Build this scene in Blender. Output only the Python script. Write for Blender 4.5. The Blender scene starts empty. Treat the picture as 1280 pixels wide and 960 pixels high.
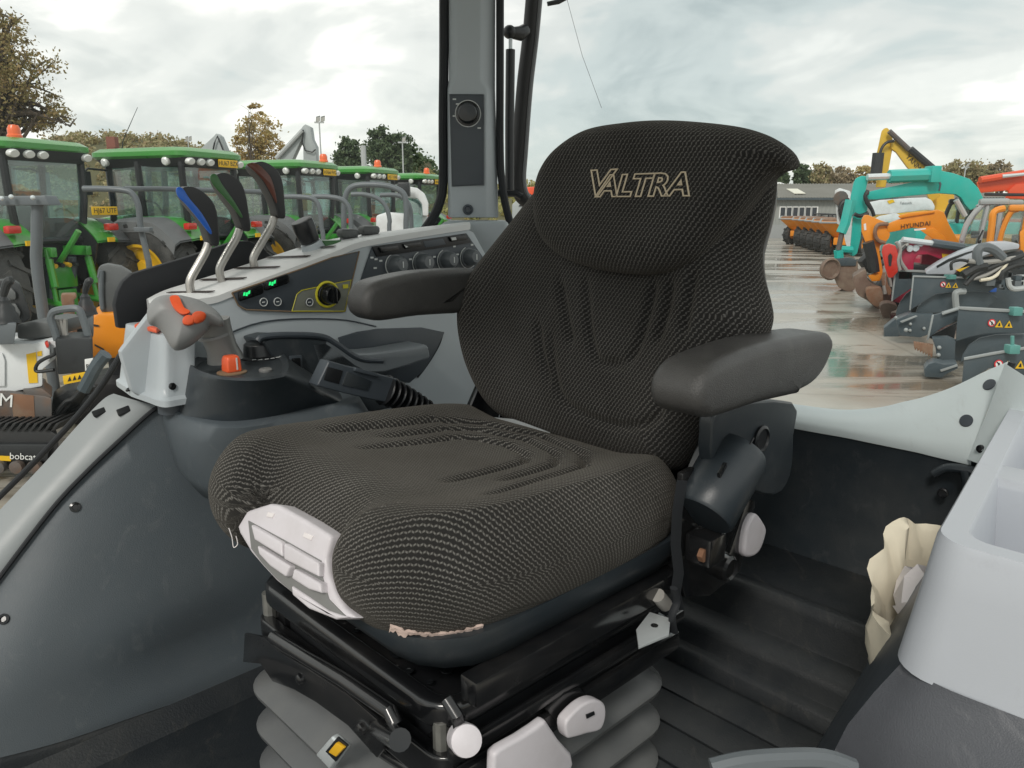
import bpy, bmesh, math, random
import numpy as np
from mathutils import Vector, Matrix, Euler
from mathutils.bvhtree import BVHTree

random.seed(7)
rng = np.random.default_rng(11)
SC = bpy.context.scene
COL = SC.collection

# ------------------------------------------------------------------ camera
PITCH = math.radians(12.9)
FPX = 967.0                       # focal length in pixels of the 1280 px wide picture
CAM = Vector((0, 0, 2.1))
cam_data = bpy.data.cameras.new("camera")
cam_data.sensor_width = 36.0
cam_data.lens = 36.0 * FPX / 1280.0
cam_data.clip_start = 0.02
cam_data.clip_end = 3000
cam = bpy.data.objects.new("camera", cam_data)
COL.objects.link(cam)
cam.location = CAM
cam.rotation_euler = (math.radians(90) - PITCH, 0, 0)
SC.camera = cam

# ------------------------------------------------------------------ sky, sun, exposure
SUN_EL, SUN_AZ = math.radians(42), math.radians(200)     # azimuth clockwise from +Y
world = bpy.data.worlds.new("World")
SC.world = world
world.use_nodes = True
nt = world.node_tree
nt.nodes.clear()
def wn(kind, **kw):
    n = nt.nodes.new(kind)
    for k, v in kw.items():
        setattr(n, k, v)
    return n
w_out = wn('ShaderNodeOutputWorld')
w_sky = wn('ShaderNodeTexSky', sky_type='NISHITA', sun_disc=False)
w_sky.sun_elevation = SUN_EL
w_sky.sun_rotation = SUN_AZ
w_bg = wn('ShaderNodeBackground'); w_bg.inputs[1].default_value = 0.12
nt.links.new(w_sky.outputs[0], w_bg.inputs[0])
w_tc = wn('ShaderNodeTexCoord')
w_sep = wn('ShaderNodeSeparateXYZ'); nt.links.new(w_tc.outputs['Generated'], w_sep.inputs[0])
def wmath(op, a, b=None, c=None):
    n = wn('ShaderNodeMath', operation=op)
    for i, x in enumerate((a, b, c)):
        if x is None: continue
        if isinstance(x, (int, float)): n.inputs[i].default_value = x
        else: nt.links.new(x, n.inputs[i])
    return n.outputs[0]
w_h = wmath('ADD', wmath('MAXIMUM', w_sep.outputs[2], 0.0), 0.30)   # flatten the cloud deck into a layer overhead
w_cmb = wn('ShaderNodeCombineXYZ')
nt.links.new(wmath('DIVIDE', w_sep.outputs[0], w_h), w_cmb.inputs[0])
nt.links.new(wmath('DIVIDE', w_sep.outputs[1], w_h), w_cmb.inputs[1])
nt.links.new(wmath('MULTIPLY', w_sep.outputs[2], 3.2), w_cmb.inputs[2])
def wnoise(scale, detail, rough, dist, off):
    m = wn('ShaderNodeMapping'); m.inputs['Location'].default_value = off
    nt.links.new(w_cmb.outputs[0], m.inputs[0])
    n = wn('ShaderNodeTexNoise'); nt.links.new(m.outputs[0], n.inputs['Vector'])
    n.inputs['Scale'].default_value = scale; n.inputs['Detail'].default_value = detail
    n.inputs['Roughness'].default_value = rough; n.inputs['Distortion'].default_value = dist
    return n.outputs['Fac']
def wramp(fac, stops):
    r = wn('ShaderNodeValToRGB'); nt.links.new(fac, r.inputs[0])
    el = r.color_ramp.elements; r.color_ramp.interpolation = 'EASE'
    while len(el) < len(stops): el.new(0.5)
    for e, (p, c) in zip(el, stops):
        e.position = p; e.color = (*c, 1)
    return r.outputs[0]
w_big = wnoise(0.85, 5, 0.55, 0.6, (1.3, 4.2, 0.4))
w_small = wnoise(2.6, 6, 0.52, 0.9, (7.1, 2.0, 0.0))
w_mix = wmath('ADD', wmath('MULTIPLY', w_big, 0.74), wmath('MULTIPLY', w_small, 0.26))
w_col = wramp(w_mix, [(0.37, (0.40, 0.45, 0.44)), (0.45, (0.52, 0.565, 0.545)), (0.50, (0.63, 0.645, 0.61)),
                      (0.55, (0.74, 0.745, 0.70)), (0.60, (0.95, 0.93, 0.87))])
w_bg2 = wn('ShaderNodeBackground'); w_bg2.inputs[1].default_value = 1.0
nt.links.new(w_col, w_bg2.inputs[0])
w_ms = wn('ShaderNodeMixShader'); w_ms.inputs[0].default_value = 0.92
nt.links.new(w_bg.outputs[0], w_ms.inputs[1]); nt.links.new(w_bg2.outputs[0], w_ms.inputs[2])
nt.links.new(w_ms.outputs[0], w_out.inputs[0])

sun_data = bpy.data.lights.new("sun", 'SUN')
sun_data.energy = 1.4
sun_data.angle = math.radians(14)
sun_data.color = (1.0, 0.95, 0.88)
sun = bpy.data.objects.new("sun", sun_data); COL.objects.link(sun)
sun.location = (0, 0, 40)
sd = Vector((math.sin(SUN_AZ) * math.cos(SUN_EL), math.cos(SUN_AZ) * math.cos(SUN_EL), math.sin(SUN_EL)))
sun.rotation_euler = (-sd).to_track_quat('-Z', 'Y').to_euler()

SC.view_settings.view_transform = 'Standard'
SC.view_settings.look = 'None'
SC.view_settings.gamma = 1.0
SC.view_settings.use_curve_mapping = False
SC.view_settings.exposure = 0.36

# ------------------------------------------------------------------ measuring: a picture point met with a real plane
CP, SP = math.cos(PITCH), math.sin(PITCH)
def ray(px, py):
    x = (px - 640.0) / FPX; y = -(py - 480.0) / FPX
    return Vector((x, CP + y * SP, -SP + y * CP))
S0 = Vector((0.10, 1.23, 0))                     # seat centre at the back of the cushion
FWD = Vector((-0.72, -0.694, 0)).normalized()    # the way the tractor and its seat face
RGT = Vector((-FWD.y, FWD.x, 0))                 # towards the open door
def W(r, f, z): return S0 + RGT * r + FWD * f + Vector((0, 0, z))
def onplane(px, py, p, n):
    d = ray(px, py); return CAM + d * ((p - CAM).dot(n) / d.dot(n))
def onr(px, py, r): return onplane(px, py, S0 + RGT * r, RGT)
def onf(px, py, f): return onplane(px, py, S0 + FWD * f, FWD)
def onz(px, py, z): return onplane(px, py, Vector((0, 0, z)), Vector((0, 0, 1)))
def at(px, py, Y): d = ray(px, py); return CAM + d * (Y / d.y)
def crop(x0, y0, s, pts): return [(x0 + x / s, y0 + y / s) for x, y in pts]
def spline(pts, n=6, closed=False):
    P = [Vector(p) for p in pts]; N = len(P); out = []
    for i in range(N if closed else N - 1):
        if closed: a, b, c, d = P[i - 1], P[i], P[(i + 1) % N], P[(i + 2) % N]
        else: a, b, c, d = P[max(i - 1, 0)], P[i], P[i + 1], P[min(i + 2, N - 1)]
        for k in range(n):
            t = k / n
            out.append(0.5 * ((2 * b) + (c - a) * t + (2 * a - 5 * b + 4 * c - d) * t * t + (3 * b - a - 3 * c + d) * t ** 3))
    if not closed: out.append(P[-1])
    return out

# ------------------------------------------------------------------ mesh builder
class MB:
    def __init__(s): s.v = []; s.f = []; s.m = []; s.uv = None
    def add(s, vs, fs, m=0):
        o = len(s.v); s.v += [Vector(v) for v in vs]; s.f += [tuple(i + o for i in f) for f in fs]; s.m += [m] * len(fs); return s
    def box(s, c, x, y, z, m=0):
        c = Vector(c); x = Vector(x) if not isinstance(x, (int, float)) else Vector((x, 0, 0))
        y = Vector(y) if not isinstance(y, (int, float)) else Vector((0, y, 0)); z = Vector(z) if not isinstance(z, (int, float)) else Vector((0, 0, z))
        vs = [c + x * a + y * b + z * d for d in (-1, 1) for b in (-1, 1) for a in (-1, 1)]
        return s.add(vs, [(0, 2, 3, 1), (4, 5, 7, 6), (0, 1, 5, 4), (2, 6, 7, 3), (0, 4, 6, 2), (1, 3, 7, 5)], m)
    def prism(s, pts, ext, m=0):
        P = [Vector(p) for p in pts]; n = len(P); e = Vector(ext)
        return s.add(P + [p + e for p in P], [tuple(range(n)), tuple(range(2 * n - 1, n - 1, -1))] + [(i, (i + 1) % n, (i + 1) % n + n, i + n) for i in range(n)], m)
    def loft(s, rings, cap=True, m=0, closed=True):
        n = len(rings[0]); vs = [p for r in rings for p in r]; fs = []
        for k in range(len(rings) - 1):
            for i in range(n if closed else n - 1):
                j = (i + 1) % n; fs.append((k * n + i, k * n + j, (k + 1) * n + j, (k + 1) * n + i))
        if cap and closed: fs += [tuple(range(n - 1, -1, -1)), tuple(range((len(rings) - 1) * n, len(rings) * n))]
        return s.add(vs, fs, m)
    def grid(s, rows, m=0): return s.loft(rows, False, m, False)
    def tube(s, pts, r, n=10, m=0, flat=None):
        P = [Vector(p) for p in pts]; rings = []; up = None
        for i, p in enumerate(P):
            t = (P[min(i + 1, len(P) - 1)] - P[max(i - 1, 0)]).normalized()
            if up is None: up = Vector((0, 0, 1)) if abs(t.z) < 0.9 else Vector((1, 0, 0))
            a = t.cross(up).normalized(); b = a.cross(t).normalized(); up = b
            q = r[i] if isinstance(r, (list, tuple)) else r
            rings.append([p + a * math.cos(2 * math.pi * k / n) * q + b * math.sin(2 * math.pi * k / n) * q * (flat or 1) for k in range(n)])
        return s.loft(rings, True, m)
    def lathe(s, o, axis, prof, n=24, m=0, cap=True):
        o = Vector(o); t = Vector(axis).normalized(); a = t.cross(Vector((0, 0, 1)) if abs(t.z) < 0.9 else Vector((1, 0, 0))).normalized(); b = t.cross(a)
        return s.loft([[o + t * h + (a * math.cos(2 * math.pi * k / n) + b * math.sin(2 * math.pi * k / n)) * max(q, 1e-4) for k in range(n)] for q, h in prof], cap, m)
    def ball(s, c, r, n=12, m=0, sz=1):
        return s.lathe(Vector(c) - Vector((0, 0, r * sz)), (0, 0, 1), [(r * math.sin(math.pi * i / 8), r * sz * (1 - math.cos(math.pi * i / 8))) for i in range(9)], n, m)

OFF = {}
def bake(mesh, bm):
    bm.to_mesh(mesh); bm.free()
def make(name, mb, mat, parent=None, bevel=0.0, seg=2, smooth=35, sub=0, kind=None, label=None, recalc=True):
    me = bpy.data.meshes.new(name)
    off = OFF.get(parent, Vector((0, 0, 0))) if parent else Vector((0, 0, 0))
    me.from_pydata([tuple(v - off) for v in mb.v], [], mb.f)
    for m in (mat if isinstance(mat, (list, tuple)) else [mat]): me.materials.append(m)
    if any(mb.m): me.polygons.foreach_set('material_index', mb.m)
    if mb.uv is not None:
        l = me.uv_layers.new(name='UVMap'); vi = np.zeros(len(me.loops), int); me.loops.foreach_get('vertex_index', vi)
        l.data.foreach_set('uv', np.asarray(mb.uv, float)[vi].ravel())
    if recalc or bevel:
        bm = bmesh.new(); bm.from_mesh(me)
        if recalc: bmesh.ops.recalc_face_normals(bm, faces=bm.faces)
        if bevel:
            es = [e for e in bm.edges if len(e.link_faces) == 2 and e.calc_face_angle(0) > math.radians(28)]
            bmesh.ops.bevel(bm, geom=es, offset=bevel, segments=seg, profile=0.6, affect='EDGES', clamp_overlap=True)
        bake(me, bm)
    if smooth:
        me.polygons.foreach_set('use_smooth', [True] * len(me.polygons)); me.set_sharp_from_angle(angle=math.radians(smooth))
    o = bpy.data.objects.new(name, me); COL.objects.link(o)
    if parent: o.parent = parent; OFF[o] = off
    if sub:
        md = o.modifiers.new('subdivision', 'SUBSURF'); md.levels = sub; md.render_levels = sub
    if kind: o['kind'] = kind
    if label: o['label'] = label
    return o
def thing(name, label, cat, loc=(0, 0, 0), group=None):
    o = bpy.data.objects.new(name, None); COL.objects.link(o); o.location = loc; o.empty_display_size = 0.1
    o['label'] = label; o['category'] = cat
    if group: o['group'] = group
    OFF[o] = Vector(loc); return o
def tag(o, label, cat, group=None):
    o['label'] = label; o['category'] = cat
    if group: o['group'] = group
    return o
KIDS = {}
def copy_tree(o, parent=None):
    c = o.copy(); COL.objects.link(c)
    if parent is not None: c.parent = parent
    for ch in [x for x in bpy.data.objects if x.parent == o]: copy_tree(ch, c)
    return c
def text(body, size, shear=0.0, outline=0.0, space=1.0):
    cu = bpy.data.curves.new('lettering', 'FONT'); cu.body = body; cu.size = size; cu.shear = shear; cu.align_x = 'CENTER'; cu.align_y = 'CENTER'
    cu.space_character = space; cu.resolution_u = 3
    if outline: cu.offset = outline * 1.3; cu.fill_mode = 'NONE'; cu.bevel_depth = outline; cu.bevel_resolution = 1
    else: cu.extrude = size * 0.008
    ob = bpy.data.objects.new('lettering', cu); COL.objects.link(ob)
    bpy.context.view_layer.update()
    me = bpy.data.meshes.new_from_object(ob.evaluated_get(bpy.context.evaluated_depsgraph_get()))
    vs = [v.co.copy() for v in me.vertices]; fs = [tuple(p.vertices) for p in me.polygons]
    bpy.data.objects.remove(ob); bpy.data.meshes.remove(me); bpy.data.curves.remove(cu)
    return vs, fs
def text_mb(body, size, o, u, v, n, **kw):
    vs, fs = text(body, size, **kw); u = Vector(u).normalized(); v = Vector(v).normalized(); n = Vector(n).normalized()
    return MB().add([Vector(o) + u * p.x + v * p.y + n * p.z for p in vs], fs)

# ------------------------------------------------------------------ materials
def lin(c): return tuple(((x / 255) / 12.92 if x / 255 <= 0.04045 else ((x / 255 + 0.055) / 1.055) ** 2.4) for x in c)
MATS = {}
def mat(name, col, rough=0.5, metal=0.0, var=0.12, scale=8.0, bump=0.0, bscale=200.0, coat=0.0, spec=0.5, dirt=None, dirt_amt=0.35, sheen=0.0, scuff=None, scuff_amt=0.25):
    """A surface with cloudy tone and gloss variation, optional fine grain and patches of dirt."""
    m = bpy.data.materials.new(name); m.use_nodes = True; t = m.node_tree; N, L = t.nodes, t.links
    b = N['Principled BSDF']; b.inputs['Metallic'].default_value = metal; b.inputs['Coat Weight'].default_value = coat; b.inputs['Coat Roughness'].default_value = 0.15
    b.inputs['Specular IOR Level'].default_value = spec; b.inputs['Sheen Weight'].default_value = sheen; b.inputs['Sheen Roughness'].default_value = 0.5
    tc = N.new('ShaderNodeTexCoord'); n1 = N.new('ShaderNodeTexNoise'); n1.inputs['Scale'].default_value = scale; n1.inputs['Detail'].default_value = 6; n1.inputs['Roughness'].default_value = 0.6
    L.new(tc.outputs['Object'], n1.inputs['Vector'])
    mx = N.new('ShaderNodeMix'); mx.data_type = 'RGBA'; L.new(n1.outputs['Fac'], mx.inputs[0])
    mx.inputs[6].default_value = (*[c * (1 - var) for c in col], 1); mx.inputs[7].default_value = (*[min(c * (1 + var), 1) for c in col], 1)
    last = mx.outputs[2]
    if dirt:
        n3 = N.new('ShaderNodeTexNoise'); n3.inputs['Scale'].default_value = scale * 0.6; n3.inputs['Detail'].default_value = 8; n3.inputs['Roughness'].default_value = 0.7
        L.new(tc.outputs['Object'], n3.inputs['Vector'])
        rp = N.new('ShaderNodeValToRGB'); rp.color_ramp.elements[0].position = 0.46; rp.color_ramp.elements[1].position = 0.68
        rp.color_ramp.elements[1].color = (dirt_amt, dirt_amt, dirt_amt, 1); rp.color_ramp.elements[0].color = (0, 0, 0, 1); L.new(n3.outputs['Fac'], rp.inputs[0])
        m2 = N.new('ShaderNodeMix'); m2.data_type = 'RGBA'; L.new(rp.outputs[0], m2.inputs[0]); L.new(last, m2.inputs[6]); m2.inputs[7].default_value = (*dirt, 1); last = m2.outputs[2]
    if scuff:      # rubbed streaks and boot marks
        mp = N.new('ShaderNodeMapping'); mp.inputs['Scale'].default_value = (7, 2.2, 3.5); mp.inputs['Rotation'].default_value = (0.5, 0.3, 0.8); L.new(tc.outputs['Object'], mp.inputs[0])
        n4 = N.new('ShaderNodeTexNoise'); n4.inputs['Scale'].default_value = 4.0; n4.inputs['Detail'].default_value = 10; n4.inputs['Roughness'].default_value = 0.72; n4.inputs['Distortion'].default_value = 0.8; L.new(mp.outputs[0], n4.inputs['Vector'])
        r4 = N.new('ShaderNodeValToRGB'); r4.color_ramp.elements[0].position = 0.56; r4.color_ramp.elements[1].position = 0.72; r4.color_ramp.elements[0].color = (0, 0, 0, 1); r4.color_ramp.elements[1].color = (scuff_amt, scuff_amt, scuff_amt, 1); L.new(n4.outputs['Fac'], r4.inputs[0])
        m4 = N.new('ShaderNodeMix'); m4.data_type = 'RGBA'; L.new(r4.outputs[0], m4.inputs[0]); L.new(last, m4.inputs[6]); m4.inputs[7].default_value = (*scuff, 1); last = m4.outputs[2]
    L.new(last, b.inputs['Base Color'])
    mr = N.new('ShaderNodeMapRange'); L.new(n1.outputs['Fac'], mr.inputs[0]); mr.inputs[1].default_value = 0.3; mr.inputs[2].default_value = 0.7
    mr.inputs[3].default_value = max(rough - 0.08, 0.02); mr.inputs[4].default_value = min(rough + 0.08, 1); L.new(mr.outputs[0], b.inputs['Roughness'])
    if bump:
        n2 = N.new('ShaderNodeTexNoise'); n2.inputs['Scale'].default_value = bscale; n2.inputs['Detail'].default_value = 3; L.new(tc.outputs['Object'], n2.inputs['Vector'])
        bp = N.new('ShaderNodeBump'); bp.inputs['Strength'].default_value = bump; bp.inputs['Distance'].default_value = 0.002; L.new(n2.outputs['Fac'], bp.inputs['Height']); L.new(bp.outputs[0], b.inputs['Normal'])
    MATS[name] = m; return m
def glass(name, tint=(0.9, 0.95, 0.94), refl=0.06, veil=0.0):
    """Thin sheet glass: lets light through with a tint, reflects more at a glancing angle."""
    m = bpy.data.materials.new(name); m.use_nodes = True; t = m.node_tree; N, L = t.nodes, t.links; N.clear()
    o = N.new('ShaderNodeOutputMaterial'); tr = N.new('ShaderNodeBsdfTransparent'); tr.inputs[0].default_value = (*tint, 1)
    gl = N.new('ShaderNodeBsdfGlossy'); gl.inputs['Roughness'].default_value = 0.02; gl.inputs[0].default_value = (0.9, 0.95, 0.95, 1)
    lw = N.new('ShaderNodeLayerWeight'); lw.inputs[0].default_value = 0.12
    mr = N.new('ShaderNodeMath'); mr.operation = 'MULTIPLY_ADD'; L.new(lw.outputs['Fresnel'], mr.inputs[0]); mr.inputs[1].default_value = 0.8; mr.inputs[2].default_value = refl
    mx = N.new('ShaderNodeMixShader'); L.new(mr.outputs[0], mx.inputs[0]); L.new(tr.outputs[0], mx.inputs[1]); L.new(gl.outputs[0], mx.inputs[2])
    if veil:
        df = N.new('ShaderNodeBsdfDiffuse'); df.inputs[0].default_value = (0.6, 0.65, 0.63, 1); m2 = N.new('ShaderNodeMixShader'); m2.inputs[0].default_value = veil
        L.new(mx.outputs[0], m2.inputs[1]); L.new(df.outputs[0], m2.inputs[2]); L.new(m2.outputs[0], o.inputs[0])
    else: L.new(mx.outputs[0], o.inputs[0])
    MATS[name] = m; return m

M = {}
def D(key, *a, **k): M[key] = mat(key, *a, **k)
D('silver_plastic', (0.41, 0.45, 0.475), 0.36, var=0.05, bump=0.12, bscale=900)
D('silver_deck_lit', (0.70, 0.71, 0.705), 0.40, var=0.05, bump=0.10, bscale=900)  # paler than the console: window light on its top put into the colour
D('pale_plastic', (0.46, 0.485, 0.525), 0.36, var=0.05, bump=0.06, bscale=700, scuff=(0.28, 0.28, 0.29), scuff_amt=0.22)
D('sill_plastic', (0.60, 0.67, 0.68), 0.36, var=0.04, bump=0.06, bscale=700, scuff=(0.3, 0.3, 0.28), scuff_amt=0.2)
D('white_plastic', (0.64, 0.61, 0.64), 0.45, var=0.05, dirt=(0.35, 0.32, 0.30), dirt_amt=0.22, scale=14)
D('slate_panel', (0.052, 0.063, 0.075), 0.42, var=0.06, bump=0.08, bscale=900)
D('dark_plastic', (0.023, 0.030, 0.036), 0.38, var=0.15, bump=0.15, bscale=700, dirt=(0.09, 0.09, 0.085), dirt_amt=0.3, scale=6, scuff=(0.12, 0.12, 0.12), scuff_amt=0.3)
D('fender_plastic', (0.074, 0.090, 0.102), 0.52, var=0.14, bump=0.35, bscale=700, dirt=(0.11, 0.118, 0.122), dirt_amt=0.30, scale=4.5, scuff=(0.19, 0.20, 0.20), scuff_amt=0.32)
D('black_plastic', (0.012, 0.013, 0.015), 0.34, var=0.2, bump=0.12, bscale=700)
D('black_matte', (0.012, 0.014, 0.017), 0.7, var=0.15)
D('black_gloss', (0.008, 0.009, 0.010), 0.16, var=0.1)
D('black_metal', (0.008, 0.0085, 0.0095), 0.2, var=0.2, coat=0.5, dirt=(0.07, 0.065, 0.06), dirt_amt=0.16, scale=14)
D('armrest_vinyl', (0.050, 0.049, 0.0475), 0.40, var=0.12, bump=0.45, bscale=650, dirt=(0.10, 0.097, 0.092), dirt_amt=0.35, scale=9, scuff=(0.15, 0.145, 0.135), scuff_amt=0.22)
D('rubber', (0.018, 0.018, 0.019), 0.55, var=0.2)
D('bellow_rubber', (0.10, 0.104, 0.106), 0.34, var=0.2, bump=0.15, bscale=900, dirt=(0.16, 0.16, 0.15), dirt_amt=0.35, scale=9)
D('floor_rubber', (0.012, 0.015, 0.018), 0.5, var=0.2, bump=0.3, bscale=300, dirt=(0.07, 0.07, 0.065), dirt_amt=0.3, scale=5, scuff=(0.10, 0.09, 0.075), scuff_amt=0.35)
D('grip_grey', (0.25, 0.255, 0.255), 0.5, var=0.05, bump=0.1, bscale=900)
D('stem_grey', (0.20, 0.20, 0.195), 0.38, metal=0.2, var=0.05)
D('orange_plastic', (0.80, 0.115, 0.035), 0.34, var=0.05)
D('lever_metal', (0.50, 0.48, 0.45), 0.42, metal=0.85, var=0.1)
D('lever_black', (0.025, 0.026, 0.028), 0.38, var=0.12, bump=0.1, bscale=900)
D('lever_blue', (0.02, 0.12, 0.52), 0.36, var=0.05)
D('lever_green', (0.05, 0.15, 0.05), 0.38, var=0.05)
D('lever_brown', (0.14, 0.045, 0.03), 0.38, var=0.05)
D('olive_panel', (0.17, 0.18, 0.15), 0.45, var=0.04)
D('yellow_print', (0.62, 0.56, 0.03), 0.45, var=0.05)
D('white_print', (0.62, 0.64, 0.63), 0.5, var=0.05)
D('brown_print', (0.22, 0.15, 0.09), 0.5, var=0.05)
D('bright_steel', (0.66, 0.70, 0.71), 0.34, metal=0.45, var=0.1, scale=30)
D('foam', (0.62, 0.48, 0.42), 0.95, var=0.15, scale=60, bump=0.5, bscale=300)
D('thread', (0.56, 0.47, 0.34), 0.7, var=0.12, scale=80)
D('paper_bag', (0.74, 0.68, 0.54), 0.75, var=0.10, scale=18, bump=0.2, bscale=60)
D('paper', (0.74, 0.70, 0.70), 0.85, var=0.05, scale=20)
D('buckle_yellow', (0.75, 0.42, 0.02), 0.4, var=0.05)
# yard machines
D('tractor_green', (0.042, 0.26, 0.035), 0.30, var=0.10, coat=0.4, dirt=(0.16, 0.22, 0.11), dirt_amt=0.2, scale=2)
D('rim_yellow', (0.72, 0.42, 0.015), 0.4, var=0.1, dirt=(0.25, 0.16, 0.05), dirt_amt=0.4, scale=3)
D('tyre', (0.035, 0.036, 0.036), 0.75, var=0.25, scale=3, dirt=(0.12, 0.115, 0.105), dirt_amt=0.6)
D('cab_black', (0.016, 0.018, 0.02), 0.42, var=0.2, scale=3)
D('fender_grey', (0.12, 0.125, 0.128), 0.5, var=0.1, scale=3)
D('lamp_red', (0.55, 0.03, 0.015), 0.25, var=0.05, coat=0.4)
D('beacon_orange', (0.85, 0.14, 0.03), 0.3, var=0.05, coat=0.3)
D('lamp_clear', (0.75, 0.76, 0.74), 0.2, var=0.05, coat=0.5)
D('plate_yellow', (0.78, 0.47, 0.01), 0.45, var=0.05)
D('plate_black', (0.01, 0.01, 0.01), 0.5, var=0.05)
D('bar_grey', (0.115, 0.13, 0.14), 0.42, var=0.12, scale=4)
D('steel_dirty', (0.12, 0.11, 0.105), 0.5, metal=0.3, var=0.25, scale=6, dirt=(0.20, 0.10, 0.05), dirt_amt=0.6)
D('machine_white', (0.72, 0.74, 0.75), 0.38, var=0.06, scale=3, dirt=(0.30, 0.27, 0.24), dirt_amt=0.35)
D('machine_orange', (0.80, 0.27, 0.012), 0.38, var=0.08, scale=2, dirt=(0.45, 0.20, 0.05), dirt_amt=0.35)
D('machine_yellow', (0.66, 0.42, 0.035), 0.4, var=0.08, scale=2, dirt=(0.40, 0.30, 0.08), dirt_amt=0.3)
D('machine_teal', (0.012, 0.42, 0.36), 0.38, var=0.08, scale=2, dirt=(0.15, 0.42, 0.37), dirt_amt=0.3)
D('machine_crimson', (0.42, 0.015, 0.06), 0.35, var=0.1, scale=3, dirt=(0.25, 0.08, 0.07), dirt_amt=0.3)
D('machine_red', (0.72, 0.085, 0.025), 0.38, var=0.08, scale=2)
D('attachment_slate', (0.055, 0.075, 0.088), 0.38, var=0.10, scale=4, dirt=(0.11, 0.12, 0.125), dirt_amt=0.4)
D('attachment_edge', (0.30, 0.32, 0.32), 0.4, var=0.1, scale=4)
D('attachment_teal', (0.10, 0.30, 0.27), 0.5, var=0.1)
D('rust', (0.20, 0.10, 0.055), 0.75, var=0.35, scale=7, dirt=(0.28, 0.22, 0.16), dirt_amt=0.6)
D('bucket_brown', (0.16, 0.105, 0.078), 0.65, var=0.35, scale=4, dirt=(0.30, 0.25, 0.19), dirt_amt=0.6)
D('hose_black', (0.014, 0.015, 0.016), 0.45, var=0.1)
D('hose_grey', (0.30, 0.29, 0.27), 0.5, var=0.1)
D('seat_grey', (0.10, 0.105, 0.105), 0.5, var=0.1)
D('sticker_red', (0.70, 0.03, 0.04), 0.5, var=0.03)
D('sticker_white', (0.78, 0.78, 0.76), 0.5, var=0.03)
D('pole_grey', (0.42, 0.44, 0.44), 0.5, var=0.08)
D('flood_dark', (0.10, 0.11, 0.115), 0.4, var=0.1)
D('crane_grey', (0.34, 0.37, 0.37), 0.5, var=0.1, scale=1)
D('wall_cladding', (0.29, 0.30, 0.285), 0.7, var=0.08, scale=0.7, dirt=(0.20, 0.19, 0.17), dirt_amt=0.4)
D('roof_sheet', (0.20, 0.195, 0.175), 0.75, var=0.15, scale=0.5, dirt=(0.12, 0.115, 0.09), dirt_amt=0.5)
D('brick_red', (0.22, 0.085, 0.06), 0.8, var=0.2, scale=6)
D('bark', (0.085, 0.066, 0.048), 0.9, var=0.3, scale=4)
D('window_dark', (0.03, 0.035, 0.045), 0.12, var=0.1)
D('slate_light', (0.16, 0.18, 0.195), 0.40, var=0.06, bump=0.1, bscale=800)
D('slate_cover', (0.085, 0.09, 0.102), 0.46, var=0.3, scale=7, bump=0.3, bscale=600, scuff=(0.22, 0.22, 0.23), scuff_amt=0.4)
D('sill_plastic_dim', (0.27, 0.29, 0.295), 0.42, var=0.05, bump=0.08, bscale=700)
D('pole_grey_dark', (0.16, 0.165, 0.17), 0.35, var=0.1)
D('bright_steel_dull', (0.30, 0.30, 0.28), 0.45, metal=0.7, var=0.3, scale=60)
D('knob_grey', (0.10, 0.112, 0.12), 0.35, var=0.06)
D('brown_slot', (0.03, 0.018, 0.015), 0.6, var=0.1)
D('green_lit', (0.02, 0.5, 0.12), 0.4, var=0.02)
_b = M['green_lit'].node_tree.nodes['Principled BSDF']; _b.inputs['Emission Color'].default_value = (0.02, 0.8, 0.2, 1); _b.inputs['Emission Strength'].default_value = 0.8
M['cab_glass'] = glass('cab_glass', (0.97, 0.985, 0.98), 0.012, veil=0.012)
M['tractor_glass'] = glass('tractor_glass', (0.60, 0.80, 0.78), 0.15, veil=0.11)  # diffuse veil and teal tint paint pale reflections into the panes
def leafmat(name, c1, c2, c3):
    m = bpy.data.materials.new(name); m.use_nodes = True; N, L = m.node_tree.nodes, m.node_tree.links; b = N['Principled BSDF']; b.inputs['Roughness'].default_value = 0.65
    g = N.new('ShaderNodeNewGeometry'); r = N.new('ShaderNodeValToRGB'); r.color_ramp.elements.new(0.5)
    for e, p, c in zip(r.color_ramp.elements, (0.0, 0.5, 1.0), (c1, c2, c3)): e.position = p; e.color = (*c, 1)
    L.new(g.outputs['Random Per Island'], r.inputs[0]); L.new(r.outputs[0], b.inputs['Base Color'])
    tr = N.new('ShaderNodeBsdfTranslucent'); L.new(r.outputs[0], tr.inputs[0]); mx = N.new('ShaderNodeMixShader'); mx.inputs[0].default_value = 0.3
    L.new(b.outputs[0], mx.inputs[1]); L.new(tr.outputs[0], mx.inputs[2]); L.new(mx.outputs[0], N['Material Output'].inputs[0]); M[name] = m
leafmat('leaf_oak', (0.30, 0.22, 0.09), (0.24, 0.22, 0.08), (0.38, 0.26, 0.12))
leafmat('leaf_gold', (0.48, 0.36, 0.13), (0.38, 0.32, 0.13), (0.55, 0.36, 0.14))
leafmat('leaf_ever', (0.06, 0.095, 0.05), (0.085, 0.13, 0.06), (0.13, 0.17, 0.08))
leafmat('leaf_wood', (0.36, 0.31, 0.15), (0.30, 0.28, 0.14), (0.42, 0.31, 0.18))
leafmat('leaf_hill', (0.38, 0.36, 0.13), (0.26, 0.27, 0.11), (0.44, 0.36, 0.15))
leafmat('leaf_grey', (0.38, 0.31, 0.22), (0.31, 0.26, 0.16), (0.44, 0.33, 0.20))
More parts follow.
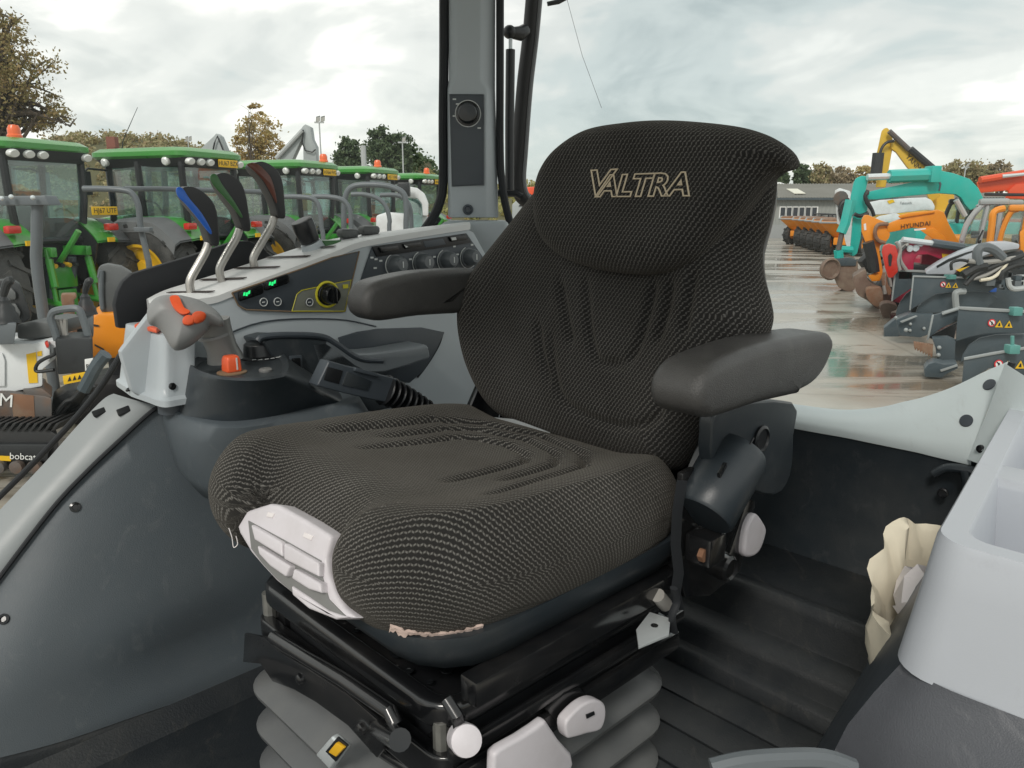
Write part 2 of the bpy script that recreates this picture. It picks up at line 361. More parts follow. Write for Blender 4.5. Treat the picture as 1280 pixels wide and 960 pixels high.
# ================================================================== SETTING: yard, trees, shed, lights
def ground_material():
    m = bpy.data.materials.new('wet_concrete'); m.use_nodes = True; N, L = m.node_tree.nodes, m.node_tree.links; b = N['Principled BSDF']
    tc = N.new('ShaderNodeTexCoord')
    def noise(scale, detail, rough, sx=1, sy=1, dist=0.0, rot=0.0):
        mp = N.new('ShaderNodeMapping'); mp.inputs['Scale'].default_value = (sx, sy, 1); mp.inputs['Rotation'].default_value = (0, 0, rot); L.new(tc.outputs['Object'], mp.inputs[0])
        n = N.new('ShaderNodeTexNoise'); L.new(mp.outputs[0], n.inputs['Vector']); n.inputs['Scale'].default_value = scale; n.inputs['Detail'].default_value = detail
        n.inputs['Roughness'].default_value = rough; n.inputs['Distortion'].default_value = dist; return n.outputs['Fac']
    def ramp(f, a, c1, bb, c2):
        r = N.new('ShaderNodeValToRGB'); L.new(f, r.inputs[0]); e = r.color_ramp.elements; e[0].position = a; e[0].color = (*c1, 1); e[1].position = bb; e[1].color = (*c2, 1); return r.outputs[0]
    base = ramp(noise(0.5, 8, 0.65, 1, 1, 0.3), 0.32, (0.30, 0.278, 0.238), 0.68, (0.45, 0.42, 0.365))
    mud = noise(0.28, 6, 0.6, 1, 1.3, 0.6)
    mx = N.new('ShaderNodeMix'); mx.data_type = 'RGBA'; L.new(ramp(mud, 0.5, (0, 0, 0), 0.66, (0.5, 0.5, 0.5)), mx.inputs[0]); L.new(base, mx.inputs[6]); mx.inputs[7].default_value = (0.24, 0.165, 0.105, 1)
    pud = noise(0.30, 6, 0.65, 0.55, 1.9, 0.5, 0.35)
    wet = ramp(pud, 0.47, (0, 0, 0), 0.56, (1, 1, 1))
    m2 = N.new('ShaderNodeMix'); m2.data_type = 'RGBA'; L.new(wet, m2.inputs[0]); L.new(mx.outputs[2], m2.inputs[6])
    dk = N.new('ShaderNodeMix'); dk.data_type = 'RGBA'; dk.blend_type = 'MULTIPLY'; dk.inputs[0].default_value = 1; L.new(mx.outputs[2], dk.inputs[6]); dk.inputs[7].default_value = (0.55, 0.52, 0.48, 1); L.new(dk.outputs[2], m2.inputs[7])
    # expansion joints between the concrete bays
    br = N.new('ShaderNodeTexBrick'); br.offset = 0.0; mp = N.new('ShaderNodeMapping'); mp.inputs['Rotation'].default_value = (0, 0, 0.12); L.new(tc.outputs['Object'], mp.inputs[0]); L.new(mp.outputs[0], br.inputs['Vector'])
    br.inputs['Scale'].default_value = 1; br.inputs['Mortar Size'].default_value = 0.03; br.inputs['Brick Width'].default_value = 4.5; br.inputs['Row Height'].default_value = 4.5
    m3 = N.new('ShaderNodeMix'); m3.data_type = 'RGBA'; jm = N.new('ShaderNodeMath'); jm.operation = 'MULTIPLY'; jm.inputs[1].default_value = 0.28; L.new(br.outputs['Fac'], jm.inputs[0]); L.new(jm.outputs[0], m3.inputs[0]); L.new(m2.outputs[2], m3.inputs[6]); m3.inputs[7].default_value = (0.12, 0.10, 0.075, 1)
    L.new(m3.outputs[2], b.inputs['Base Color'])
    L.new(ramp(wet, 0.0, (0.36, 0.36, 0.36), 1.0, (0.09, 0.09, 0.09)), b.inputs['Roughness'])
    fine = noise(9, 6, 0.7); bp = N.new('ShaderNodeBump'); bp.inputs['Distance'].default_value = 0.01; L.new(fine, bp.inputs['Height'])
    inv = N.new('ShaderNodeMath'); inv.operation = 'MULTIPLY_ADD'; L.new(wet, inv.inputs[0]); inv.inputs[1].default_value = -0.24; inv.inputs[2].default_value = 0.25; L.new(inv.outputs[0], bp.inputs['Strength']); L.new(bp.outputs[0], b.inputs['Normal'])
    return m
g = MB(); g.add([(-900, -300, 0), (900, -300, 0), (900, 1600, 0), (-900, 1600, 0)], [(0, 1, 2, 3)])
make('ground', g, ground_material(), kind='structure', smooth=0, recalc=False)

def leaves(centres, size, n_out=None):
    """One small bent leaf face at each centre, every one turned its own way."""
    c = np.asarray(centres); n = len(c)
    a = rng.normal(size=(n, 3)); a /= np.linalg.norm(a, axis=1)[:, None]
    b = rng.normal(size=(n, 3)); b -= a * (a * b).sum(1)[:, None]; b /= np.linalg.norm(b, axis=1)[:, None]
    s = (size * rng.uniform(0.55, 1.35, n))[:, None]
    v = np.stack([c - a * s, c + b * s * 0.55, c + a * s, c - b * s * 0.55], 1).reshape(-1, 3)
    mb = MB(); mb.v = [Vector(x) for x in v]; mb.f = [(4 * i, 4 * i + 1, 4 * i + 2, 4 * i + 3) for i in range(n)]; mb.m = [0] * n
    return mb
def crown_points(blobs, n, hole=0.45):
    """Points in clumps: each crown ellipsoid holds many small leaf clusters with gaps between them."""
    out = []
    vol = np.array([b[3] * b[4] * b[5] for b in blobs]) ** 0.75; vol /= vol.sum()
    for (x, y, z, rx, ry, rz), w in zip(blobs, vol):
        k = max(6, int(n * w / 45))
        d = rng.normal(size=(k, 3)); d /= np.linalg.norm(d, axis=1)[:, None]; d *= (rng.uniform(hole ** 3, 1, k) ** (1 / 3))[:, None]
        cc = d * np.array([rx, ry, rz]) + np.array([x, y, z])
        cs = 0.17 * min(rx, rz) * rng.uniform(0.5, 1.7, k)
        for c, s in zip(cc, cs): out.append(c + rng.normal(size=(45, 3)) * s * np.array([1, 1, 0.7]))
    return np.concatenate(out)
def tree(name, label, cat, base, blobs, n, leaf, lm, limbs, trunk_r, group=None):
    t = thing(name, label, cat, base, group); b = Vector(base)
    top = Vector((np.mean([q[0] for q in blobs]), np.mean([q[1] for q in blobs]), max(q[2] for q in blobs)))
    tr = MB(); mid = b.lerp(top, 0.45) + Vector((trunk_r, 0, 0))
    tr.tube(spline([b, b.lerp(mid, 0.5), mid, b.lerp(top, 0.8), top], 4), [trunk_r * (1 - 0.9 * i / 16) for i in range(17)], 8)
    make('trunk', tr, M['bark'], t)
    lb = MB()
    for k in range(limbs):
        q = blobs[k % len(blobs)]; s = b.lerp(top, random.uniform(0.28, 0.75))
        e = Vector((q[0] + random.uniform(-.75, .75) * q[3], q[1] + random.uniform(-.7, .7) * q[4], q[2] + random.uniform(-.6, .7) * q[5]))
        m_ = s.lerp(e, 0.5) + Vector((random.uniform(-.1, .1), 0, random.uniform(-.02, .12))) * (e - s).length
        pts = spline([s, m_, e], 4); r0 = trunk_r * random.uniform(0.15, 0.38); lb.tube(pts, [r0 * (1 - 0.85 * i / (len(pts) - 1)) for i in range(len(pts))], 5)
        for j in range(3):
            s2 = pts[random.randint(3, len(pts) - 1)]; e2 = s2 + Vector((random.uniform(-1, 1), random.uniform(-1, 1), random.uniform(-.2, 1))) * 0.14 * (e - s).length
            lb.tube([s2, s2.lerp(e2, 0.5) + Vector((0, 0, 0.03)), e2], [r0 * 0.35, r0 * 0.25, r0 * 0.1], 4)
    if limbs: make('limb', lb, M['bark'], t)
    if n: make('crown', leaves(crown_points(blobs, n), leaf), M[lm], t, smooth=0, recalc=False)
    return t
def blob(px, py, Y, rx, rz, ry=None):
    p = at(px, py, Y); s = Y / FPX; return (p.x, p.y, p.z, rx * s, (ry or rx) * s, rz * s)
def foot(px, Y): return Vector((at(px, 255, Y).x, Y, 0))
tree('oak_tree', 'large half bare oak with brown autumn leaves at the left edge of the yard', 'tree', foot(-25, 40),
     [blob(5, 60, 40, 34, 38), blob(35, 95, 40, 36, 30), blob(-20, 120, 40, 60, 45), blob(50, 135, 41, 34, 22), blob(70, 150, 40, 22, 15), blob(-40, 50, 41, 50, 50), blob(15, 150, 41, 40, 16), blob(8, 25, 40, 16, 16)],
     12500, 0.085, 'leaf_oak', 75, 0.5)
tree('birch_tree', 'thin gold leaved tree rising between the second and third tractor roofs', 'tree', foot(322, 55), [blob(325, 165, 55, 22, 22), blob(310, 185, 55, 22, 16), blob(342, 185, 55, 16, 16), blob(330, 200, 55, 26, 14)], 5200, 0.10, 'leaf_gold', 24, 0.2)
tree('bare_tree', 'tall bare twig tree next to the gold leaved tree', 'tree', foot(313, 52), [blob(316, 140, 52, 9, 14), blob(308, 160, 52, 9, 10)], 60, 0.1, 'leaf_gold', 16, 0.09)
tree('evergreen_tree', 'smaller dark evergreen left of the big one beyond the tractors', 'tree', foot(436, 75), [blob(437, 182, 75, 10, 12), blob(434, 196, 75, 17, 14), blob(440, 210, 75, 20, 12)], 5200, 0.17, 'leaf_ever', 6, 0.3)
tree('evergreen_tree', 'largest dark evergreen with a broad crown beyond the tractors', 'tree', foot(482, 72), [blob(475, 175, 72, 14, 14), blob(497, 180, 72, 18, 13), blob(480, 195, 72, 24, 16), blob(508, 195, 72, 14, 14), blob(490, 210, 72, 26, 12)], 8200, 0.17, 'leaf_ever', 8, 0.35)
# wooded hills: ridges of earth carrying far-off woods
def hill(name, pts, Y, depth, lm, n, leaf, label=None):
    mb = MB(); rows = []
    ridge = [at(x, y, Y) for x, y in pts]; ridge = spline(ridge, 5)
    for k in range(7):
        a = k / 6; rows.append([Vector((p.x, Y + (a - 0.5) * depth, max(p.z, 0.0) * math.sin(math.pi * a) * 0.94 - 0.05)) for p in ridge])
    mb.grid(rows); make(name, mb, M['hill_earth'], kind='structure', smooth=60)
    c = []
    for i in range(n):
        k = random.random() * (len(ridge) - 1.001); j = int(k); p = ridge[j].lerp(ridge[j + 1], k - j); a = random.uniform(0.02, 0.62)
        c.append((p.x, Y + (a - 0.5) * depth, max(p.z, 0) * math.sin(math.pi * a) * 0.94))
    c = np.array(c); s = Y / FPX; r = s * rng.uniform(3.5, 6.5, n)
    pts3 = np.concatenate([c + rng.normal(size=(n, 3)) * r[:, None] * 0.52 + np.array([0, 0, 1]) * r[:, None] * 0.35 for _ in range(26)])
    make('wood', leaves(pts3, leaf), M[lm], kind='stuff', smooth=0, recalc=False)
D('hill_earth', (0.10, 0.095, 0.045), 0.95, var=0.3, scale=0.05)
hill('hill', [(20, 240), (60, 190), (90, 172), (130, 166), (170, 168), (215, 172), (250, 182), (290, 194), (340, 206), (420, 225), (470, 245)], 190, 90, 'leaf_wood', 900, 0.42)
hill('hill', [(380, 246), (420, 222), (470, 214), (505, 208), (540, 220), (570, 235), (640, 246)], 120, 50, 'leaf_hill', 240, 0.36)
hill('hill', [(500, 246), (510, 205), (520, 190), (534, 196), (548, 212), (570, 232), (590, 246)], 150, 50, 'leaf_ever', 110, 0.42)
hill('hill', [(560, 250), (620, 238), (660, 232), (700, 238), (800, 240), (900, 236), (1000, 238), (1100, 240), (1300, 240), (1500, 246)], 200, 80, 'leaf_hill', 650, 0.45)
for (px, py, rx, rz, lm, lab) in [
    (1002, 219, 9, 13, 'leaf_ever', 'dark pointed conifer behind the shed roof'), (1024, 219, 16, 12, 'leaf_wood', 'green brown tree right of the dark conifer behind the shed'),
    (1052, 221, 14, 10, 'leaf_grey', 'pale brown bare looking tree behind the middle of the shed'), (1083, 220, 13, 12, 'leaf_gold', 'rusty brown tree behind the yellow excavator arm'),
    (1125, 228, 20, 8, 'leaf_grey', 'low brown tree seen through the bend of the yellow boom'), (976, 221, 7, 8, 'leaf_ever', 'small dark tree beside the white gable near the seat headrest'),
    (1205, 213, 21, 14, 'leaf_wood', 'wide olive brown tree behind the top of the teal boom'), (1228, 220, 20, 12, 'leaf_wood', 'olive brown tree right of the wide one behind the lamp post'),
    (1250, 215, 13, 12, 'leaf_grey', 'rightmost brown tree above the red boom')]:
    Y = 85
    tree('tree', lab, 'tree', foot(px, Y), [blob(px, py, Y, rx, rz), blob(px - rx * .5, py + rz * .7, Y, rx * .7, rz * .7), blob(px + rx * .5, py + rz * .6, Y, rx * .7, rz * .7)], 3200, 0.18, lm, 10, 0.22, 'trees behind the shed and excavators')

# low shed with a corrugated roof behind the dumpers
def shed():
    Y = 54; t = thing('shed', 'long low grey clad shed with a corrugated roof behind the orange dumpers', 'shed', (20, Y, 0))
    x0, x1, e, rz = 12.0, 33.0, 2.75, 3.75
    w = MB(); n = 150; rows = [[], []]
    for i in range(n * 2):                                # ribbed cladding
        x = x0 + (x1 - x0) * i / (n * 2 - 1); y = Y + (0.03 if (i // 2) % 2 else 0.0)
        rows[0].append(Vector((x, y, 0.9))); rows[1].append(Vector((x, y, e)))
    w.grid(rows); make('cladding', w, M['wall_cladding'], t, smooth=0)
    b = MB(); b.box(((x0 + x1) / 2, Y - 0.04, 0.45), (x1 - x0) / 2, 0.06, 0.45); make('plinth', b, M['plinth_grey'], t)
    b = MB(); b.box(((x0 + x1) / 2, Y + 9, e / 2), (x1 - x0) / 2, 0.1, e / 2); b.box((x0, Y + 4.5, e / 2), 0.1, 4.4, e / 2); b.box((x1, Y + 4.5, e / 2), 0.1, 4.4, e / 2); make('wall', b, M['wall_cladding'], t)
    r = MB(); n = 420
    for (ya, za, yb, zb) in ((Y - 0.35, e - 0.05, Y + 4.5, rz), (Y + 4.5, rz, Y + 9.4, e - 0.05)):
        rows = [[], []]
        for i in range(n):
            x = x0 - 0.4 + (x1 - x0 + 0.8) * i / (n - 1); dz = 0.035 * math.sin(i * math.pi / 2)
            rows[0].append(Vector((x, ya, za + dz))); rows[1].append(Vector((x, yb, zb + dz)))
        r.grid(rows)
    rf = make('roof', r, M['roof_sheet'], t, smooth=60)
    p, q = at(990, 243, Y + 1), at(1004, 243, Y + 1)
    s = MB(); s.prism([(p.x, Y + 0.6, e + 0.22), (q.x, Y + 0.6, e + 0.22), (q.x, Y + 2.2, e + 0.55), (p.x, Y + 2.2, e + 0.55)], (0, 0, 0.05)); make('skylight', s, M['skylight_white'], rf)
    b = MB(); b.box(((x0 + x1) / 2, Y - 0.38, e - 0.13), (x1 - x0) / 2 + 0.4, 0.07, 0.07); make('gutter', b, M['attachment_slate'], t)
    for k in range(6):
        xa, xb = at(975 + k * 7.9, 264, Y).x, at(975 + k * 7.9 + 6.2, 264, Y).x; za, zb = 1.42, 2.06
        g_ = MB(); g_.box(((xa + xb) / 2, Y - 0.02, (za + zb) / 2), (xb - xa) / 2, 0.012, (zb - za) / 2); wd = make('window', g_, M['window_dark'], t)
        f = MB()
        for x in (xa - .03, xb + .03): f.box((x, Y - 0.05, (za + zb) / 2), 0.035, 0.04, (zb - za) / 2 + 0.06)
        f.box(((xa + xb) / 2, Y - 0.05, za - .03), (xb - xa) / 2, 0.036, 0.03); f.box(((xa + xb) / 2, Y - 0.05, zb + .03), (xb - xa) / 2, 0.036, 0.03)
        make('frame', f, M['sticker_white'], wd)
D('plinth_grey', (0.30, 0.31, 0.31), 0.8, scale=1); D('skylight_white', (0.70, 0.68, 0.58), 0.6)
shed()
# white gable end of a house and a brown tiled house at the left
def house(name, label, pxs, Y, z_e, z_r, wallm, roofm):
    a, b = at(pxs[0], 240, Y).x, at(pxs[1], 240, Y).x; t = thing(name, label, 'house', ((a + b) / 2, Y, 0))
    w = MB(); w.prism([(a, Y, 0), (b, Y, 0), (b, Y, z_e), (a, Y, z_e)], (0, 6, 0)); wl = make('wall', w, wallm, t)
    r = MB(); r.prism([(a - .4, Y - .4, z_e - 0.1), (a - .4, Y + 6.4, z_e - .1), (a - .4, Y + 3, z_r)], (b - a + .8, 0, 0)); make('roof', r, roofm, t)
    for k in range(3):
        x = a + (b - a) * (k + 0.5) / 3; q = MB(); q.box((x, Y - 0.02, z_e * .7), (b - a) * .09, 0.03, z_e * .13); make('window', q, M['window_dark'], t)
house('house', 'white rendered house beyond the shed beside the headrest', (940, 982), 80, 4.2, 4.6, M['sticker_white'], M['sticker_white'])
house('house', 'brown tiled house half hidden under the oak at far left', (-200, -38), 60, 7.2, 9.3, M['wall_cladding'], M['brick_red'])
# brick chimney
c0 = at(141, 190, 70); t = thing('brick_chimney', 'red brick chimney stack standing above the trees left of the second tractor', 'chimney', (c0.x, 70, 0))
b = MB(); b.box((c0.x, 70, 4.0), 0.32, 0.32, 4.0); make('stack', b, M['brick_red'], t)
b = MB(); b.box((c0.x, 70, at(141, 195, 70).z), 0.62, 0.6, 0.42); make('shoulder', b, M['brick_red'], t)
b = MB(); b.box((c0.x + .1, 70, at(141, 178, 70).z), 0.34, 0.34, 0.45); make('pot', b, M['brick_red'], t)
# floodlight columns
def floodlight(px, py, Y, label, s=1.0, heads=2):
    p = at(px, py, Y); t = thing('floodlight_column', label, 'floodlight', (p.x, Y, 0), 'floodlight columns round the yard')
    b = MB(); b.tube([(p.x, Y, 0), (p.x, Y, p.z)], [0.13 * s, 0.09 * s], 10); make('pole', b, M['pole_grey'], t)
    b = MB(); b.box((p.x, Y, p.z), 0.62 * s, 0.05, 0.04); make('crossarm', b, M['pole_grey'], t)
    for k in range(heads):
        c = Vector((p.x + (k - (heads - 1) / 2) * 0.62 * s + 0.1, Y - 0.1, p.z + 0.42 * s)); ax = Vector((0.27 * s, 0, 0.03)); ay = Vector((0.08 * s, -0.2 * s, 0.30 * s)); az = Vector((-0.02, 0.06, 0.05)) * s
        h = MB(); h.box(c, ax, ay, az); q = make('floodlight_head', h, M['flood_dark'], t, bevel=0.02)
        g_ = MB(); g_.box(c - az * 1.1, ax * .85, ay * .85, az * .1); make('lens', g_, M['lamp_clear'], q)
floodlight(399, 153, 45, 'tall floodlight column between the grey crane jib and the dark evergreens', 0.42)
floodlight(503, 178, 48, 'floodlight column in front of the largest evergreen', 0.42, 1)
floodlight(235, 176, 60, 'small floodlight column above the second tractor roof', 0.4)
floodlight(1207, 209, 70, 'street lamp column behind the teal boom', 0.5, 1)
p = at(454, 182, 60); t = tag(make('telegraph_pole', MB().tube([(p.x, 60, 0), (p.x, 60, p.z)], 0.2, 8), M['pole_grey']), 'plain grey pole between the two evergreens', 'pole')
p = at(217, 262, 12.5); 
# grey crane jibs
def jib(name, label, outl, Y, th, group=None, extra=None):
    pts = [at(x, y, Y) for x, y in outl]; b0 = Vector((sum(p.x for p in pts) / len(pts), Y, 0)); t = thing(name, label, 'crane', b0, group)
    make('boom', MB().prism(pts, (0, th, 0)), M['crane_grey'], t, bevel=0.03)
    return t
t = jib('crane_jib', 'grey folded crane jib pointing up behind the third tractor', crop(320, 120, 4.267, [(115, 345), (250, 160), (262, 150), (290, 165), (300, 230), (320, 270), (322, 350), (322, 520), (255, 520), (250, 215), (190, 345), (160, 480), (100, 480)]), 34, 0.5)
make('hose', MB().tube([at(x, y, 33.9) for x, y in crop(320, 120, 4.267, [(252, 180), (247, 250), (262, 290), (300, 300), (318, 285)])], 0.03, 6), M['hose_black'], t)
make('ram', MB().tube([at(345, 198, 33.9), at(378, 163, 33.9)], 0.09, 8), M['pole_grey'], t)
t = jib('crane_jib', 'small grey crane jib tip behind the second tractor roof', crop(120, 100, 3.43, [(430, 310), (505, 240), (515, 228), (530, 240), (555, 300), (560, 420), (420, 420)]), 32, 0.5)
make('hose', MB().tube([at(x, y, 31.9) for x, y in crop(120, 100, 3.43, [(500, 310), (508, 270), (520, 240), (545, 300)])], 0.03, 6), M['hose_black'], t)
# ================================================================== GREEN TRACTORS (built once standing at the origin, x right, y forward)
def wheel(parent, x, y, r, w, rimm, lug, name='wheel'):
    s = 1 if x > 0 else -1; c = Vector((x, y, r)); ax = Vector((1, 0, 0))
    prof = [(r * .60, -w * .42), (r * .68, -w * .5), (r * .86, -w * .52), (r * .95, -w * .44), (r * .965, -w * .2), (r * .965, w * .2), (r * .95, w * .44), (r * .86, w * .52), (r * .68, w * .5), (r * .60, w * .42), (r * .60, -w * .42)]
    b = MB().lathe(c, ax, prof, 36, cap=False)
    for k in range(lug * 2):
        sd_ = 1 if k % 2 else -1; a = 2 * math.pi * k / (lug * 2); a2 = a + 2 * math.pi / lug * 0.55
        def pt(aa, xx, rr): return c + Vector((xx, math.cos(aa) * rr, math.sin(aa) * rr))
        da = 0.055
        lo = [pt(a - da, 0.02 * sd_, r * .95), pt(a + da, 0.02 * sd_, r * .95), pt(a2 + da, sd_ * w * .52, r * .90), pt(a2 - da, sd_ * w * .52, r * .90)]
        hi = [pt(a - da * .7, 0.02 * sd_, r), pt(a + da * .7, 0.02 * sd_, r), pt(a2 + da * .7, sd_ * w * .54, r * .97), pt(a2 - da * .7, sd_ * w * .54, r * .97)]
        b.loft([lo, hi])
    wh = make(name, b, M['tyre'], parent, smooth=40)
    d = MB().lathe(c, ax, [(r * .62, -s * w * .30), (r * .62, s * w * .44), (r * .57, s * w * .43), (r * .53, s * w * .30), (r * .34, s * w * .22), (r * .30, s * w * .34), (r * .14, s * w * .37), (0, s * w * .37)], 30)
    make('rim', d, M[rimm], wh, smooth=40)
    return wh
def make_tractor(label, plate, group):
    t = thing('green_tractor', label, 'tractor', (0, 0, 0), group)
    for s in (-1, 1):
        wheel(t, s * 1.0, 0, 0.93, 0.56, 'rim_yellow', 20)
        wheel(t, s * 0.90, 2.55, 0.66, 0.44, 'rim_yellow', 18)
        # fender: an arched sheet with a grey outer extension
        rows = []; rows2 = []
        for i in range(15):
            a = math.radians(38 + 104 * i / 14); rr = 1.06
            y, z = -math.cos(a) * rr, 0.93 + math.sin(a) * rr
            z = min(z, 1.93); 
            rows.append([Vector((s * .50, y, z)), Vector((s * .76, y, z + .015)), Vector((s * .90, y, z))]); rows.append
            rows2.append([Vector((s * .895, y * 1.0, z + .006)), Vector((s * 1.16, y * 1.01, z - .015)), Vector((s * 1.27, y * 1.0, z - .07)), Vector((s * 1.30, y * .98, z - .20))])
        b = MB().grid(rows); b.grid([[v + Vector((0, 0, -.03)) for v in r] for r in rows]); fe = make('fender', b, M['tractor_green'], t, smooth=50)
        b = MB().grid(rows2); b.grid([[v + Vector((0, 0, -.03)) for v in r] for r in rows2]); make('fender_edge', b, M['fender_grey'], fe, smooth=50)
        sh = MB().prism([(s * .50, -math.cos(math.radians(38 + 104 * i / 14)) * 1.04, min(.92 + math.sin(math.radians(38 + 104 * i / 14)) * 1.04, 1.92)) for i in range(15)] + [(s * .50, 0.6, 0.9), (s * .50, -.6, .9)], (s * .03, 0, 0)); make('fender_side', sh, M['cab_black'], t)
        l = MB(); l.box((s * .84, -.78, 1.79), .10, .06, .055); make('tail_lamp', l, M['lamp_red'], t, bevel=.03)
        l = MB(); l.box((s * .70, -.90, 1.60), .06, .015, .035); make('reflector', l, M['plate_yellow'], t)
    # chassis, bonnet
    b = MB(); b.box((0, .1, .95), .30, .55, .30); b.box((0, 1.6, .85), .24, 1.3, .22); b.tube([(-.9, 0, .93), (.9, 0, .93)], .15, 12); b.tube([(-.85, 2.55, .66), (.85, 2.55, .66)], .10, 10); make('chassis', b, M['cab_black'], t, bevel=.03)
    bon = MB(); rg = []
    for y, w, zt, zb in ((1.15, .42, 1.98, 1.0), (1.8, .42, 1.93, 1.0), (2.7, .40, 1.80, .98), (3.25, .36, 1.64, .95), (3.42, .28, 1.42, .98)):
        rg.append([Vector((-w, y, zb)), Vector((-w, y, zt - .18)), Vector((-w * .75, y, zt - .04)), Vector((0, y, zt)), Vector((w * .75, y, zt - .04)), Vector((w, y, zt - .18)), Vector((w, y, zb))])
    bo = make('bonnet', bon.loft(rg), M['tractor_green'], t, smooth=40)
    b = MB(); b.box((0, 3.42, 1.18), .27, .02, .17); make('grille', b, M['cab_black'], bo)
    b = MB(); b.tube([(.36, 1.2, 1.8), (.40, 1.2, 2.6), (.40, 1.18, 2.9)], .05, 8); make('exhaust', b, M['cab_black'], t)
    # cab: floor box, six posts, panes
    b = MB(); b.box((0, .42, 1.18), .50, .80, .42); make('cab_base', b, M['cab_black'], t, bevel=.04)
    posts = MB(); ring = []
    base = [(-.52, -.48), (.52, -.48), (.60, .35), (.56, 1.18), (-.56, 1.18), (-.60, .35)]; topp = [(-.64, -.52), (.64, -.52), (.68, .35), (.63, 1.05), (-.63, 1.05), (-.68, .35)]
    zb = [1.58, 1.58, 1.62, 1.55, 1.55, 1.62]
    for (x, y), (x2, y2), z in zip(base, topp, zb): posts.tube([(x, y, z - .1), (x2 * .97, y2, 2.2), (x2, y2, 2.84)], .055, 8)
    posts.tube([(-.58, -.50, 1.60), (.58, -.50, 1.60)], .05, 8); make('cab_frame', posts, M['cab_black'], t)
    for i in range(6):
        j = (i + 1) % 6; a, c = base[i], base[j]; a2, c2 = topp[i], topp[j]
        m1, m2 = [(a[k] + (a2[k] - a[k]) * .55) for k in (0, 1)], [(c[k] + (c2[k] - c[k]) * .55) for k in (0, 1)]
        q = MB(); q.grid([[Vector((*a, zb[i])), Vector((*c, zb[j]))], [Vector((*m1, 2.2)), Vector((*m2, 2.2))], [Vector((*a2, 2.82)), Vector((*c2, 2.82))]]); make('window', q, M['tractor_glass'], t, smooth=0)
    # roof: rounded green cap over a black band with lamps
    def rr(w, y0, y1, rad, z):
        P = []
        for cx, cy, a0 in ((w - rad, y1 - rad, 0), (-w + rad, y1 - rad, 90), (-w + rad, y0 + rad, 180), (w - rad, y0 + rad, 270)):
            for k in range(6): a = math.radians(a0 + 18 * k); P.append(Vector((cx + rad * math.cos(a), cy + rad * math.sin(a), z)))
        return P
    b = MB().loft([rr(.74, -.66, 1.32, .2, 2.88), rr(.78, -.70, 1.36, .22, 2.92), rr(.78, -.70, 1.36, .22, 2.99), rr(.71, -.62, 1.26, .24, 3.05), rr(.48, -.4, 1.0, .24, 3.075)]); rf = make('roof', b, M['tractor_green'], t, smooth=40)
    b = MB().loft([rr(.66, -.62, 1.2, .16, 2.74), rr(.745, -.68, 1.32, .2, 2.90)]); make('roof_band', b, M['cab_black'], rf, smooth=40)
    for x in (-.58, -.34, -.12, .63):
        b = MB().lathe((x, -.66, 2.83), (0, -1, -.3), [(.085, -.03), (.085, .02), (.07, .045), (0, .05)], 14); b.v = [Vector((v.x, v.y, 2.83 + (v.z - 2.83) * .7)) for v in b.v]; make('work_lamp', b, M['lamp_clear'], rf)
    for y in (-.3, 1.0):
        b = MB().lathe((-.735, y, 2.83), (-1, 0, -.3), [(.07, -.03), (.07, .02), (.05, .04), (0, .045)], 12); make('work_lamp', b, M['lamp_clear'], rf)
    b = MB(); b.box((.29, -.70, 2.83), .24, .012, .065); pl = make('number_plate', b, M['plate_yellow'], t, bevel=.008)
    make('lettering', text_mb(plate, .108, (.29, -.714, 2.83), (1, 0, 0), (0, 0, 1), (0, -1, 0)), M['plate_black'], pl, smooth=0, recalc=False)
    b = MB().lathe((.0, -.45, 3.05), (0, 0, 1), [(.10, 0), (.10, .04), (.085, .06), (.085, .13), (.06, .18), (0, .19)], 16); make('beacon', b, M['beacon_orange'], t)
    b = MB(); b.tube([(-.45, .9, 3.0), (-.45, .85, 3.2), (-.3, .6, 3.75)], [.012, .008, .004], 5); make('aerial', b, M['cab_black'], t)
    # operator seat, steering wheel
    b = MB(); b.box((0, .15, 1.75), .24, .22, .07); b.box((0, -.08, 2.05), .22, .06, .28); make('operator_seat', b, M['seat_grey'], t, bevel=.05)
    b = MB().tube([Vector((.2 * math.cos(a * math.pi / 8), .78 + .08 * math.sin(a * math.pi / 8), 2.02 + .19 * math.sin(a * math.pi / 8))) for a in range(17)], .018, 6); b.tube([(0, .8, 2.0), (0, .98, 1.5)], .04, 8); make('steering_wheel', b, M['cab_black'], t)
    # mirrors on arms
    for s in (-1, 1):
        b = MB(); b.tube([(s * .70, 1.0, 2.70), (s * 1.05, 1.05, 2.72), (s * 1.18, 1.0, 2.66)], .02, 6); b.box((s * 1.20, .98, 2.48), .09, .05, .19); make('mirror', b, M['cab_black'], t, bevel=.01)
    # linkage at the back
    for s in (-1, 1):
        b = MB(); b.tube([(s * .30, -.45, .75), (s * .36, -.9, .70), (s * .38, -1.25, .62)], .05, 8); make('lower_link', b, M['tractor_green'], t)
        b = MB(); b.tube([(s * .34, -.75, 1.50), (s * .36, -.85, .72)], .035, 8); b.tube([(s * .34, -.78, 1.35), (s * .355, -.85, .95)], .055, 8); make('lift_rod', b, M['tractor_green'], t)
        b = MB(); b.box((s * .30, -.62, 1.45), .05, .24, .07); make('lift_arm', b, M['tractor_green'], t, bevel=.015)
        b = MB(); b.tube([(s * .20, -.50, .55), (s * .20, -.62, 1.35)], .06, 8); make('lift_ram', b, M['attachment_slate'], t)
    b = MB(); b.tube([(0, -.55, 1.25), (.06, -.85, 1.62), (.08, -.95, 1.75)], .045, 8); make('top_link', b, M['tractor_green'], t)
    b = MB(); b.box((0, -.60, .60), .16, .08, .28); b.box((0, -.72, .40), .10, .14, .05); b.box((0, -.58, 1.06), .24, .05, .16); make('hitch', b, M['tractor_green'], t, bevel=.02)
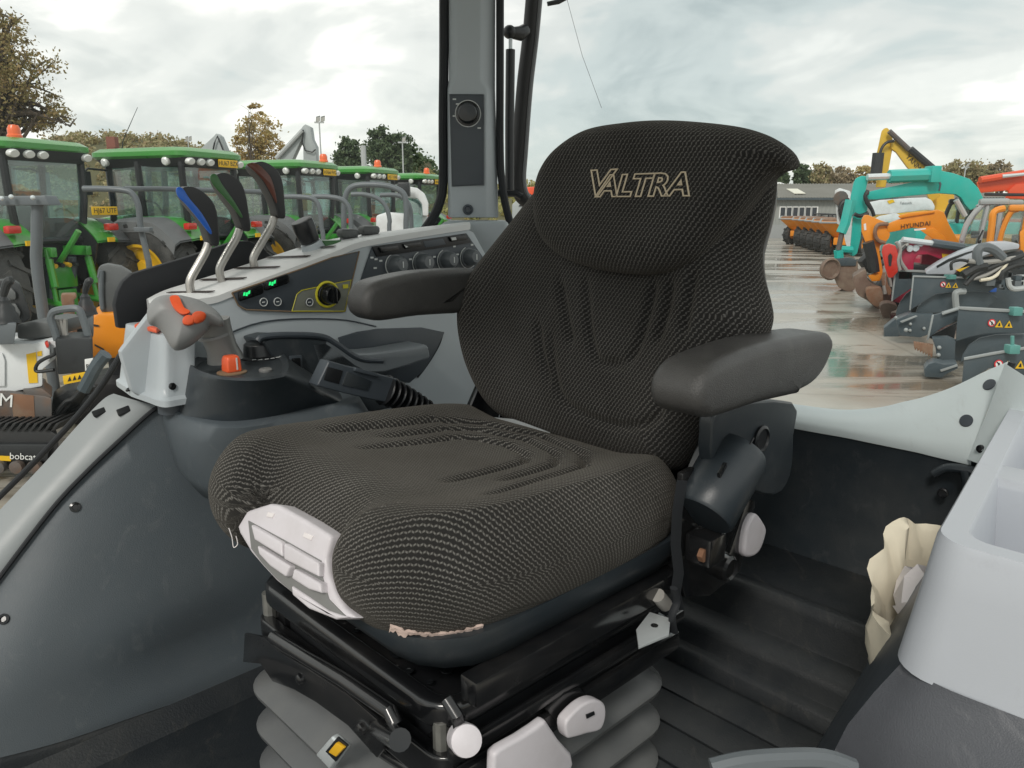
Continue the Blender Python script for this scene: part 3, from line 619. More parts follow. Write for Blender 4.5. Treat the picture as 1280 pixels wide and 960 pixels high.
    for k in range(4): make('coupler', MB().tube([(-.18 + .12 * k, -.6, 1.26), (-.18 + .12 * k, -.72, 1.24)], .035, 8), M['cab_black' if k % 2 else 'rim_yellow'], t)
    return t
gr = 'green tractors parked in a row along the left of the yard'
tr0 = make_tractor('nearest green tractor at the far left seen squarely from behind with its three point linkage', 'HJ67 UTF', gr)
tracs = [(tr0, (-7.38, 12.0)), ]
for lab, xy in (('second green tractor from the left with white lamps and HU67 plate on its roof', (-5.70, 13.95)),
                ('third green tractor in the row in front of the tall grey crane jib', (-4.73, 17.45)),
                ('fourth green tractor in the row below the dark evergreens', (-3.77, 20.15)),
                ('farthest green tractor in the row beside the cab pillar', (-2.98, 24.15))):
    c = copy_tree(tr0); c['label'] = lab; tracs.append((c, xy))
for (c, xy), dz in zip(tracs, (0, 0, 0, 0, 0)):
    c.location = (xy[0], xy[1], dz); c.rotation_euler = (0, 0, math.radians(70))
# the second tractor carries another registration
def replate(c, body):
    for pl in [x for x in bpy.data.objects if x.parent == c and x.name.startswith('number_plate')]:
        for l in [x for x in bpy.data.objects if x.parent == pl]:
            mb = text_mb(body, .108, (.29, -.714, 2.83), (1, 0, 0), (0, 0, 1), (0, -1, 0)); me = bpy.data.meshes.new('lettering'); me.from_pydata([tuple(v) for v in mb.v], [], mb.f); me.materials.append(M['plate_black']); l.data = me
for (c, xy), body in zip(tracs[1:], ('HU67 BZX', 'HX66 FVG', 'HJ17 OKR', 'HN66 PYL')): replate(c, body)
# not every one carries a beacon or an aerial
for k, (c, xy) in enumerate(tracs):
    for ch in [x for x in bpy.data.objects if x.parent == c]:
        if (k == 1 and ch.name.startswith('beacon')) or (k != 1 and ch.name.startswith('aerial')): bpy.data.objects.remove(ch)
        elif k in (0, 2) and ch.name.startswith('beacon'): ch.location.x = (-.35, 0, .45)[k]
# the nearest one has its plate low on the right fender
for ch in [x for x in bpy.data.objects if x.parent == tr0]:
    if ch.name.startswith('number_plate'): ch.location = (.46, -.08, -.79)

# ================================================================== machines traced on upright planes at their own distance
def depth_dir(px): return Vector(((px - 640) / FPX * .92, 1, 0))      # machines stand roughly end-on to the door
def sh(name, pts, Y, th, m, parent, bevel=0.012, smooth=35, rnd=0):
    P = [at(x, y, Y) for x, y in pts]
    if rnd: P = spline(P, rnd, True)
    return make(name, MB().prism(P, depth_dir(pts[0][0]) * th), M[m], parent, bevel=bevel, smooth=smooth)
def tb(name, pts, Y, r, m, parent, n=8, sp=4):
    P = [at(x, y, Y) for x, y in pts]
    if sp and len(P) > 2: P = spline(P, sp)
    return make(name, MB().tube(P, r, n), M[m], parent)
def root(px, Y): return Vector((at(px, 258, Y).x, Y, 0))

# grey roll bars of small machines parked between us and the tractors
gb = 'grey tubular roll bars of small machines in front of the tractors'
def bar(label, pts, Y, r, extra=()):
    p = root(pts[0][0], Y); t = thing('roll_bar', label, 'roll bar', p, gb)
    P = [at(x, y, Y) for x, y in pts]; P.append(Vector((P[-1].x + .02, Y, 0.0)))
    make('tube', MB().tube(spline(P, 6), r * .68, 12), M['bar_grey'], t)
    for nm, a, rr in extra: make(nm, MB().tube([at(x, y, Y) for x, y in a], rr, 8), M['bar_grey'], t)
    return t
t = bar('grey roll bar with a clamp bending down before the right tyre of the nearest tractor', [(104, 236), (130, 236), (155, 238), (166, 243), (173, 258), (176, 285), (184, 320), (188, 345)], 8.2, .045)
make('clamp', MB().box(at(179, 287, 8.15), .085, .04, .025), M['bar_grey'], t, bevel=.01)
make('crossbar', MB().tube([at(155, 236, 8.2), at(200, 236, 8.6), at(335, 240, 9.2)], .028, 10), M['bar_grey'], t)
t = bar('flat topped dark roll bar post with a bolted plate at the far left', [(47, 250), (46, 300), (48, 350)], 7.4, .075)
make('plate', MB().prism([at(x, y, 7.3) for x, y in crop(0, 140, 3.692, [(-40, 390), (205, 385), (230, 430), (-40, 432)])], (0, .2, 0)), M['bar_grey'], t, bevel=.015)
for k, q in enumerate(((2, 248), (14, 246), (41, 247))): make('bolt', MB().ball(at(q[0], q[1], 7.25), .022, 8), M['bright_steel'], t)
bar('grey roll bar hoop left of the black lever behind the three levers', [(350, 246), (375, 246), (392, 249), (399, 260), (402, 285), (405, 310)], 9.5, .042)
bar('grey roll bar hoop just right of the short black switch post', [(390, 246), (410, 246), (428, 250), (437, 262), (439, 285), (440, 310)], 10.0, .045)
t = bar('tall rounded dark grey roll bar hoop in front of the fourth tractor', [(430, 300), (430, 260), (434, 240), (445, 232), (470, 231), (490, 234), (505, 243), (508, 265), (508, 300)], 10.5, .055)
bar('low roll bar hoop inside the tall rounded one', [(439, 243), (455, 243), (472, 248), (482, 258), (487, 275), (487, 300)], 10.2, .042)
bar('roll bar hoop farthest right before the window edge', [(475, 244), (495, 244), (507, 250), (513, 262), (515, 300)], 10.8, .045)
t = thing('white_mini_digger', 'white rounded cab of a small digger by the lower corner of the side window', 'mini digger', root(520, 12))
sh('cab_shell', crop(320, 120, 4.267, [(730, 480), (800, 480), (860, 490), (900, 520), (920, 570), (920, 640), (890, 640), (885, 575), (860, 545), (820, 540), (770, 540)]), 12, .9, 'machine_white', t, .03)
sh('pane', crop(320, 120, 4.267, [(800, 545), (860, 548), (883, 580), (888, 690), (840, 720), (800, 720)]), 12.2, .02, 'tractor_glass', t, 0)
sh('body', crop(320, 120, 4.267, [(640, 640), (700, 620), (920, 640), (920, 860), (640, 860)]), 12.3, .9, 'machine_white', t, .04)
make('lamp', MB().box(at(505, 237, 11.8), .09, .06, .10), M['cab_black'], t, bevel=.02)
make('track', MB().prism([at(470, 330, 12.2), at(540, 330, 12.2), Vector((at(540, 330, 12.2).x, 12.2, 0)), Vector((at(470, 330, 12.2).x, 12.2, 0))], (0, 1, 0)), M['rubber'], t, bevel=.1)

# ------------------------------------------------------------------ white mini excavator close to the window at the left
C4 = lambda pts: crop(0, 330, 3.555, pts)
t = thing('mini_excavator', 'worn white mini excavator with a black operator seat and rubber tracks at the lower left', 'mini excavator', root(20, 6.2))
Y = 6.0
sh('body', C4([(-160, 365), (90, 352), (150, 352), (250, 335), (250, 420), (190, 470), (190, 545), (105, 560), (45, 572), (-160, 575)]), Y, .55, 'machine_white', t, .02)
sh('side_vent', C4([(-150, 400), (10, 395), (22, 430), (22, 545), (-150, 548)]), Y - .02, .05, 'machine_white', t, .012)
sh('rusty_plinth', C4([(-160, 572), (40, 570), (200, 585), (230, 595), (232, 700), (180, 716), (50, 705), (-160, 690)]), Y - .06, .7, 'steel_dirty', t, .02, )
sh('rust_patch', C4([(45, 575), (150, 585), (155, 690), (60, 680)]), Y - .064, .01, 'rust', t, .002)
make('lettering', text_mb('TM', .15, at(-1, 500, Y - .07), (1, 0, -.15), (0, 0, 1), (0, -1, 0), shear=.2), M['sticker_white'], t, smooth=0, recalc=False)
sh('base_deck', C4([(100, 560), (190, 555), (235, 590), (200, 600), (120, 590)]), Y - .05, .35, 'steel_dirty', t, .01)
sh('sticker', C4([(116, 402), (160, 392), (168, 528), (128, 530)]), Y - .006, .006, 'plate_yellow', t, 0)
sh('sticker', C4([(165, 390), (185, 386), (186, 408), (166, 410)]), Y - .006, .006, 'plate_yellow', t, 0)
sh('lock_lever', C4([(190, 350), (212, 345), (222, 372), (222, 430), (205, 432), (192, 400)]), Y - .05, .06, 'machine_white', t, .012)
sh('lever_tip', C4([(196, 350), (213, 344), (220, 366), (208, 378)]), Y - .08, .08, 'lamp_red', t, .012)
tb('handle', C4([(245, 372), (242, 400), (200, 420), (170, 440), (158, 465), (170, 478), (240, 470)]), Y - .1, .014, 'cab_black', t)
make('seat_base', MB().prism([at(x, y, Y + .1) for x, y in C4([(70, 268), (150, 255), (225, 262), (240, 300), (232, 325), (150, 335), (75, 335)])], (0, .5, 0)), M['seat_grey'], t, bevel=.03)
sb = sh('backrest', C4([(-60, 72), (60, 70), (90, 90), (118, 165), (136, 210), (135, 245), (110, 262), (-60, 268)]), Y + .2, .14, 'cab_black', t, .04)
sh('back_pad', C4([(-60, 110), (50, 105), (70, 125), (72, 160), (-60, 165)]), Y + .17, .05, 'seat_grey', sb, .02)
sh('back_pad', C4([(-60, 180), (70, 175), (92, 215), (90, 235), (-60, 245)]), Y + .17, .05, 'seat_grey', sb, .02)
def joystick(px, py, Yj, parent, s=1.0):
    p = at(px, py, Yj); h = .20 * s; b = MB().lathe(p, (0, 0, 1), [(.095 * s, 0)] + [(.085 * s - .010 * s * i + (.010 * s if i % 2 else 0), .028 * s * (i + 1)) for i in range(6)] + [(.02 * s, h)], 14)
    j = make('joystick', b, M['cab_black'], parent)
    q = MB().tube(spline([p + Vector((0, 0, h * .9)), p + Vector((.01, 0, h * 1.15)), p + Vector((.05 * s, 0, h * 1.55)), p + Vector((.09 * s, 0, h * 1.62))], 3), [.018 * s, .02 * s, .024 * s, .028 * s, .03 * s, .032 * s, .034 * s, .034 * s, .032 * s, .02 * s], 10); make('grip', q, M['cab_black'], j)
joystick(9, 403, Y - .1, t); 
sh('pedestal', C4([(-30, 258), (75, 262), (62, 358), (-30, 360)]), Y - .18, .25, 'bar_grey', t, .02)
joystick(109, 393, Y + .25, t, .85)
sh('pedestal', C4([(360, 225), (415, 225), (415, 330), (375, 330)]), Y + .2, .22, 'bar_grey', t, .02)
sh('control_box', C4([(245, 345), (250, 332), (405, 325), (412, 340), (415, 470), (395, 480), (255, 494)]), Y - .15, .3, 'cab_black', t, .018)
sh('label_plate', C4([(376, 424), (413, 418), (415, 466), (378, 475)]), Y - .16, .01, 'sticker_white', t, .002)
make('lettering', text_mb('P1', .05, at(*C4([(396, 456)])[0], Y - .165), (1, 0, .05), (0, 0, 1), (0, -1, 0)), M['plate_black'], t, smooth=0, recalc=False)
sh('warning_strip', C4([(278, 498), (388, 478), (386, 516), (284, 536)]), Y - .155, .01, 'plate_yellow', t, .002)
for k in range(4): 
    x0 = 300 + 22 * k; sh('warning_mark', C4([(x0, 522 - 4 * k), (x0 + 9, 500 - 4 * k), (x0 + 17, 518 - 4 * k)]), Y - .159, .004, 'plate_black', t, 0)
tb('guard_frame', C4([(255, 340), (240, 290), (226, 245), (232, 218), (260, 205), (320, 197), (350, 203), (368, 240), (392, 320)]), Y - .05, .028, 'bar_grey', t)
for k in range(3): tb('pedal_lever', C4([(262 + 18 * k, 325), (268 + 12 * k, 290), (250 + 20 * k, 245)]), Y, .016, 'hose_grey', t)
tb('boom_ram', C4([(370, 560), (400, 505), (430, 450), (470, 400)]), Y - .2, .05, 'attachment_slate', t)
for k in range(9):
    a = random.uniform(.3, 1); tb('hose', C4([(235 + 8 * k, 690 - 10 * k), (290 + 10 * k, 640 - 25 * a), (330 + 6 * k, 580 + 20 * a), (380 + 4 * k, 540)]), Y + .02 * k, .022, 'hose_black', t)
sh('swing_post', C4([(230, 600), (300, 560), (370, 560), (420, 600), (400, 660), (300, 700), (230, 700)]), Y + .1, .3, 'cab_black', t, .05)
# rubber track with cleats
trk = C4([(-200, 750), (-140, 712), (200, 725), (260, 760), (262, 830), (220, 905), (-140, 930), (-200, 860)])
tk = sh('track', trk, Y - .25, .35, 'rubber', t, .03)
for k in range(13):
    x = -160 + 32 * k; b = MB(); b.prism([at(px, py, Y - .27) for px, py in C4([(x, 742), (x + 16, 742), (x + 40, 708), (x + 24, 708)])], (0, .38, 0)); make('cleat', b, M['rubber'], tk, bevel=.005)
sh('track_frame', C4([(-150, 800), (225, 800), (210, 880), (-150, 880)]), Y - .29, .1, 'cab_black', t, .02)
sh('marking', C4([(-90, 848), (48, 855), (48, 876), (-90, 870)]), Y - .296, .01, 'plate_yellow', t, 0)
make('lettering', text_mb('bobcat', .075, at(28, 571, Y - .30), (1, 0, -.05), (0, 0, 1), (0, -1, 0), shear=.15), M['sticker_white'], t, smooth=0, recalc=False)
for k in range(4): make('roller', MB().lathe(at(-20 + 22 * k, 582, Y - .28), (0, -1, 0), [(.05, 0), (.05, .05), (0, .06)], 12), M['steel_dirty'], t)
# orange one behind it
t = thing('orange_mini_excavator', 'orange mini excavator with a grey seat beside the black panel at the left window', 'mini excavator', root(125, 7.2))
sh('body', C4([(408, 240), (440, 218), (520, 215), (560, 260), (560, 420), (405, 420)]), 7.0, .6, 'machine_orange', t, .03)
sh('body_slot', C4([(412, 268), (438, 272), (438, 278), (412, 274)]), 6.985, .02, 'cab_black', t, 0)
sh('body_slot', C4([(420, 356), (462, 378), (462, 384), (420, 363)]), 6.985, .02, 'cab_black', t, 0)
sb = sh('backrest', C4([(432, 30), (445, 8), (480, 0), (540, 10), (590, 40), (560, 215), (450, 218), (440, 180)]), 7.05, .16, 'seat_grey', t, .04)
tb('piping', C4([(440, 60), (452, 30), (450, 120), (455, 200)]), 7.03, .02, 'bar_grey', sb)
make('track', MB().box((at(125, 400, 7.2).x, 7.7, .22), .5, .4, .22), M['rubber'], t, bevel=.08)
make('undercarriage', MB().box((at(135, 400, 7.2).x, 7.9, .65), .3, .25, .45), M['cab_black'], t, bevel=.05)
# red drawbar part lying behind
t = thing('red_drawbar', 'short rusty red drawbar end in front of the nearest tractor tyre', 'drawbar', root(85, 9))
sh('beam', crop(0, 140, 3.692, [(280, 842), (350, 840), (355, 858), (340, 868), (345, 895), (285, 895)]), 8.8, .2, 'rust', t, .02)
make('leg', MB().tube([at(85, 380, 8.9), Vector((at(85, 380, 8.9).x, 8.9, 0))], .06, 8), M['rust'], t)
# ================================================================== RIGHT SIDE: dumpers, excavators, loader attachments
C7 = lambda pts: crop(960, 140, 4, pts)
C8 = lambda pts: crop(960, 300, 4, pts)
C5 = lambda pts: crop(1100, 180, 6.857, pts)
def make_dumper(label, group):
    t = thing('orange_dumper', label, 'dumper', (0, 0, 0), group)     # faces -x, skip in front
    for x in (-.75, .95):
        for s in (-1, 1):
            c = Vector((x, s * .66, .52)); ax = Vector((0, 1, 0)); b = MB().lathe(c, ax, [(.24, -.16), (.44, -.19), (.50, -.12), (.50, .12), (.44, .19), (.24, .16), (.24, -.16)], 24, cap=False)
            for k in range(18):
                a = 2 * math.pi * k / 18; d = Vector((math.cos(a), 0, math.sin(a))); e = Vector((-math.sin(a), 0, math.cos(a))); b.box(c + d * .505 + Vector((0, (.08 if k % 2 else -.08), 0)), e * .045, Vector((0, .09, 0)), d * .03)
            w = make('wheel', b, M['tyre'], t); make('rim', MB().lathe(c, (0, s, 0), [(.25, -.1), (.25, .12), (.2, .1), (.08, .06), (0, .08)], 18), M['machine_orange'], w)
    b = MB(); b.box((.1, 0, .62), 1.3, .32, .16); b.box((.95, 0, .95), .55, .45, .25); make('chassis', b, M['machine_orange'], t, bevel=.04)
    sec = [(-1.60, 1.42), (-1.40, 1.54), (-.2, 1.58), (.10, 1.52), (.0, .95), (-.40, .72), (-.98, .80)]
    rings = []
    for y, k in ((-.85, .92), (-.80, 1.0), (.80, 1.0), (.85, .92)): rings.append([Vector((-.6 + (x + .6) * k, y * (1 if z > 1.3 else .52), 1.2 + (z - 1.2) * k)) for x, z in sec])
    sk = make('skip', MB().loft(rings), M['machine_orange'], t, bevel=.02)
    b = MB().tube([(-1.60, -.84, 1.43), (-1.40, -.84, 1.56), (.10, -.84, 1.54)], .045, 6); b.tube([(-1.60, -.86, 1.43), (-1.60, .86, 1.43)], .05, 6); b.tube([(-1.60, .84, 1.43), (-1.40, .84, 1.56), (.10, .84, 1.54)], .045, 6); make('skip_rim', b, M['attachment_edge'], sk); make('skip_floor', MB().prism([(-1.5, -.76, 1.50), (-1.38, -.76, 1.575), (.05, -.76, 1.575), (.05, .76, 1.575), (-1.38, .76, 1.575), (-1.5, .76, 1.50)], (0, 0, .012)), M['rust'], sk, smooth=0)
    b = MB(); b.box((.62, 0, 1.22), .2, .25, .06); b.box((.80, 0, 1.42), .06, .24, .2); make('operator_seat', b, M['cab_black'], t, bevel=.03)
    b = MB().tube(spline([(.95, -.5, .9), (.95, -.5, 1.62), (.95, -.4, 1.70), (.95, .4, 1.70), (.95, .5, 1.62), (.95, .5, .9)], 3), .035, 6); make('roll_bar', b, M['cab_black'], t)
    return t
gd = 'orange site dumpers parked in a row in front of the shed'
d0 = make_dumper('farthest orange dumper with its whole front wheel showing nearest the shed windows', gd)
for i, (px, Y, lab) in enumerate(((1004, 45.5, None), (1013, 43.5, 'second orange dumper counted from the shed end of the row'), (1022, 41.5, 'third orange dumper counted from the shed end of the row'),
                              (1031, 39.5, 'fourth orange dumper counted from the shed end of the row'), (1041, 37.5, 'fifth orange dumper counted from the shed end half hidden by the sixth'), (1052, 35.5, 'nearest orange dumper just left of the white digger arm'))):
    o = d0 if i == 0 else copy_tree(d0)
    if lab: o['label'] = lab
    o.location = (at(px, 258, Y).x + .45, Y, 0); o.rotation_euler = (0, 0, math.radians(30 if i == 0 else 52)); o.scale = (1, 1, 1)

def lettering(body, size, px, py, Y, ang, m, parent, **k):
    a = math.radians(ang); return make('lettering', text_mb(body, size, at(px, py, Y), (math.cos(a), 0, math.sin(a)), (-math.sin(a), 0, math.cos(a)), (0, -1, 0), **k), M[m], parent, smooth=0, recalc=False)
def undercarriage(t, px, Y, w, m, cab=True, h=1.2):
    """House, counterweight and tracks of an excavator, standing on the ground behind its arm."""
    x = at(px, 258, Y).x
    for s in (0, 1):
        P = [Vector((x - 1.1 * w, Y + .4 + s * 1.5, .0)), Vector((x - 1.35 * w, Y + .4 + s * 1.5, .32)), Vector((x - 1.1 * w, Y + .4 + s * 1.5, .62)), Vector((x + 1.1 * w, Y + .4 + s * 1.5, .62)), Vector((x + 1.35 * w, Y + .4 + s * 1.5, .32)), Vector((x + 1.1 * w, Y + .4 + s * 1.5, 0))]
        make('track', MB().prism(P, (0, .42, 0)), M['rubber'], t, bevel=.06)
    make('house', MB().box((x + .25, Y + 1.3, h), 1.35 * w, .95, .5), M[m], t, bevel=.12)
def cab_box(t, px0, px1, py0, py1, Y, depth, mframe, mroof, lean=.12):
    """A glazed cab: posts, roof and panes round an operator seat, turned to face roughly along the row."""
    a, b = at(px0, py1, Y), at(px1, py0, Y); w_ = b.x - a.x; z0, z1 = a.z, b.z; l = lean * (z1 - z0)
    D_ = depth_dir((px0 + px1) / 2).normalized(); X_ = Vector((D_.y, -D_.x, 0)); O_ = Vector((a.x, Y, 0))
    def q(u, v, z): return O_ + X_ * u + D_ * v + Vector((0, 0, z))
    fr = MB(); r = .045
    for v in (0, depth):
        fr.tube(spline([q(0, v, z0), q(l * .2, v, z0 + (z1 - z0) * .5), q(l, v, z1 - .06), q(l + .12, v, z1)], 3), r, 8)
        fr.tube([q(w_, v, z0), q(w_, v, z1)], r, 8); fr.tube([q(w_ * .5, v, z0), q(w_ * .5 + l * .3, v, z1)], r * .8, 8)
    make('cab_frame', fr, M[mframe], t)
    make('cab_roof', MB().box(q((w_ + l) / 2 + .04, depth / 2, z1 + .03), X_ * ((w_ - l) / 2 + .08), D_ * (depth / 2 + .08), Vector((0, 0, .06))), M[mroof], t, bevel=.05)
    for P in ([q(0, .02, z0), q(w_ * .5, .02, z0), q(w_ * .5, .02, z1), q(l, .02, z1)], [q(w_ * .5, .02, z0), q(w_, .02, z0), q(w_, .02, z1), q(w_ * .5, .02, z1)], [q(0, .05, z0), q(0, depth, z0), q(l, depth, z1), q(l, .05, z1)], [q(l, depth - .02, z1), q(0, depth - .02, z0), q(w_, depth - .02, z0), q(w_, depth - .02, z1)]):
        make('pane', MB().add(P, [(0, 1, 2, 3)]), M['tractor_glass'], t, smooth=0)
    s_ = MB(); s_.box(q(w_ * .6, depth / 2, z0 + .25), X_ * .2, D_ * .24, Vector((0, 0, .07))); s_.box(q(w_ * .6 + .2, depth / 2, z0 + .6), X_ * .06, D_ * .22, Vector((0, 0, .35))); make('operator_seat', s_, M['cab_black'], t, bevel=.03)
    make('cab_base', MB().box(q(w_ / 2, depth / 2, z0 - .25), X_ * (w_ / 2), D_ * (depth / 2), Vector((0, 0, .25))), M['cab_black'], t, bevel=.04)

# yellow long arm excavator
Y = 28; t = thing('yellow_excavator', 'yellow excavator with the tallest raised arm lettered YANMAR', 'excavator', root(1175, Y))
sh('stick', C7([(543, 210), (552, 170), (568, 95), (580, 82), (596, 78), (610, 92), (625, 140), (622, 185), (612, 240), (598, 320), (588, 376), (538, 376), (552, 290)]), Y, .35, 'machine_yellow', t, .03)
sh('boom', C7([(612, 140), (640, 142), (680, 168), (722, 196), (800, 272), (836, 300), (862, 420), (815, 452), (790, 400), (732, 318), (690, 268), (640, 200), (618, 185)]), Y - .1, .45, 'machine_yellow', t, .03)
lettering('YANMAR', .24, *C7([(742, 268)])[0], Y - .12, -43, 'plate_black', t)
tb('ram', C7([(712, 186), (832, 288)]), Y - .2, .12, 'cab_black', t)
tb('ram_rod', C7([(606, 96), (705, 188)]), Y - .2, .09, 'steel_dirty', t)
tb('ram', C7([(552, 205), (540, 310)]), Y - .25, .20, 'cab_black', t)
tb('hose', C7([(560, 290), (562, 200), (590, 155), (630, 145)]), Y - .22, .05, 'hose_black', t)
undercarriage(t, 1185, Y, 1.4, 'machine_yellow', h=1.5); sh('mast', C7([(812, 380), (930, 400), (950, 640), (800, 640)]), Y + .6, .8, 'machine_yellow', t, .06)
# red excavator boom leaving the picture at the right
Y = 26; t = thing('red_excavator', 'red orange excavator boom reaching in from the right edge above the silver cab', 'excavator', root(1270, Y))
sh('boom', C7([(1042, 350), (1120, 325), (1280, 298), (1400, 290), (1400, 420), (1215, 425), (1196, 392), (1062, 404)]), Y, .5, 'machine_red', t, .04)
sh('bracket', C7([(1185, 432), (1210, 385), (1240, 360), (1400, 350), (1400, 440)]), Y - .1, .7, 'machine_red', t, .03)
tb('ram', C7([(1060, 340), (1200, 318), (1280, 305)]), Y - .12, .11, 'machine_red', t); tb('ram_rod', C7([(1170, 322), (1380, 300)]), Y - .2, .06, 'bright_steel', t)
undercarriage(t, 1300, Y, 1.3, 'machine_red')
tb('rail', C7([(1085, 412), (1280, 414)]), Y - .3, .05, 'cab_black', t)
# white excavator
Y = 24; t = thing('white_excavator', 'white excavator whose cranked white arm stands behind the teal stick', 'excavator', root(1140, Y))
sh('stick', C7([(334, 392), (358, 380), (412, 396), (424, 470), (418, 560), (440, 700), (400, 700), (385, 640), (372, 572), (346, 560), (340, 470)]), Y, .3, 'machine_white', t, .03)
make('pin', MB().lathe(at(*C7([(362, 432)])[0], Y - .02), (0, -1, 0), [(.22, 0), (.22, .05), (0, .06)], 14), M['steel_dirty'], t)
tb('hose', C7([(405, 440), (375, 450), (360, 480), (370, 530), (390, 545)]), Y - .1, .06, 'hose_black', t)
tb('hose', C7([(418, 450), (390, 465), (375, 500), (388, 560)]), Y - .1, .05, 'hose_black', t)
sh('boom', C7([(500, 452), (560, 440), (700, 430), (790, 427), (818, 440), (835, 470), (832, 492), (790, 490), (640, 508), (520, 515)]), Y - .3, .4, 'machine_white', t, .05)
sh('emblem', C7([(596, 444), (625, 436), (634, 450), (606, 460)]), Y - .32, .02, 'plate_yellow', t, 0)
lettering('Takeuchi', .10, *C7([(690, 455)])[0], Y - .33, 2, 'attachment_slate', t)
sh('second_boom', C7([(480, 560), (560, 520), (640, 505), (668, 520), (680, 545), (600, 560), (520, 580)]), Y - .6, .3, 'machine_white', t, .04)
undercarriage(t, 1180, Y, 1.1, 'machine_white')
# teal excavator
Y = 20; t = thing('teal_excavator', 'teal excavator with its arched boom and bucket on the wet concrete', 'excavator', root(1190, Y))
st = sh('stick', C7([(428, 352), (440, 330), (470, 318), (494, 322), (500, 345), (488, 395), (500, 430), (498, 490), (474, 530), (462, 640), (446, 708), (428, 722), (408, 716), (418, 600), (425, 520), (412, 430)]), Y, .3, 'machine_teal', t, .03)
sh('boom', C7([(488, 402), (560, 385), (720, 350), (795, 312), (820, 297), (860, 292), (930, 306), (1010, 335), (1052, 380), (1082, 440), (1060, 465), (1012, 492), (985, 462), (966, 428), (940, 412), (860, 406), (700, 420), (540, 438), (500, 438)]), Y - .05, .42, 'machine_teal', t, .03)
sh('boom_rib', C7([(852, 345), (860, 342), (868, 360), (860, 395), (852, 392), (858, 365)]), Y - .07, .05, 'attachment_slate', t, .004)
tb('ram', C7([(605, 322), (815, 314)]), Y - .1, .16, 'machine_teal', t); tb('ram_rod', C7([(496, 326), (606, 322)]), Y - .1, .08, 'bright_steel', t)
make('ram_mount', MB().box(at(*C7([(822, 312)])[0], Y - .1), .12, .2, .2), M['machine_teal'], t, bevel=.03)
tb('ram', C7([(412, 440), (385, 560), (365, 605)]), Y - .15, .13, 'machine_teal', t, sp=0); tb('ram_rod', C7([(370, 600), (352, 690)]), Y - .15, .07, 'steel_dirty', t)
tb('link', C7([(345, 685), (420, 690)]), Y - .1, .09, 'machine_teal', t); tb('link', C7([(352, 690), (356, 740)]), Y - .1, .12, 'machine_teal', t)
for k in range(3): tb('hose', C7([(500, 392 + 6 * k), (485, 420), (495, 455 - 6 * k), (520, 490), (530, 520)]), Y - .15, .045, 'hose_black', t)
tb('hose', C7([(432, 510), (460, 520), (500, 505)]), Y - .15, .05, 'hose_black', t)
def bucket(nm, pts, Y, th, m, t, teeth=()):
    b = sh(nm, pts, Y, th, m, t, .03, rnd=3); 
    for q in teeth: sh('tooth', q, Y + .1, th * .2, 'steel_dirty', b, .01)
bucket('bucket', C8([(282, 128), (300, 112), (345, 100), (438, 96), (450, 140), (446, 200), (430, 250), (395, 258), (350, 232), (330, 190), (300, 180), (278, 150)]), Y - .3, .9, 'bucket_brown', t)
sh('bucket_ear', C8([(305, 120), (330, 95), (400, 88), (445, 98), (440, 130), (330, 130)]), Y - .34, .2, 'attachment_slate', t, .03)
make('bucket_lip', MB().lathe(at(1036, 336, Y - .5), (0.2, -1, 0), [(.26, 0), (.28, .08), (.24, .12), (.2, .05), (0, .04)], 18), M['bucket_brown'], t)
undercarriage(t, 1225, Y, 1.2, 'machine_teal'); cab_box(t, 1175, 1211, 253, 305, Y + .6, 1.0, 'cab_black', 'cab_black')
tb('ram', C7([(940, 440), (985, 520)]), Y - .1, .07, 'pole_grey', t)
# orange excavator
Y = 16.5; t = thing('orange_excavator', 'orange excavator with HYUNDAI lettered on its cranked boom', 'excavator', root(1190, Y))
sh('stick', C7([(468, 540), (480, 516), (500, 514), (560, 540), (605, 556), (606, 600), (592, 652), (560, 668), (558, 700), (572, 780), (582, 830), (540, 830), (518, 720), (490, 660), (468, 600)]), Y, .3, 'machine_orange', t, .025)
sh('boom', C7([(590, 562), (700, 520), (848, 488), (880, 500), (905, 560), (962, 662), (880, 664), (850, 612), (812, 588), (720, 580), (600, 604)]), Y - .06, .36, 'machine_orange', t, .025)
sh('second_boom', C7([(760, 590), (830, 580), (880, 620), (900, 664), (830, 640), (790, 612)]), Y - .12, .3, 'machine_orange', t, .02)
sh('ram_cover', C7([(650, 520), (700, 505), (835, 492), (835, 504), (720, 522), (660, 532)]), Y - .1, .18, 'machine_orange', t, .02)
lettering('HYUNDAI', .135, *C7([(738, 566)])[0], Y - .08, 7, 'cab_black', t, space=1.05)
sh('badge', C7([(730, 585), (790, 580), (788, 590), (732, 594)]), Y - .08, .02, 'sticker_white', t, 0)
make('pin', MB().lathe(at(*C7([(568, 614)])[0], Y - .02), (0, -1, 0), [(.16, 0), (.16, .03), (0, .04)], 14), M['machine_orange'], t)
sh('sticker', C7([(478, 560), (490, 556), (492, 590), (481, 592)]), Y - .01, .01, 'sticker_white', t, 0)
tb('hose', C7([(600, 560), (550, 565), (535, 600), (548, 640), (585, 655)]), Y - .1, .04, 'rust', t)
tb('ram', C7([(500, 650), (520, 730), (530, 800)]), Y - .15, .12, 'cab_black', t)
sh('link', C8([(500, 180), (540, 160), (568, 185), (560, 205), (520, 208)]), Y - .2, .2, 'machine_orange', t, .02)
bucket('bucket', C8([(425, 190), (448, 170), (490, 150), (500, 200), (560, 240), (600, 250), (612, 300), (580, 335), (545, 345), (500, 305), (450, 275), (435, 235)]), Y - .3, .8, 'bucket_brown', t)
bucket('bucket', C8([(490, 250), (540, 240), (570, 250), (575, 310), (545, 335), (500, 300)]), Y - .9, .5, 'rust', t)
bucket('bucket', C8([(560, 330), (600, 315), (645, 330), (640, 350), (612, 365), (615, 410), (585, 420), (572, 385)]), Y - 1.6, .5, 'bucket_brown', t)
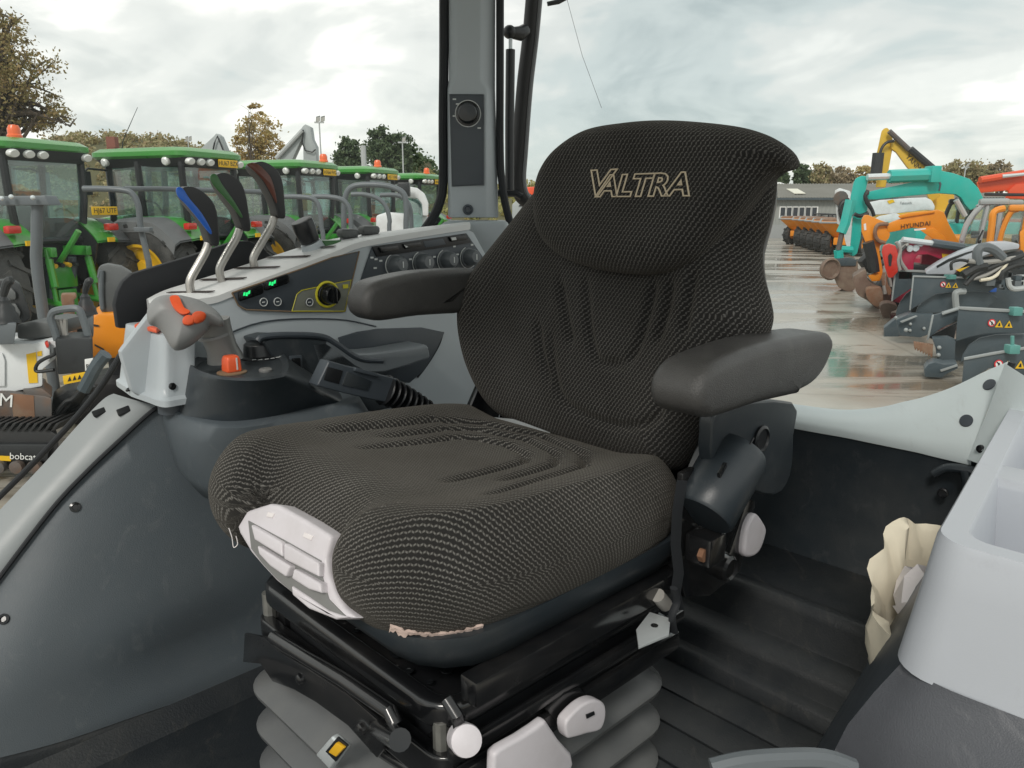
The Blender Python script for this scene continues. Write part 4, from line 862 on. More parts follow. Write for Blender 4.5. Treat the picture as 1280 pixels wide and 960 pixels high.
for k in range(8): tb('hose', C8([(600 + random.uniform(-20, 25), 130), (585 + random.uniform(-25, 35), 200), (600 + random.uniform(-20, 30), 270)]), Y - .5, .04, ('hose_black', 'rust', 'hose_grey')[k % 3], t)
undercarriage(t, 1290, Y + .6, 1.0, 'machine_orange', h=.95)
# crimson digger
Y = 14; t = thing('crimson_digger', 'crimson mini digger with a bright red link below the orange boom', 'digger', root(1165, Y))
sh('boom', C7([(648, 668), (665, 648), (720, 640), (800, 660), (930, 676), (986, 684), (990, 698), (900, 722), (860, 735), (800, 712), (748, 716), (730, 742), (724, 840), (648, 840)]), Y, .28, 'machine_crimson', t, .02)
sh('link', C7([(568, 700), (575, 668), (605, 658), (640, 668), (655, 720), (650, 800), (622, 830), (600, 830), (585, 780)]), Y - .15, .2, 'lamp_red', t, .03)
sh('slot', C7([(600, 720), (612, 705), (622, 720), (616, 770), (604, 770)]), Y - .16, .03, 'cab_black', t, 0)
sh('bonnet', C7([(770, 690), (900, 700), (900, 790), (760, 800)]), Y + .3, .6, 'machine_crimson', t, .05)
tb('ram', C7([(820, 655), (975, 678)]), Y - .1, .075, 'attachment_slate', t); tb('ram_rod', C7([(672, 638), (825, 657)]), Y - .1, .05, 'bright_steel', t)
tb('hose', C7([(700, 660), (665, 690), (660, 740), (690, 790)]), Y - .1, .035, 'hose_grey', t); tb('hose', C7([(690, 670), (655, 710), (655, 760)]), Y - .12, .03, 'hose_black', t); tb('hose', C7([(660, 790), (650, 740), (662, 690), (640, 650)]), Y - .14, .03, 'hose_grey', t)
for k in range(5): make('pin', MB().lathe(at(*C7([((665, 655), (735, 680), (705, 682), (760, 655), (870, 660))[k]])[0], Y - .01), (0, -1, 0), [(.06, 0), (.06, .04), (0, .05)], 10), M['bright_steel'], t)
sh('sticker', C7([(870, 708), (912, 712), (905, 730), (872, 730)]), Y - .01, .015, 'plate_yellow', t, 0)
sh('frame', C7([(724, 760), (840, 770), (840, 812), (724, 812)]), Y + .1, .5, 'cab_black', t, .03)
undercarriage(t, 1235, Y + .6, .7, 'machine_crimson', h=.62)
# silver and orange cabs
Y = 15.6; t = thing('silver_cab_excavator', 'excavator cab with a silver curved frame left of the orange cab', 'excavator', root(1240, Y))
cab_box(t, 1201, 1246, 254, 310, Y, 1.1, 'pole_grey', 'crane_grey', .3); undercarriage(t, 1275, Y + .4, .7, 'crane_grey', h=.8)
sh('roof_visor', C7([(1040, 470), (1075, 445), (1130, 436), (1280, 440), (1280, 462), (1120, 465), (1075, 480)]), Y - .1, .8, 'crane_grey', t, .03)
sh('front_post', C7([(958, 640), (985, 570), (1020, 505), (1050, 478), (1062, 484), (1032, 520), (1000, 580), (976, 650)]), Y - .15, .1, 'pole_grey', t, .015)
tb('grab_handle', C7([(1062, 640), (1058, 660), (1052, 640), (1075, 590)]), Y - .2, .015, 'cab_black', t)
Y = 14.6; t = thing('orange_cab_excavator', 'orange framed excavator cab cut off by the right edge', 'excavator', root(1265, Y))
cab_box(t, 1247, 1300, 262, 316, Y, 1.0, 'machine_orange', 'machine_orange', .15); undercarriage(t, 1330, Y + .4, .7, 'cab_black', h=.8)
tb('front_rail', C7([(1108, 660), (1120, 560), (1130, 500), (1180, 482)]), Y - .2, .06, 'machine_orange', t)
sh('side_panel', C7([(1258, 600), (1290, 580), (1290, 720), (1262, 715)]), Y - .5, .2, 'machine_orange', t, .03)
# loader with a pale curved bonnet and the loose hoses
Y = 13.2; t = thing('pale_loader', 'pale grey curved loader bonnet covered with loose hoses behind the slate attachments', 'loader', root(1235, Y))
sh('bonnet', C7([(785, 798), (830, 768), (880, 738), (960, 700), (1050, 668), (1130, 652), (1200, 650), (1258, 660), (1256, 684), (1180, 694), (1100, 712), (1020, 745), (950, 790), (930, 812), (790, 812)]), Y, .5, 'pale_plastic', t, .04)
sh('bonnet_line', C7([(842, 770), (900, 735), (990, 702), (1060, 682), (1060, 688), (990, 712), (905, 748), (846, 780)]), Y - .012, .03, 'cab_black', t, .003)
sh('frame', C7([(950, 800), (1000, 760), (1060, 735), (1280, 690), (1290, 760), (1290, 900), (960, 900)]), Y + .15, .7, 'cab_black', t, .05)
sh('yellow_plate', C7([(940, 790), (1020, 768), (1035, 775), (960, 800)]), Y - .05, .05, 'plate_yellow', t, .005)
for pts, r, m in (([(1055, 760), (1045, 720), (1055, 685), (1085, 675), (1130, 690), (1175, 730)], .09, 'bar_grey'), ([(1000, 745), (1080, 752), (1150, 745), (1205, 738)], .05, 'hose_grey'), ([(1025, 835), (1090, 815), (1150, 780), (1190, 740), (1230, 728), (1290, 724)], .035, 'hose_grey'),
                  ([(1060, 840), (1120, 830), (1170, 790), (1200, 740)], .035, 'paper_bag'), ([(975, 815), (1000, 800), (1040, 780), (1090, 770)], .09, 'hose_black'), ([(985, 865), (1040, 810), (1110, 780), (1200, 745), (1290, 712)], .05, 'hose_black'), ([(1160, 840), (1170, 800), (1230, 770), (1290, 760)], .06, 'hose_black'), ([(918, 790), (918, 755), (960, 740), (1010, 748)], .03, 'hose_black'), ([(1200, 830), (1208, 870), (1235, 885), (1290, 878)], .05, 'pole_grey')):
    tb('hose', C7(pts), Y - 1.0, r * .8, m, t)
for k in range(16):
    x = 1100 + random.uniform(0, 180); y = 760 + random.uniform(0, 110); q = at(*C7([(x, y)])[0], Y - .9)
    make('valve', MB().box(q, random.uniform(.03, .09), .08, random.uniform(.03, .09)), M[('cab_black', 'bar_grey', 'pole_grey', 'attachment_slate')[k % 4]], t, bevel=.01)
make('blue_cap', MB().box(at(*C8([(1122, 232)])[0], Y - .3), .05, .05, .09), M['lever_blue'], t, bevel=.01)
for s in (0, 1): make('wheel', MB().lathe((at(1270, 400, Y).x, Y + .3 + s * .8, .38), (0, 1, 0), [(.15, -.12), (.36, -.13), (.38, -.08), (.38, .08), (.36, .13), (.15, .12)], 20), M['tyre'], t)

# slate coloured loader attachments with warning stickers
def stickers(t, c, Y, s):
    (x, y), a, b = c[0], c[1], c[2]
    q = at(x, y, Y - .012); make('sticker_disc', MB().lathe(q, (0, -1, 0), [(s, 0), (s, .004), (0, .004)], 22), M['sticker_red'], t, smooth=0)
    make('sticker_disc_face', MB().lathe(q - Vector((0, .005, 0)), (0, -1, 0), [(s * .72, 0), (s * .72, .002), (0, .002)], 20), M['sticker_white'], t, smooth=0)
    d = MB(); d.box(q - Vector((0, .009, 0)), Vector((s * .5, 0, -s * .5)), Vector((0, .001, 0)), Vector((s * .09, 0, s * .09))); d.box(q - Vector((-.0, .012, s * .1)), s * .16, .001, s * .42); make('sticker_sign', d, M['plate_black'], t, smooth=0)
    for x, y in (a, b):
        p = at(x, y, Y - .012); h = s * 1.05
        make('warning_triangle', MB().prism([p + Vector((-h, 0, -h * .85)), p + Vector((h, 0, -h * .85)), p + Vector((0, 0, h * .95))], (0, .006, 0)), M['plate_yellow'], t, smooth=0)
        make('warning_mark', MB().prism([p + Vector((-h * .35, -.003, -h * .5)), p + Vector((h * .3, -.003, -h * .55)), p + Vector((h * .1, -.003, h * .35)), p + Vector((-h * .1, -.003, h * .3))], (0, .003, 0)), M['plate_black'], t, smooth=0)
ga = 'slate grey loader attachments lined up at the right'
def att(label, px, Y): return thing('loader_attachment', label, 'attachment', root(px, Y), ga)
Y = 14; t = att('farthest slate grey attachment partly behind the second one', 1130, Y)
sh('side_plate', C8([(640, 155), (700, 152), (860, 156), (990, 170), (985, 190), (740, 185), (720, 240), (622, 305)]), Y, .05, 'attachment_slate', t, .008)
sh('top_plate', C8([(640, 150), (700, 148), (930, 158), (985, 168), (985, 172), (640, 157)]), Y - .02, .05, 'attachment_edge', t, .006)
sh('front_edge', C8([(634, 155), (642, 155), (624, 306), (616, 306)]), Y - .03, .1, 'attachment_edge', t, .004)
sh('guard', C8([(640, 360), (660, 310), (690, 270), (730, 240), (850, 240), (850, 420), (640, 420)]), Y + .2, .06, 'attachment_slate', t, .008)
sh('foot', C8([(580, 440), (612, 415), (640, 392), (700, 370), (745, 365), (752, 400), (756, 462), (662, 470), (650, 490), (580, 486)]), Y - 1.3, .3, 'attachment_slate', t, .015)
Y = 12.4; t = att('second slate grey attachment from the back with stickers above its arched guard', 1200, Y)
sh('side_plate', C8([(728, 182), (860, 188), (1000, 192), (1110, 202), (1160, 225), (1100, 262), (1010, 256), (900, 262), (840, 270), (712, 350)]), Y, .05, 'attachment_slate', t, .008)
sh('top_plate', C8([(726, 178), (1000, 186), (1160, 212), (1160, 222), (1000, 194), (726, 186)]), Y - .02, .05, 'attachment_edge', t, .005)
sh('front_edge', C8([(724, 182), (731, 182), (714, 352), (706, 352)]), Y - .03, .1, 'attachment_edge', t, .004)
sh('guard', C8([(738, 362), (752, 330), (790, 294), (840, 272), (900, 262), (1000, 258), (1100, 262), (1150, 290), (1090, 340), (950, 366)]), Y + .12, .06, 'attachment_slate', t, .008)
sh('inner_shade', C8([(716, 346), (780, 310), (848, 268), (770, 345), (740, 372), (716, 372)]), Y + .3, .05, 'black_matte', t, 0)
tb('stay', C8([(942, 345), (936, 275), (948, 260), (985, 256)]), Y - .1, .05, 'attachment_edge', t)
sh('inner_shade_plate', C8([(716, 262), (880, 250), (1150, 240), (1290, 250), (1290, 380), (960, 380), (740, 372)]), Y + .5, .05, 'attachment_slate', t, 0)  # added dark plate stands for the shade behind the guard
sh('arm', C8([(640, 400), (700, 372), (830, 374), (812, 470), (760, 488), (660, 480)]), Y - .5, .25, 'attachment_slate', t, .015)
sh('base_edge', C8([(660, 408), (740, 378), (748, 382), (672, 414)]), Y - .6, .05, 'attachment_edge', t, .004)
for q in ((712, 420), (710, 452), (780, 442), (640, 388)): make('bolt', MB().ball(at(*C8([q])[0], Y - .52), .025, 8), M['attachment_edge'], t)
for x in (910, 1018): make('cap', MB().box(at(*C8([(x, 184)])[0], Y), .07, .06, .035), M['attachment_teal'], t, bevel=.01)
stickers(t, C8([(875, 222), (903, 226), (938, 227)]), Y, .043)
Y = 10.2; t = att('third slate grey attachment with a rusty tooth bar under its pale top edge', 1230, Y)
sh('side_plate', C8([(955, 340), (1010, 345), (1290, 362), (1290, 462), (1180, 462), (1090, 468), (1020, 482), (940, 506), (944, 420)]), Y, .05, 'attachment_slate', t, .008)
sh('top_plate', C8([(952, 334), (1010, 336), (1290, 352), (1290, 366), (1010, 352), (952, 346)]), Y - .02, .05, 'attachment_edge', t, .005)
sh('wedge', C8([(824, 376), (956, 344), (945, 405), (870, 440), (800, 490)]), Y + .2, .06, 'attachment_slate', t, .008)
sh('front_edge', C8([(820, 380), (830, 376), (804, 500), (794, 502)]), Y + .1, .1, 'attachment_edge', t, .004)
sh('wedge_rim', C8([(870, 368), (955, 342), (955, 350), (872, 376)]), Y + .15, .2, 'attachment_edge', t, .004)
sh('guard', C8([(962, 612), (975, 570), (1005, 525), (1060, 490), (1140, 474), (1290, 470), (1290, 545), (1000, 588)]), Y + .12, .06, 'attachment_slate', t, .008)
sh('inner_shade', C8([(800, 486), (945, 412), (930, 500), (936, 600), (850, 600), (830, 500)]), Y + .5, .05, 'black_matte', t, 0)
sh('inner_shade_plate', C8([(930, 500), (1020, 470), (1290, 450), (1290, 620), (960, 640), (935, 600)]), Y + .45, .05, 'attachment_slate', t, 0)  # added sheet fills the shaded gap below the side plate
sh('bracket', C8([(820, 492), (900, 488), (938, 505), (934, 610), (846, 612), (838, 540)]), Y - .1, .2, 'attachment_slate', t, .012)
for k in range(7): sh('tooth', C8([(728 + 14 * k, 512 + 2 * k), (742 + 14 * k, 512 + 2 * k), (745 + 13 * k, 540 + 7 * k), (736 + 13 * k, 552 + 6 * k), (730 + 13 * k, 535 + 5 * k)]), Y - .1, .1, 'rust', t, .006)
sh('foot', C8([(780, 645), (800, 622), (832, 610), (880, 622), (945, 618), (952, 642), (900, 668), (868, 690), (782, 686)]), Y - .8, .3, 'attachment_slate', t, .02)
sh('base_edge', C8([(860, 650), (945, 622), (950, 632), (866, 660)]), Y - .82, .05, 'attachment_edge', t, .004)
for q in ((856, 538), (852, 575), (918, 664), (908, 706), (690, 450)): make('bolt', MB().ball(at(*C8([q])[0], Y - .12), .028, 8), M['attachment_edge'], t)
make('cap', MB().box(at(*C8([(1238, 356)])[0], Y - .05), .06, .06, .055), M['attachment_teal'], t, bevel=.01)
stickers(t, C8([(1118, 414), (1157, 420), (1205, 422)]), Y, .05)
Y = 8.8; t = att('nearest slate grey attachment cut off by the cab sill', 1250, Y)
sh('side_plate', C8([(980, 600), (1060, 585), (1130, 570), (1290, 545), (1290, 680), (1110, 640), (1040, 680), (970, 722)]), Y, .05, 'attachment_slate', t, .008)
sh('top_plate', C8([(980, 590), (1120, 564), (1290, 536), (1290, 548), (1120, 576), (980, 602)]), Y - .02, .05, 'attachment_edge', t, .005)
sh('guard', C8([(970, 740), (1040, 690), (1110, 650), (1290, 640), (1290, 800), (970, 800)]), Y + .1, .06, 'attachment_slate', t, .008)
make('cap', MB().box(at(*C8([(1220, 545)])[0], Y - .05), .06, .06, .05), M['attachment_teal'], t, bevel=.01)
tb('stay', C8([(1222, 480), (1222, 540)]), Y - .05, .02, 'attachment_teal', t)
stickers(t, C8([(1152, 620), (1197, 626), (1262, 624)]), Y, .05)
# far vehicles seen through the open rear window left of the headrest
t = thing('orange_telehandler', 'small orange machine seen between the strut and the headrest', 'telehandler', root(660, 26))
sh('body', [(655, 278), (668, 276), (676, 262), (686, 262), (690, 290), (655, 292)], 26, 1.2, 'machine_orange', t, .05)
make('wheel', MB().lathe(Vector((root(665, 26).x, 25.8, .45)), (0, 1, 0), [(.2, -.15), (.45, -.15), (.45, .15), (.2, .15)], 18), M['tyre'], t); make('wheel', MB().lathe(Vector((root(690, 26).x, 25.8, .45)), (0, 1, 0), [(.2, -.15), (.45, -.15), (.45, .15), (.2, .15)], 18), M['tyre'], t)
t = thing('parked_van', 'pale blue grey vehicle parked beyond the gap beside the headrest', 'van', root(660, 34))
sh('body', [(640, 256), (650, 246), (672, 243), (690, 243), (710, 248), (714, 284), (640, 284)], 34, 1.8, 'crane_grey', t, .08)
sh('window', [(648, 258), (656, 249), (700, 248), (706, 258)], 33.97, .05, 'window_dark', t, .01)
for px in (655, 700): make('wheel', MB().lathe(Vector((root(px, 34).x, 33.95, .35)), (0, 1, 0), [(.15, -.1), (.35, -.1), (.35, .1), (.15, .1)], 18), M['tyre'], t)
t = thing('red_crane', 'low red orange machine roof on the skyline beside the window strut', 'machine', root(665, 45))
sh('body', [(648, 246), (652, 234), (676, 233), (684, 240), (686, 250), (648, 250)], 45, 1.5, 'machine_red', t, .06); sh('base', [(648, 250), (690, 250), (690, 300), (648, 300)], 45.1, 1.5, 'cab_black', t, .06)
# ================================================================== THE CAB WE STAND IN
UP = Vector((0, 0, 1))
FZ = 1.25                                            # cab floor
def onobj(o, px, py, lift=0.0):
    me = o.data; off = OFF.get(o, Vector((0, 0, 0)))
    bv = BVHTree.FromPolygons([v.co + off for v in me.vertices], [tuple(p.vertices) for p in me.polygons])
    d = ray(px, py).normalized(); h = bv.ray_cast(CAM, d)
    if h[0] is None: h = bv.find_nearest(CAM + d * 1.5)
    n = h[1] if h[1].dot(d) < 0 else -h[1]
    return h[0] + n * lift, n
def pk(name, pts, r, th, m, parent, bevel=0.002, seg=2, sp=0, smooth=35):
    """A solid whose outline lies on the upright plane at r (across the cab) and which is th thick towards the seat."""
    P = [onr(x, y, r) for x, y in pts]
    if sp: P = spline(P, sp, True)
    return make(name, MB().prism(P, RGT * th), M[m], parent, bevel=bevel, seg=seg, smooth=smooth)
def knob(name, p, axis, prof, m, parent, n=24, bevel=0): return make(name, MB().lathe(p, axis, prof, n), M[m], parent, bevel=bevel)
def screw(p, n, r, parent):
    s = make('screw', MB().lathe(p - n * .001, n, [(r, 0), (r, .003), (r * .55, .004), (r * .5, .0015), (0, .0015)], 14), M['black_gloss'], parent); return s
def densify(pts, k): return spline(pts, k)

def rrect_(r0, r1, f0_, f1_, z, rad, n=5):
    P = []
    for cx, cy, a0 in ((r1 - rad, f1_ - rad, 0), (r0 + rad, f1_ - rad, 90), (r0 + rad, f0_ + rad, 180), (r1 - rad, f0_ + rad, 270)):
        for k in range(n): a = math.radians(a0 + 90 * k / (n - 1)); P.append(W(cx + rad * math.cos(a), cy + rad * math.sin(a), z))
    return P
cab = thing('tractor_cab', 'inside of the tractor cab with grey pillar, rear sill and dark floor around the seat', 'tractor cab', W(0, 0, FZ))
# floor with ribs
b = MB(); b.prism([W(-.62, -.55, FZ), W(.9, -.55, FZ), W(.9, 1.0, FZ), W(-.62, 1.0, FZ)], (0, 0, -.04)); fl = make('floor', b, M['floor_rubber'], cab)
for k in range(11):
    f = -.17 + .078 * k
    make('rib', MB().box(W(.32, f, FZ + .001), RGT * .30, FWD * .0365, UP * .0035), M['floor_rubber'], fl, bevel=.002)
# shelf and risers below the back wall
sec = [(-.52, 1.412), (-.36, 1.400), (-.345, 1.408), (-.325, 1.408), (-.315, 1.395), (-.305, 1.335), (-.26, 1.328), (-.25, 1.318), (-.245, 1.285), (-.225, 1.28), (-.215, 1.25), (-.52, 1.25)]
b = MB().loft([[W(r, f, z) for f, z in sec] for r in (-.55, -.2, .2, .55, .9)]); make('rear_step', b, M['floor_rubber'], cab, bevel=.006)
# back wall, dented moulding at its right end
rows = []
for i in range(13):
    r = -.6 + 1.55 * i / 12
    rows.append([W(r, -.505, 1.42), W(r, -.515, 1.5), W(r, -.515, 1.58), W(r, -.508, 1.66), W(r, -.500, 1.78)])
top = [onf(x, y, -.505) for x, y in ((700, 470), (830, 500), (975, 526), (1090, 546), (1215, 574), (1260, 588), (1330, 606))]
top = spline(top, 4); rows = []
for p in top:
    rows.append([p + FWD * .002, p - UP * .03 - FWD * .008, Vector((p.x, p.y, p.z * .5 + 1.42 * .5)) - FWD * .012, Vector((p.x, p.y, 1.41))])
make('rear_wall', MB().grid(rows), M['dark_plastic'], cab, smooth=60)
b = MB().tube(spline([onf(x, y, -.49) for x, y in ((1168, 592), (1185, 585), (1212, 588), (1236, 596))], 5), .010, 12, flat=.8); make('wall_moulding', b, M['dark_plastic'], cab)
b = MB().tube(spline([onf(x, y, -.485) for x, y in ((1206, 588), (1209, 610), (1207, 640))], 5), .009, 12, flat=.8); make('wall_moulding', b, M['dark_plastic'], cab)
knob('wall_socket', onf(1179, 616, -.497), FWD, [(.009, 0), (.009, .004), (.007, .005), (.006, .002), (0, .002)], 'black_plastic', cab)
# rear sill
tp = [(820, 488), (900, 497), (975, 503), (1030, 510), (1062, 512), (1100, 509), (1130, 502), (1152, 497), (1190, 484), (1232, 464), (1262, 451)]
bt = [(820, 498), (900, 513), (975, 526), (1020, 534), (1055, 540), (1090, 547), (1120, 553), (1145, 558), (1170, 564), (1196, 570), (1214, 574)]
A = spline([onf(x, y, -.575) for x, y in tp], 4); B = spline([onf(x, y, -.50) for x, y in bt], 4)
rows = []
for a, c in zip(A, B):
    m_ = a.lerp(c, .55) + FWD * .012 + UP * .008
    rows.append([a - UP * .04 - FWD * .004, a, a.lerp(m_, .5) + UP * .003, m_, m_.lerp(c, .6) + FWD * .006, c, c - UP * .012 + FWD * -.004])
sl = make('rear_sill', MB().grid(rows), M['sill_plastic'], cab, smooth=60)
C_ = [onf(x, y, -.502) for x, y in ((1208, 574), (1232, 520), (1256, 454))]; D_ = [onf(x, y, -.47) for x, y in ((1252, 582), (1290, 560), (1340, 500))]
make('corner_trim', MB().grid([[a, a.lerp(c, .4) + FWD * .012, c] for a, c in zip(spline(C_, 4), spline(D_, 4))]), M['sill_plastic'], cab, smooth=60)
make('joint_strip', MB().tube(spline([onf(x, y, -.515) for x, y in ((1217, 576), (1240, 522), (1265, 453))], 4), .0055, 8), M['black_matte'], cab)
for px, py in ((1208, 526), (1237, 481)):
    p, n = onobj(sl, px, py, .001); make('plug', MB().lathe(p, n, [(.011, 0), (.010, .0015), (0, .002)], 18), M['slate_panel'], sl)
screw(onf(1226, 561, -.486), FWD, .007, cab)
# right-hand side of the cab: grey strip and the big dark wheel arch cover
oA = [(142, 492), (128, 500), (95, 534), (58, 576), (22, 614), (-20, 658)]; iA = [(200, 508), (186, 517), (150, 550), (108, 590), (62, 640), (-20, 748)]
A = spline([onr(x, y, -.63) for x, y in oA], 5); B = spline([onr(x, y, -.575) for x, y in iA], 5)
rows = [[a - UP * .05 - RGT * .01, a, a.lerp(c, .35) + RGT * .012, a.lerp(c, .7) + RGT * .014, c, c - RGT * .02] for a, c in zip(A, B)]
gs = make('arch_strip', MB().grid(rows), M['sill_plastic_dim'] if 'sill_plastic_dim' in M else M['silver_plastic'], cab, smooth=60)
for px, py in ((113, 506), (155, 514)):
    p, n = onobj(gs, px, py, .001); t1 = RGT.cross(n).normalized(); make('clip', MB().box(p, (FWD * .9 - UP * .2).normalized() * .011, n * .004, n.cross(FWD).normalized() * .006), M['black_plastic'], gs, bevel=.002)
make('strip_seam', MB().tube(spline([onr(x, y, -.566) for x, y in iA], 6), .004, 8), M['black_matte'], cab)
iB = [(201, 509), (188, 518), (152, 551), (109, 592), (63, 642), (-20, 752)]; bB = [(520, 700), (430, 790), (310, 848), (185, 890), (80, 926), (-20, 952)]
A = spline([onr(x, y, -.57) for x, y in iB], 6); B = spline([onr(x, y, -.45) for x, y in bB], 6)
rows = []
for i, (a, c) in enumerate(zip(A, B)):
    row = [a - RGT * .02]
    for k in range(13):
        u = k / 12; p = a.lerp(c, u); bul = .014 * math.sin(math.pi * min(u * 1.15, 1)) + .014 * math.exp(-((u - .62) / .16) ** 2 - ((i - 15) / 7) ** 2) - .016 * math.exp(-((u - .80) / .10) ** 2 - ((i - 13) / 5) ** 2)
        row.append(p + RGT * bul)
    rows.append(row)
ac = make('wheel_arch_cover', MB().grid(rows), M['fender_plastic'], cab, smooth=70)
for px, py in ((94, 634), (5, 774)):
    p, n = onobj(ac, px, py, .0005); screw(p, n, .0085, ac)
B2 = spline([onr(x, y, -.45) for x, y in bB], 6)
make('skirting', MB().grid([[c - RGT * .01, c - UP * .012 + RGT * .022, Vector((c.x, c.y, FZ + .03)) + RGT * .035, Vector((c.x, c.y, FZ - .02)) + RGT * .09] for c in B2]), M['floor_rubber'], cab, smooth=30)

# pillar with its rubber seals
Yp = 1.95
def yp(name, pts, Y, th, m, parent, bevel=.006, seg=3, sp=0):
    P = [at(x, y, Y) for x, y in pts]
    return make(name, MB().prism(spline(P, sp, True) if sp else P, (0, th, 0)), M[m], parent, bevel=bevel, seg=seg)
b = MB(); rings = []
for y, xa, xb, xc, xd in ((-160, 561, 572, 601, 620), (100, 561, 571, 600, 619), (112, 559, 564, 608, 619), (272, 560, 564, 608, 623)):
    rings.append([at(xa, y, Yp + .05), at(xa, y, Yp + .012), at(xb, y, Yp), at(xc, y, Yp), at(xd, y, Yp + .035), at(xd, y, Yp + .12)])
pil = make('pillar', b.loft(rings), M['silver_plastic'], cab, bevel=.004)
yp('pillar_foot', [(556, 276), (546, 286), (540, 330), (660, 330), (642, 300), (634, 276)], Yp - .02, .12, 'silver_plastic', cab, .012)
pp = yp('control_plate', [(562, 118), (605, 118), (605, 231), (565, 233)], Yp - .006, .01, 'slate_panel', pil, .003)
make('plate_rim', MB().tube([at(x, y, Yp - .007) for x, y in ((562, 118), (605, 118), (605, 232), (565, 233), (562, 118))], .0011, 5), M['bar_grey'], pil)
knob('dial', at(585, 142, Yp - .006), (0, -1, 0), [(.031, 0), (.031, .002), (.024, .003), (.023, .024), (.020, .028), (0, .029)], 'black_gloss', pil)
make('dial_ring', MB().tube([at(585, 142, Yp - .008) + Vector((math.cos(a * math.pi / 16) * .030, 0, math.sin(a * math.pi / 16) * .030)) for a in range(33)], .0012, 6), M['white_print'], pil)
for px, py in ((568, 124), (568, 145), (599, 160), (572, 130)): make('dial_mark', MB().box(at(px, py, Yp - .007), .004, .0006, .0016), M['white_print'], pil, smooth=0)
knob('screw_cover', at(585, 262, Yp - .001), (0, -1, 0), [(.013, 0), (.013, .003), (.009, .004), (.007, .001), (0, .001)], 'slate_panel', pil)
def seal(name, pts, Y, r, fl_, m='black_matte'):
    return make(name, MB().tube(spline([at(x, y, Y) for x, y in pts], 6), r, 10, flat=fl_), M[m], cab)
seal('window_seal', [(555, -120), (555, 60), (554, 150), (554, 225), (549, 255), (536, 280), (515, 305)], Yp + .02, .013, .9)
seal('window_seal', [(625, -120), (625, 80), (625, 180), (627, 225), (634, 265), (648, 310)], Yp + .03, .011, .9)
seal('window_seal', [(515, 300), (440, 318), (330, 345), (190, 400), (120, 492), (60, 560), (-30, 650)], 1.98, .008, 1.0)
# roof of the cab overhead, its lining just above the driver's head
make('cab_roof', MB().loft([rrect_(-.76, .80, -.60, 1.05, 2.80, .12), rrect_(-.80, .84, -.64, 1.09, 2.90, .12)]), M['sill_plastic'], cab, bevel=.02)
# opened rear window: bent frame tube, gas strut, catch
rw = thing('rear_window', 'opened rear window with a thick black bent frame tube and thin glass', 'window', at(660, 480, 2.25))
Yw = 2.2
fr = spline([at(x, y, Yw + dy) for x, y, dy in ((676, -120, 0), (664, 30, 0), (655, 110, 0), (649, 190, 0), (647, 226, 0), (653, 246, -.0), (672, 258, .02), (700, 276, .04), (740, 302, .08))], 6)
make('frame', MB().tube(fr, .0205, 12), M['rubber'], rw)
make('frame_rim', MB().tube([p + Vector((.018, -.012, 0)) for p in fr], .006, 8), M['pole_grey_dark'] if 'pole_grey_dark' in M else M['bar_grey'], rw)
make('catch', MB().tube([at(x, y, Yw - .03) for x, y in ((620, 241), (645, 242), (652, 246))], .010, 10), M['black_plastic'], rw)
gpts = [(668, -140), (1420, -140), (1420, 430), (1262, 468), (1130, 512), (975, 520), (800, 470), (672, 262), (650, 200), (656, 100)]
make('pane', MB().add([at(x, y, 2.26) for x, y in gpts], [tuple(range(len(gpts)))]), M['cab_glass'], rw, smooth=0)
gst = thing('gas_strut', 'black gas strut with ball joints beside the pillar', 'gas strut', at(637, 240, 2.12))
make('cylinder', MB().tube([at(638, 62, 2.12), at(637, 150, 2.12), at(637, 238, 2.12)], .012, 12), M['black_plastic'], gst)
make('rod', MB().tube([at(638, 48, 2.12), at(638, 64, 2.12)], .005, 8), M['bright_steel'], gst)
make('ball_joint', MB().ball(at(637, 40, 2.12), .017, 14), M['black_plastic'], gst); make('ball_joint', MB().tube([at(637, 41, 2.12), at(650, 42, 2.14), at(656, 38, 2.16)], [.013, .018, .016], 12), M['black_plastic'], gst)
wp = tag(make('wiper', MB().tube([at(684, 5, 2.3), at(698, 2, 2.3), at(712, -4, 2.3)], [.006, .007, .004], 8), M['black_plastic']), 'tip of a wiper arm at the top of the rear window', 'wiper')
tag(make('aerial', MB().tube([at(709, 0, 2.9), at(728, 70, 2.9), at(752, 135, 2.9)], .0007, 5), M['rubber']), 'thin whip aerial seen through the rear window above the headrest', 'aerial')
# side window glass
sw = [(-120, -140), (553, -140), (553, 225), (545, 262), (515, 302), (440, 318), (330, 345), (190, 400), (120, 492), (-30, 650), (-120, 760)]
tag(make('side_window', MB().add([onr(x, y, -.76) for x, y in sw], [tuple(range(len(sw)))]), M['cab_glass'], smooth=0), 'clear side window of the cab left of the pillar', 'window')
bf = tag(pk('black_flap', crop(120, 100, 3.43, [(66, 960), (78, 905), (100, 862), (140, 828), (260, 792), (380, 756), (500, 716), (580, 690), (640, 688), (700, 720), (760, 780), (600, 840), (440, 900), (280, 960), (230, 1060), (80, 1060)]), -.745, .02, 'black_matte', None, .004), 'matt black flat panel standing behind the three levers at the side window', 'panel')

